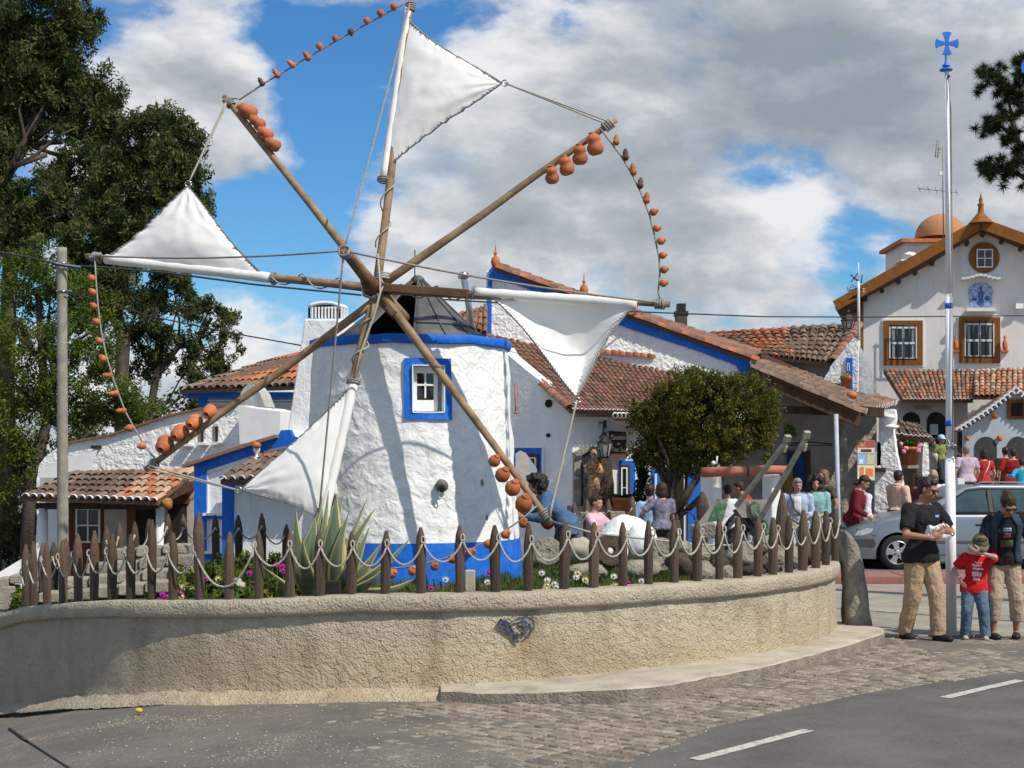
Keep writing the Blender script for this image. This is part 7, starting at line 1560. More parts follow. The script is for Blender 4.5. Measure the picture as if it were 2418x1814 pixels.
def ell(mb, c, r, rot=None, n=12):
    k = len(mb.v); mb.blob((0, 0, 0), r, n, n + 4)
    for i in range(k, len(mb.v)):
        v = V(mb.v[i]); v = rot @ v if rot is not None else v; mb.v[i] = tuple(v + V(c))
def soft(ob, voxel, smooth=6, wr=0.0, wsc=.12):
    rm = ob.modifiers.new('skin', 'REMESH'); rm.mode = 'VOXEL'; rm.voxel_size = voxel; rm.use_smooth_shade = True
    s_ = ob.modifiers.new('smooth', 'SMOOTH'); s_.factor = .5; s_.iterations = smooth
    if wr:
        tx = bpy.data.textures.get('folds%.2f' % wsc) or bpy.data.textures.new('folds%.2f' % wsc, 'CLOUDS'); tx.noise_scale = wsc; tx.noise_depth = 2
        d = ob.modifiers.new('folds', 'DISPLACE'); d.texture = tx; d.strength = wr; d.mid_level = .5; d.texture_coords = 'LOCAL'
    return ob
def skin_mat(n_, c): return M('skin_' + n_, c, tuple(q * .85 for q in c), rough=.55, scale=12, spec=.35)
SK = {'a': skin_mat('light', (.50, .27, .18)), 'b': skin_mat('tan', (.42, .20, .125)), 'c': skin_mat('pale', (.60, .36, .27))}
def cloth(nm, c, c2=None, **kw): return M(nm, c, c2 or tuple(q * .78 for q in c), rough=.9, scale=kw.pop('scale', 9), bump=.4, bscale=140, bdist=.002, bump2=.012, b2scale=kw.pop('b2', 14), **kw)
def person(label, pos, yaw, H, shirt, pants, hair, skin='a', lean=0., hand_r=None, hand_l=None, feet=((.055, 0), (-.055, 0)), head=(0, 0), headk=1.0, sleeve=.55, hem=.49, leg=1.0, hairtype='short',
           shoe=None, hr=None, hl=None, vox=.013, wide=1.0, glasses=False, hd=(V((0, .3, -1)), V((0, 1, 0))), elbow_r=V((.6, -.6, -.5)), elbow_l=V((-.6, -.6, -.5)), twist=0.0, tilt=0.0, feety=(0, 0), footyaw=(0, 0), hfd_r=None, hfd_l=None, hat=None, bulk=1.0, finger_r=.0047):
    root = thing('person', label, 'person', pos); RZ = Matrix.Rotation(yaw, 3, 'Z'); pos = V(pos)
    def Wd(v): return pos + RZ @ V(v)
    hipc = V((0, 0, .52 * H)); RL = Matrix.Rotation(-lean, 3, 'X') @ Matrix.Rotation(twist, 3, 'Z')
    RL = Matrix.Rotation(tilt, 3, 'Y') @ RL
    def U(v): return hipc + RL @ (V(v) - hipc)
    W_ = H * wide
    rings = [(.455 * H, .05 * W_, .045 * H, 0), (.47 * H, .088 * W_, .060 * H, -.004 * H), (.51 * H, .098 * W_, .070 * H, -.008 * H), (.56 * H, .088 * W_, .062 * H, 0), (.61 * H, .078 * W_, .054 * H, .002 * H), (.68 * H, .088 * W_, .060 * H, .006 * H), (.74 * H, .100 * W_, .066 * H, .006 * H),
             (.785 * H, .104 * W_, .060 * H, .0), (.815 * H, .092 * W_, .050 * H, -.006 * H), (.835 * H, .060 * W_, .042 * H, -.008 * H), (.85 * H, .032 * H, .034 * H, -.006 * H)]
    def TU(v): return Wd(U(v)) if v.z > .5 * H else Wd(v)
    b = MB(); loft(b, rings, TU)
    sh = {s_: U(V((s_ * .108 * W_, -.004 * H, .800 * H))) for s_ in (1, -1)}
    nb = U(V((0, -.004 * H, .835 * H))); HR = Matrix.Rotation(tilt * .5, 3, 'Y') @ Matrix.Rotation(-lean * .5, 3, 'X') @ Matrix.Rotation(head[0], 3, 'Z') @ Matrix.Rotation(-head[1], 3, 'X')
    hc = nb + (RL @ V((0, .010 * H, .045 * H))) + HR @ V((0, .006 * H, .052 * H * headk))
    def HD(v): return Wd(hc + HR @ (V(v) * H * headk))
    RH = RZ @ HR
    cap(b, Wd(nb - V((0, 0, .01 * H))), HD((0, -.008, -.02)), .034 * H * headk ** .5, .032 * H * headk ** .5)
    ell(b, HD((0, -.006, .008)), V((.0455, .057, .058)) * H * headk, RH); ell(b, HD((0, .016, -.030)), V((.035, .038, .038)) * H * headk, RH); ell(b, HD((0, .034, -.052)), V((.017, .016, .014)) * H * headk, RH)
    cap(b, HD((0, .048, .004)), HD((0, .062, -.016)), .006 * H * headk, .0095 * H * headk, 8); ell(b, HD((0, .045, .014)), V((.032, .010, .008)) * H * headk, RH)
    for s_ in (1, -1): ell(b, HD((s_ * .047, -.004, -.006)), V((.006, .012, .018)) * H * headk, RH); ell(b, HD((s_ * .024, .040, -.022)), V((.012, .010, .012)) * H * headk, RH)
    # arms
    arms = {}
    for s_, tgt, el, hdv in ((1, hand_r, elbow_r, hfd_r), (-1, hand_l, elbow_l, hfd_l)):
        S = sh[s_]; T = V(tgt) * H if tgt is not None else V((s_ * .15 * wide, .02, .50)) * H
        L1, L2 = .172 * H, .150 * H; d = T - S; D = min(d.length, (L1 + L2) * .995); dn = d.normalized(); T = S + dn * D
        x = (L1 * L1 - L2 * L2 + D * D) / (2 * D); h = math.sqrt(max(0, L1 * L1 - x * x)); pv = V((el.x * (1 if s_ == 1 else 1), el.y, el.z)); pv = (pv - dn * pv.dot(dn)).normalized(); Eb = S + dn * x + pv * h
        arms[s_] = (S, Eb, T); cap(b, Wd(S), Wd(Eb), .031 * H, .023 * H); cap(b, Wd(Eb), Wd(T), .0235 * H, .015 * H); ell(b, Wd(S), V((.036, .034, .036)) * H)
        fd, pn = hdv if hdv else ((T - Eb).normalized() + V((0, .15, -.2)), V((-s_, .2, 0))); fd = V(fd).normalized(); pn = V(pn); pn = (pn - fd * pn.dot(fd)).normalized(); sd = fd.cross(pn)
        q = Matrix((sd, fd, pn)).transposed(); hk = headk ** .5
        ell(b, Wd(T + fd * .028 * H * hk), V((.024, .031, .011)) * H * hk, RZ @ q)
        thumb_side = 1 if sd.dot(V((-s_, .6, .3))) > 0 else -1
        for i in range(4):
            o_ = (i - 1.5); base = T + fd * .048 * H * hk + sd * o_ * .0125 * H * hk; f1 = (fd + sd * o_ * .10 + pn * .25).normalized(); L = (.030, .034, .032, .025)[i] * H * hk
            m_ = base + f1 * L; f2 = (fd + sd * o_ * .08 + pn * .85).normalized(); t_ = m_ + f2 * L * .8
            cap(b, Wd(base), Wd(m_), finger_r * 1.15 * H, finger_r * 1.05 * H, 8); cap(b, Wd(m_), Wd(t_), finger_r * 1.05 * H, finger_r * .85 * H, 8)
        tb = T + fd * .012 * H + sd * thumb_side * .018 * H; tm = tb + (fd * .6 + sd * thumb_side * .7 + pn * .3).normalized() * .034 * H * hk; tt = tm + (fd * .8 + sd * thumb_side * .25 + pn * .5).normalized() * .026 * H * hk
        cap(b, Wd(tb), Wd(tm), finger_r * 1.45 * H, finger_r * 1.2 * H, 8); cap(b, Wd(tm), Wd(tt), finger_r * 1.2 * H, finger_r * .95 * H, 8)
    legs = {}
    for i, s_ in enumerate((1, -1)):
        hp = V((s_ * .05 * W_, 0, .50 * H)); an = V((feet[i][0] * H, feet[i][1] * H, .045 * H + feety[i] * H)); L1, L2 = .232 * H, .236 * H; d = an - hp; D = min(d.length, (L1 + L2) * .999); dn = d.normalized()
        an = hp + dn * D if d.length > D else an
        x = (L1 * L1 - L2 * L2 + D * D) / (2 * D); h = math.sqrt(max(0, L1 * L1 - x * x)); pv = V((s_ * .1, 1, 0)); pv = (pv - dn * pv.dot(dn)).normalized(); K = hp + dn * x + pv * h; legs[s_] = (hp, K, an)
        cap(b, Wd(hp), Wd(K), .050 * H, .034 * H); cap(b, Wd(K), Wd(an), .034 * H, .020 * H)
        ell(b, Wd(K + (an - K) * .3 + V((0, -.006 * H, 0))), V((.030, .032, .05)) * H)
        fdv = Matrix.Rotation(footyaw[i], 3, 'Z') @ V((0, 1, 0)); cap(b, Wd(V((an.x, an.y, an.z - .015 * H))), Wd(V((an.x, an.y, an.z - .025 * H)) + fdv * .07 * H), .022 * H, .015 * H)
    ob = b.build('body', SK[skin], root, normals=False); soft(ob, vox, 4)
    # clothes
    c = MB(); g_ = .012 * H * bulk
    lw = lambda z: 1 + 1.3 * max(0, min(1, (.60 * H - z) / (.06 * H))); rr = [(z, hw + g_ * lw(z), hd_ + g_ * lw(z), yo) for z, hw, hd_, yo in rings if max(hem, .50) * H < z < .84 * H]; z0 = hem * H; rr = [(z0, .05 * W_ + .070 * H * bulk, .086 * H * bulk ** .5, -.006 * H)] + rr
    if rr[-1][0] < .83 * H: rr.append((.838 * H, .050 * H, .040 * H, -.008 * H))
    def TS(v): return Wd(U(v)) if v.z > .5 * H else Wd(V((v.x, v.y, v.z)))
    loft(c, rr, TU)
    for s_ in (1, -1):
        S, Eb, T = arms[s_]
        ell(c, Wd(S + (hipc - S) * .02), V((.046, .042, .046)) * H * bulk ** .5)
        if sleeve <= .0: continue
        if sleeve <= 1: cap(c, Wd(S), Wd(S.lerp(Eb, sleeve)), .041 * H * bulk, .040 * H * bulk, 14, (False, True))
        else:
            cap(c, Wd(S), Wd(Eb), .041 * H * bulk, .033 * H * bulk, 14); cap(c, Wd(Eb), Wd(Eb.lerp(T, sleeve - 1)), .033 * H * bulk, .024 * H * bulk, 14, (False, True))
    top = soft(c.build('shirt', shirt, root, normals=False), vox * .9, 4, .018 * H / 1.75 * 1.2, .09 * H / 1.75)
    c = MB(); loft(c, [(.445 * H, .045 * W_, .05 * H, 0), (.465 * H, .095 * W_, .066 * H, -.004 * H), (.51 * H, .105 * W_, .077 * H, -.008 * H), (.565 * H, .093 * W_, .067 * H, 0)], TU)
    for s_ in (1, -1):
        hp, K, an = legs[s_]; cap(c, Wd(hp), Wd(K), .060 * H * bulk, .047 * H * bulk)
        if leg > 0: cap(c, Wd(K), Wd(K.lerp(an + V((0, 0, -.012 * H)), leg)), .047 * H * bulk, .040 * H * bulk, 14, (False, True))
    soft(c.build('trousers', pants, root, normals=False), vox * .9, 4, .022 * H / 1.75, .08 * H / 1.75)
    for i, s_ in enumerate((1, -1)):
        hp, K, an = legs[s_]; fdv = Matrix.Rotation(footyaw[i], 3, 'Z') @ V((0, 1, 0)); c = MB(); z = an.z - .045 * H; q = Matrix.Rotation(footyaw[i], 3, 'Z')
        for (dy, rx, ry, rz) in ((-.008, .026, .034, .036), (.035, .028, .045, .027), (.072, .029, .034, .022)):
            k = len(c.v); ell(c, Wd(V((an.x, an.y, z + .018 * H)) + fdv * dy * H), V((rx, ry, rz)) * H, RZ @ q)
        for k in range(len(c.v)): v = c.v[k]; c.v[k] = (v[0], v[1], max(v[2], pos.z + z))
        soft(c.build('shoe', shoe or MATS['dark_shoe'], root, normals=False), vox * .8, 2)
    # hair
    if hair:
        c = MB(); k_ = H * headk
        if hairtype == 'short': ell(c, HD((0, -.014, .020)), V((.0500, .058, .056)) * k_, RH); ell(c, HD((0, -.026, -.004)), V((.046, .038, .045)) * k_, RH); ell(c, HD((0, .022, .052)), V((.036, .028, .016)) * k_, RH)
        elif hairtype == 'bob': ell(c, HD((0, -.016, .020)), V((.056, .060, .060)) * k_, RH); ell(c, HD((0, -.030, -.025)), V((.056, .042, .058)) * k_, RH); [ell(c, HD((s_ * .044, -.004, -.02)), V((.017, .03, .05)) * k_, RH) for s_ in (1, -1)]
        elif hairtype == 'long': ell(c, HD((0, -.016, .020)), V((.055, .060, .058)) * k_, RH); ell(c, HD((0, -.034, -.045)), V((.054, .034, .085)) * k_, RH); [ell(c, HD((s_ * .046, -.008, -.03)), V((.015, .026, .06)) * k_, RH) for s_ in (1, -1)]
        elif hairtype == 'curly':
            g2 = random.Random(int(H * 1000))
            for _ in range(70):
                d = V((g2.gauss(0, 1), g2.gauss(0, 1) - .5, g2.gauss(0, 1) + .35)).normalized()
                if d.y > .55 and d.z < .6: continue
                ell(c, HD(V((d.x * .070, d.y * .074 - .014, d.z * .074 + .004))), V((.024, .024, .024)) * k_ * g2.uniform(.7, 1.3), n=6)
            ell(c, HD((0, -.016, .016)), V((.060, .062, .062)) * k_, RH)
        elif hairtype == 'tied': ell(c, HD((0, -.012, .018)), V((.0495, .060, .058)) * k_, RH); ell(c, HD((0, -.066, .045)), V((.024, .026, .024)) * k_, RH); cap(c, HD((0, -.07, .035)), HD((.01, -.082, -.03)), .018 * k_, .006 * k_)
        elif hairtype == 'balding': ell(c, HD((0, -.028, -.002)), V((.050, .042, .036)) * k_, RH)
        soft(c.build('hair', hair, root, normals=False), vox * .8, 1 if hairtype == 'curly' else 2, (.024 if hairtype == 'curly' else .012) * H, .03)
    if vox < .011 or H > 1.5:
        for s_ in (1, -1): c = MB(); ell(c, HD((s_ * .0185, .0485, .004)), V((.0065, .004, .0035)) * H * headk, RH, 8); c.build('eye', MATS['eye_dark'], root)
        c = MB(); ell(c, HD((0, .0535, -.037)), V((.014, .0045, .0040)) * H * headk, RH, 8); c.build('mouth', MATS['lips'], root)
    if glasses:
        c = MB()
        for s_ in (1, -1): ell(c, HD((s_ * .021, .055, .004)), V((.019, .005, .013)) * H * headk, RH, 10); c.tube([HD((s_ * .038, .05, .008)), HD((s_ * .048, .01, .006)), HD((s_ * .05, -.008, .002))], .0022 * H, 5)
        c.tube([HD((-.01, .058, .008)), HD((.01, .058, .008))], .0025 * H, 5); c.build('sunglasses', MATS['sunglass_black'], root)
    if hat is not None:
        c = MB(); vs = []
        k_ = H * headk
        for i in range(9):
            th = (math.pi / 2) * i / 8
            for j in range(20): a = 2 * math.pi * j / 20; vs.append(HD(V((math.sin(th) * math.cos(a) * .056, math.sin(th) * math.sin(a) * .066 - .006, math.cos(th) * .056 + .018))))
        c.add(vs, [(i * 20 + j, (i + 1) * 20 + j, (i + 1) * 20 + (j + 1) % 20, i * 20 + (j + 1) % 20) for i in range(8) for j in range(20)], 0, True)
        o = c.build('cap', hat, root); s2 = o.modifiers.new('t', 'SOLIDIFY'); s2.thickness = .004
        c = MB(); vs = []
        for i in range(9):
            a = math.pi * (i / 8); 
            for r_, dz in ((.0, 0), (.030, -.004), (.052, -.016)): vs.append(HD(V((math.cos(a) * (.050 + r_ * .15), .0 + math.sin(a) * (.052 + r_), .020 + dz * math.sin(a)))))
        c.add(vs, [(i * 3 + j, (i + 1) * 3 + j, (i + 1) * 3 + j + 1, i * 3 + j + 1) for i in range(8) for j in range(2)], 0, True)
        o = c.build('cap_peak', hat, root); s2 = o.modifiers.new('t', 'SOLIDIFY'); s2.thickness = .006
    return dict(root=root, W=Wd, HD=HD, U=U, arms=arms, legs=legs, RZ=RZ, H=H, TU=TU)
M('dark_shoe', (.022, .022, .025), rough=.6); M('eye_dark', (.02, .015, .012), rough=.2); M('lips', (.30, .10, .08), rough=.6); M('sunglass_black', (.01, .01, .012), rough=.12, spec=.7)
hair_black = M('black_hair', (.018, .013, .011), (.035, .025, .02), rough=.5, scale=60, bump=.6, bscale=120, bdist=.004); hair_brown = M('brown_hair', (.055, .028, .015), (.03, .016, .01), rough=.6, scale=60, bump=.6, bscale=120, bdist=.004)
hair_blond = M('dark_blond_hair', (.26, .16, .08), (.15, .09, .05), rough=.6, scale=60, bump=.6, bscale=120, bdist=.004); hair_grey = M('grey_hair', (.30, .28, .25), (.18, .17, .15), rough=.7, scale=60, bump=.6, bscale=120, bdist=.004)
khaki = cloth('khaki_trousers', (.44, .31, .19)); black_t = cloth('black_cotton', (.016, .016, .018)); red_t = cloth('red_tshirt', (.62, .012, .014)); jeans = cloth('washed_jeans', (.06, .10, .17), (.13, .19, .27), scale=5)
denim_d = cloth('dark_denim', (.020, .032, .060), (.045, .065, .11)); beige = cloth('beige_capri', (.42, .32, .23))
# man in black reading his way past the flagpole
def ground_pt(px, Y, z=.0): return PG(px, Y, z)
mn = person('man in a black T-shirt and khaki trousers holding a white parcel by the flagpole', (4.43, 16.5, .0), R(206), 1.76, black_t, khaki, hair_black, 'b', lean=.06, hand_r=(.075, .175, .635), hand_l=(-.080, .165, .655), feet=((.055, -.09), (-.055, .09)), footyaw=(-.2, .25),
            head=(-.0 + R(28), .30), vox=.0065, glasses=True, hfd_r=((-.9, .22, .25), (0, -.9, .3)), hfd_l=((.8, .25, .5), (0, -.9, .2)), elbow_r=V((1, -.5, -.6)), elbow_l=V((-1, -.5, -.6)), bulk=1.12, hem=.475, sleeve=.78)
mb = MB(); q = mn['W'](V((0, .165, .675)) * 1.76)
def parcel(u, v): return mn['W'](V((-.085 + .17 * u, .150 + .012 * math.sin(3 * u + v * 6), .630 + .075 * v + .006 * math.sin(u * 7))) * 1.76)
mb.grid(parcel, 10, 6); o = mb.build('paper_parcel', cloth('white_paper_parcel', (.80, .78, .80), (.66, .63, .68))); s_ = o.modifiers.new('t', 'SOLIDIFY'); s_.thickness = .05; s_.offset = 0; bv = o.modifiers.new('b', 'BEVEL'); bv.width = .012; bv.segments = 3; tag(o, 'crumpled white paper parcel in the hands of the man in black', 'parcel')
def badge(pr, x, z, w_, h_, mat, nm, dy=.082):
    mb = MB(); H = pr['H']; vs = []
    for i in range(5):
        for j in range(4):
            xx = x - w_ / 2 + w_ * i / 4; zz = z - h_ / 2 + h_ * j / 3; yy = dy - (xx / .115) ** 2 * .035; vs.append(pr['TU'](V((xx, yy, zz)) * H))
    mb.add(vs, [(i * 4 + j, (i + 1) * 4 + j, (i + 1) * 4 + j + 1, i * 4 + j + 1) for i in range(4) for j in range(3)], 0, True); o = mb.build(nm, mat, pr['root']); s_ = o.modifiers.new('t', 'SOLIDIFY'); s_.thickness = .003
badge(mn, -.045, .765, .036, .016, M('pale_blue_print', (.12, .38, .68), (.3, .6, .8), scale=60), 'chest_print', .083)
mb = MB(); a_ = mn['arms'][-1]; wr_ = mn['W'](a_[2].lerp(a_[1], .06)); mb.tube([wr_ + V((.028 * math.cos(k * .6), .02 * math.sin(k * .6), .028 * math.sin(k * .6 + .5))) for k in range(12)], .006, 6); mb.build('wristwatch', steel, mn['root'])
# boy
by = person('boy in a red printed T-shirt, jeans and camouflage cap leaning on the flagpole', (5.02, 16.55, .0), R(168), 1.10, red_t, jeans, hair_brown, 'c', lean=.10, tilt=-.10, hand_r=(.15, .10, .60), hand_l=(-.035, .175, .865), feet=((.09, .02), (-.10, .05)), head=(R(12), .42), headk=1.38,
            vox=.0062, hat=M('camouflage_cap', (.09, .10, .05), (.16, .15, .08), rough=.9, scale=40, lo=.45, hi=.55), shoe=M('white_trainer', (.55, .54, .52), (.2, .2, .2), rough=.7, scale=30), elbow_l=V((-1, .1, -.3)), elbow_r=V((.8, -.6, -.6)), hfd_l=((.75, .1, .15), (0, -.7, .5)), bulk=1.22, sleeve=.75, hem=.46, wide=1.08, finger_r=.0075)
pw_ = M('white_print', (.75, .72, .72), (.45, .12, .14), rough=.8, scale=70, lo=.45, hi=.6)
for (x, z, w_, h_) in ((0, .775, .07, .012), (.01, .745, .09, .022), (-.005, .712, .10, .022), (.012, .66, .07, .05), (-.03, .66, .03, .045), (.0, .61, .06, .03)): badge(by, x, z, w_, h_, pw_, 'chest_print', .104)
# woman in denim jacket bending to the boy
wm = person('woman in an open dark denim jacket and khaki capri trousers bending towards the boy', (5.36, 16.62, .0), R(172), 1.64, black_t, beige, hair_brown, 'b', lean=.34, tilt=.02, hand_r=(.17, .03, .47), hand_l=(-.22, -.02, .50), feet=((.075, .04), (-.085, -.02)), footyaw=(.2, -.2), head=(R(14), .55), vox=.0065, hairtype='tied',
            glasses=True, leg=.62, sleeve=.3, hem=.50, elbow_r=V((1, -.5, -.4)), elbow_l=V((-.6, -.8, -.2)), hfd_r=((.3, .5, -.8), (.9, .2, .2)), bulk=1.0, wide=.96)
# jacket: open-fronted shell over the T-shirt
Hh = 1.64; c = MB(); vs = []; nA = 26
for z, hw, hd_ in ((.50, .118, .088), (.56, .104, .080), (.62, .096, .074), (.68, .098, .078), (.74, .106, .082), (.785, .110, .076), (.815, .098, .062), (.838, .064, .050), (.858, .044, .044)):
    for j in range(nA + 1):
        gap = R(34) if z < .80 else R(26); a = math.pi / 2 + gap + (2 * math.pi - 2 * gap) * j / nA; vs.append(wm['TU'](V((math.cos(a) * hw, math.sin(a) * hd_, z)) * Hh))
c.add(vs, [(i * (nA + 1) + j, (i + 1) * (nA + 1) + j, (i + 1) * (nA + 1) + j + 1, i * (nA + 1) + j + 1) for i in range(8) for j in range(nA)], 0, True)
for s_ in (1, -1):
    S, Eb, T = wm['arms'][s_]; c.tube([wm['W'](S), wm['W'](S.lerp(Eb, .5)), wm['W'](Eb), wm['W'](Eb.lerp(T, .45)), wm['W'](Eb.lerp(T, .80))], [.070, .064, .056, .052, .047], 14, cap=False)
o = c.build('denim_jacket', denim_d, wm['root'], normals=False); s2 = o.modifiers.new('t', 'SOLIDIFY'); s2.thickness = .012
badge(wm, .0, .77, .05, .03, M('white_blue_print', (.45, .55, .65), (.1, .12, .2), scale=70, lo=.45, hi=.55), 'chest_print', .083); badge(wm, .0, .73, .045, .035, M('pinkish_print', (.30, .08, .10), (.1, .03, .04), scale=50), 'chest_print', .084); badge(wm, .0, .67, .08, .05, M('dark_gold_print', (.13, .10, .05), (.04, .03, .02), scale=50), 'chest_print', .080)
mb = MB(); q = wm['W'](V((-.24, -.02, .52)) * Hh); mb.blob(q, (.09, .12, .15), 10, 12, .1, sq=.8); mb.tube([q + V((0, 0, .12)), wm['W'](wm['arms'][-1][0] + V((-.02, 0, .05)))], .014, 6); tag(mb.build('shoulder_bag', M('dark_floral_bag', (.03, .035, .045), (.3, .3, .32), rough=.7, scale=50, lo=.55, hi=.7)), 'dark patterned shoulder bag hanging from the woman in the denim jacket', 'bag')
# ---- visitors farther back
def at_(px, top_y, Y, gz_=0.0):
    """head column and head-top row of the photo at distance Y -> ground point and height"""
    top = P(px, top_y, Y); return (top.x, Y, gz_), top.z - gz_
def vis(label, px, ty, Y, yaw, shirt, pants, hair, gz_=0.0, Hs=None, **kw):
    p, H = at_(px, ty, Y, gz_)
    if Hs: p = (p[0], p[1], p[2] + H - Hs); H = Hs
    return person(label, p, yaw, H * 1.0, shirt, pants, hair, vox=.014, **kw)
lblue = cloth('light_blue_shirt', (.32, .45, .68)); pink = cloth('pale_pink_shirt', (.72, .48, .56)); dred = cloth('dark_red_jumper', (.17, .012, .022)); maroon = cloth('maroon_top', (.075, .018, .022)); whitec = cloth('white_cotton', (.74, .75, .82)); teal = cloth('pale_teal_top', (.26, .50, .52)); cardi = cloth('powder_blue_cardigan', (.42, .52, .68)); orange_s = cloth('salmon_shirt', (.78, .55, .44), (.62, .33, .22), scale=40, streak=(1, 1, .02)); greyd = cloth('dark_grey_cloth', (.045, .048, .055)); redtop = cloth('bright_red_top', (.52, .03, .03))
plaid = cloth('plaid_shirt', (.30, .27, .30), (.09, .09, .20), scale=14); green_s = cloth('green_striped_top', (.30, .34, .08), (.14, .18, .05), scale=18); lilac = cloth('lilac_shirt', (.52, .42, .52)); denimj = cloth('blue_denim_jacket', (.045, .11, .21), (.085, .17, .29), scale=5); cyan = cloth('cyan_top', (.03, .38, .58)); blackc = cloth('black_floral', (.03, .03, .03), (.12, .10, .07), scale=18)
cy = person('curly dark-haired visitor in a blue denim jacket leaning forward beside the mill', PG(1338, 20.5, .22), R(98), 1.66, denimj, greyd, hair_black, 'a', hairtype='curly', lean=.72, hand_r=(.10, .34, .60), hand_l=(-.08, .36, .58), sleeve=1.85, hem=.44, bulk=1.32, head=(0, -.15), vox=.012)
mb = MB(); ell(mb, cy['W'](cy['U'](V((0, .085, .66)) * 1.66)), V((.11, .08, .16))); soft(mb.build('red_top', redtop, cy['root'], normals=False), .014, 2)
vis('dark-haired woman in a pale pink shirt sitting with raised hands behind the pale rounded rock', 1405, 1170, 20.6, R(240), pink, greyd, hair_brown, Hs=1.45, hand_r=(.08, .22, .72), hand_l=(-.08, .22, .74), sleeve=.8, hairtype='short', head=(0, .1))
vis('dark-haired person in a light blue shirt, half hidden by the child in checks', 1535, 1144, 22.8, R(20), lblue, greyd, hair_black, Hs=1.55, head=(R(-30), 0), hand_r=(.14, .15, .6), hand_l=(-.14, .15, .6), sleeve=.8)
vis('brown-haired child in a blue checked shirt with one hand on the white rock', 1562, 1144, 20.2, R(8), plaid, greyd, hair_brown, Hs=1.18, headk=1.15, hairtype='bob', hand_l=(-.18, .16, .68), hand_r=(.14, .10, .5), sleeve=.75, bulk=1.15)
vis('dark-haired child behind the left white pillar, back of the head showing', 1717, 1145, 25.2, R(20), whitec, greyd, hair_black, Hs=1.42, sleeve=.8)
vis('visitor in a bright red football shirt bending behind the tipped cart', 1786, 1128, 26.0, R(70), redtop, whitec, hair_brown, Hs=1.55, lean=.5, sleeve=.8, hand_r=(.1, .25, .5), hand_l=(-.1, .25, .5))
w7 = vis('grey-haired woman in a powder blue cardigan and white top standing under the porch', 1882, 1130, 26.4, R(170), cardi, cloth('pale_trousers', (.5, .52, .56)), hair_grey, hand_r=(.05, .12, .57), hand_l=(-.08, .12, .57), sleeve=1.5, head=(R(20), .25), wide=1.2, bulk=1.1, hem=.46)
badge(w7, .0, .715, .085, .19, whitec, 'white_top', .088)
vis('dark-haired smiling woman in a pale teal top next to the grey-haired woman', 1925, 1125, 26.6, R(165), teal, greyd, hair_black, hairtype='curly', hand_r=(.04, .13, .58), hand_l=(-.05, .13, .58), sleeve=1.45, head=(R(10), .2), wide=1.1, hem=.45)
vis('blonde woman in a dark patterned top standing behind the teal-topped woman', 1945, 1110, 28.2, R(120), blackc, greyd, hair_blond, hairtype='long', sleeve=.6)
vis('dark-haired person in a dark red jumper leaning over beside the woman with white sleeves', 2013, 1119, 27.4, R(255), dred, greyd, hair_brown, Hs=1.72, lean=.22, sleeve=1.9, hand_r=(.12, .16, .56), hand_l=(-.12, .2, .56), head=(R(-10), .5), bulk=1.15)
vis('dark-haired woman with white sleeves reading beside the person in the dark red jumper', 2045, 1130, 27.6, R(110), whitec, greyd, hair_brown, Hs=1.62, lean=.15, hairtype='short', sleeve=1.4, hand_r=(.10, .2, .60), hand_l=(-.05, .2, .60), head=(0, .5))
o16 = vis('man in a salmon striped shirt and jeans walking right behind the car bonnet', 2118, 1111, 28.4, R(300), orange_s, jeans, hair_black, 0, head=(R(10), .0), lean=.05, sleeve=1.9, hand_r=(.12, .1, .5), hand_l=(-.10, .14, .52), bulk=1.15, hem=.575, wide=1.02)
mb = MB(); mb.tube([o16['W'](o16['U'](V((.042 * math.cos(k * .5), .040 * math.sin(k * .5) - .008, .848)) * o16['H'])) for k in range(14)], .022, 8); mb.build('collar', cloth('pale_collar', (.78, .66, .56)), o16['root'])
mb = MB(); mb.tube([o16['W'](V((.100 * math.cos(k * .45), .076 * math.sin(k * .45), .565)) * o16['H']) for k in range(15)], .022, 6); mb.build('belt', brown_wood, o16['root'])
vis('dark-haired woman in a maroon top between the salmon-shirted man and the man in black', 2168, 1118, 28.8, R(330), maroon, greyd, hair_brown, hairtype='bob', sleeve=.7)
vis('man with thinning grey hair and a white shirt behind the maroon-topped woman', 2204, 1108, 29.6, R(330), whitec, greyd, hair_grey, hairtype='balding', sleeve=.8, wide=1.1)
ca = vis('dark-haired man in a pale shirt and jeans carrying a small child near the flagpole', 2196, 1034, 32.0, R(285), cloth('cream_shirt', (.60, .55, .52)), jeans, hair_black, .62, hairtype='short', sleeve=.8, hand_r=(.08, .20, .62), hand_l=(-.05, .22, .66), head=(0, .0))
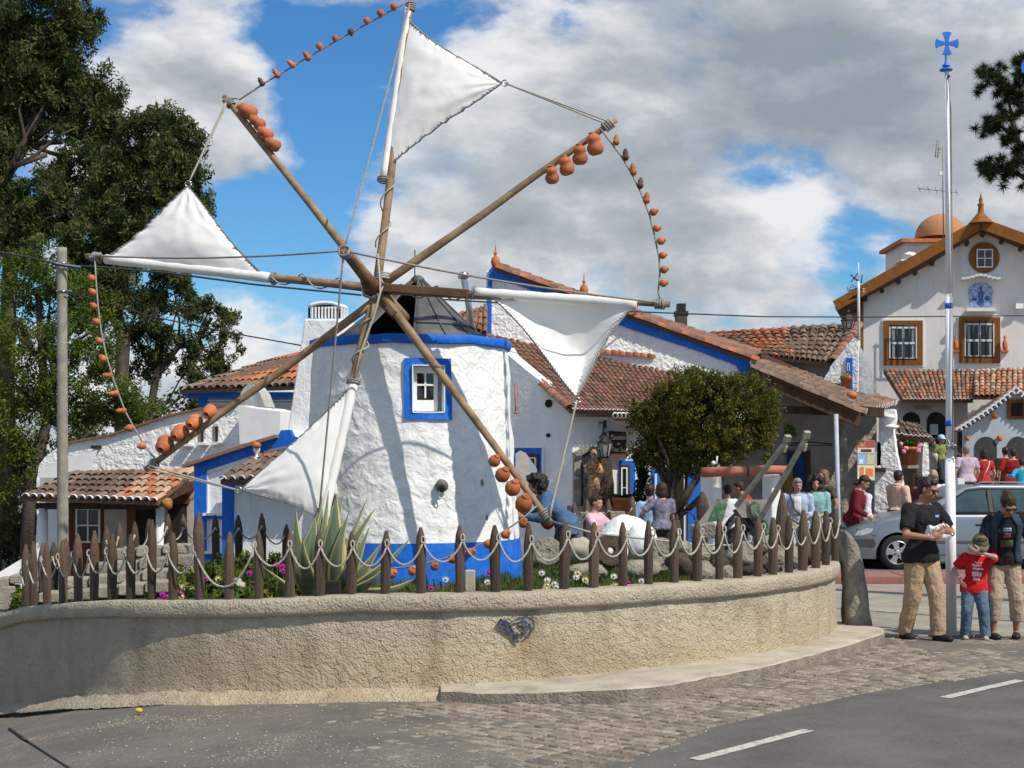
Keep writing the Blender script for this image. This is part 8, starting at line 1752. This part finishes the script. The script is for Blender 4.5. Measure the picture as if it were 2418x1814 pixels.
vis('small child in a green striped top and bright cyan cap carried by the dark-haired man', 2222, 1033, 31.8, R(200), green_s, greyd, None, 1.2, Hs=.92, headk=1.5, hat=M('bright_cyan_cap', (.03, .42, .70), (.6, .7, .75), rough=.8, scale=6), sleeve=.8, bulk=1.3, feet=((.05, .1), (-.05, .1)))
vis('man in a lilac short-sleeved shirt seen from behind right of the flagpole', 2282, 1052, 34.5, R(20), lilac, greyd, hair_grey, .62, sleeve=.7, wide=1.25, hand_r=(.17, .04, .5))
rd = vis('dark-haired woman in a red top with a pale strap facing the left hatch', 2323, 1062, 36.0, R(10), redtop, greyd, hair_black, .62, sleeve=.6, hairtype='bob')
em = vis('broad-shouldered person in a red shirt with a dark emblem facing the right hatch', 2392, 1060, 36.0, R(-5), cloth('crimson_shirt', (.34, .015, .015)), cloth('grey_trousers', (.22, .22, .24)), hair_black, .62, sleeve=.75, wide=1.35, bulk=1.2)
vis('dark-clothed person standing left of the red-shirted one at the hatch', 2374, 1056, 36.8, R(0), cloth('olive_black_coat', (.035, .03, .018)), greyd, hair_black, .62, sleeve=1.9)
vis('child in a cyan jacket at the right edge in front of the red-shirted person', 2412, 1084, 34.5, R(10), cyan, lblue, hair_brown, .5, Hs=1.35, sleeve=1.9, hand_r=(.2, .05, .7), hand_l=(-.22, .05, .72))

mb = MB(); mb.prism([em['TU'](V((.022 * math.cos(k * .628), -.094 + .004 * abs(math.cos(k * .628)), .70 + .030 * math.sin(k * .628))) * em['H']) for k in range(10)], em['RZ'] @ V((0, -.012, 0))); mb.build('back_emblem', M('dark_emblem', (.08, .02, .02)), em['root'])
mb = MB(); mb.tube([rd['TU'](V(q) * rd['H']) for q in ((.07, -.05, .825), (.04, -.082, .76), (0, -.085, .68), (-.05, -.088, .60))], .016, 6); mb.build('bag_strap', cloth('pale_strap', (.66, .55, .5)), rd['root'])
mb = MB(); mb.tube([w7['TU'](V(q) * w7['H']) for q in ((.075, .03, .835), (.055, .09, .77), (.03, .10, .68), (-.04, .10, .60))], .012, 6); mb.build('bag_strap', M('dark_strap', (.05, .05, .06)), w7['root'])
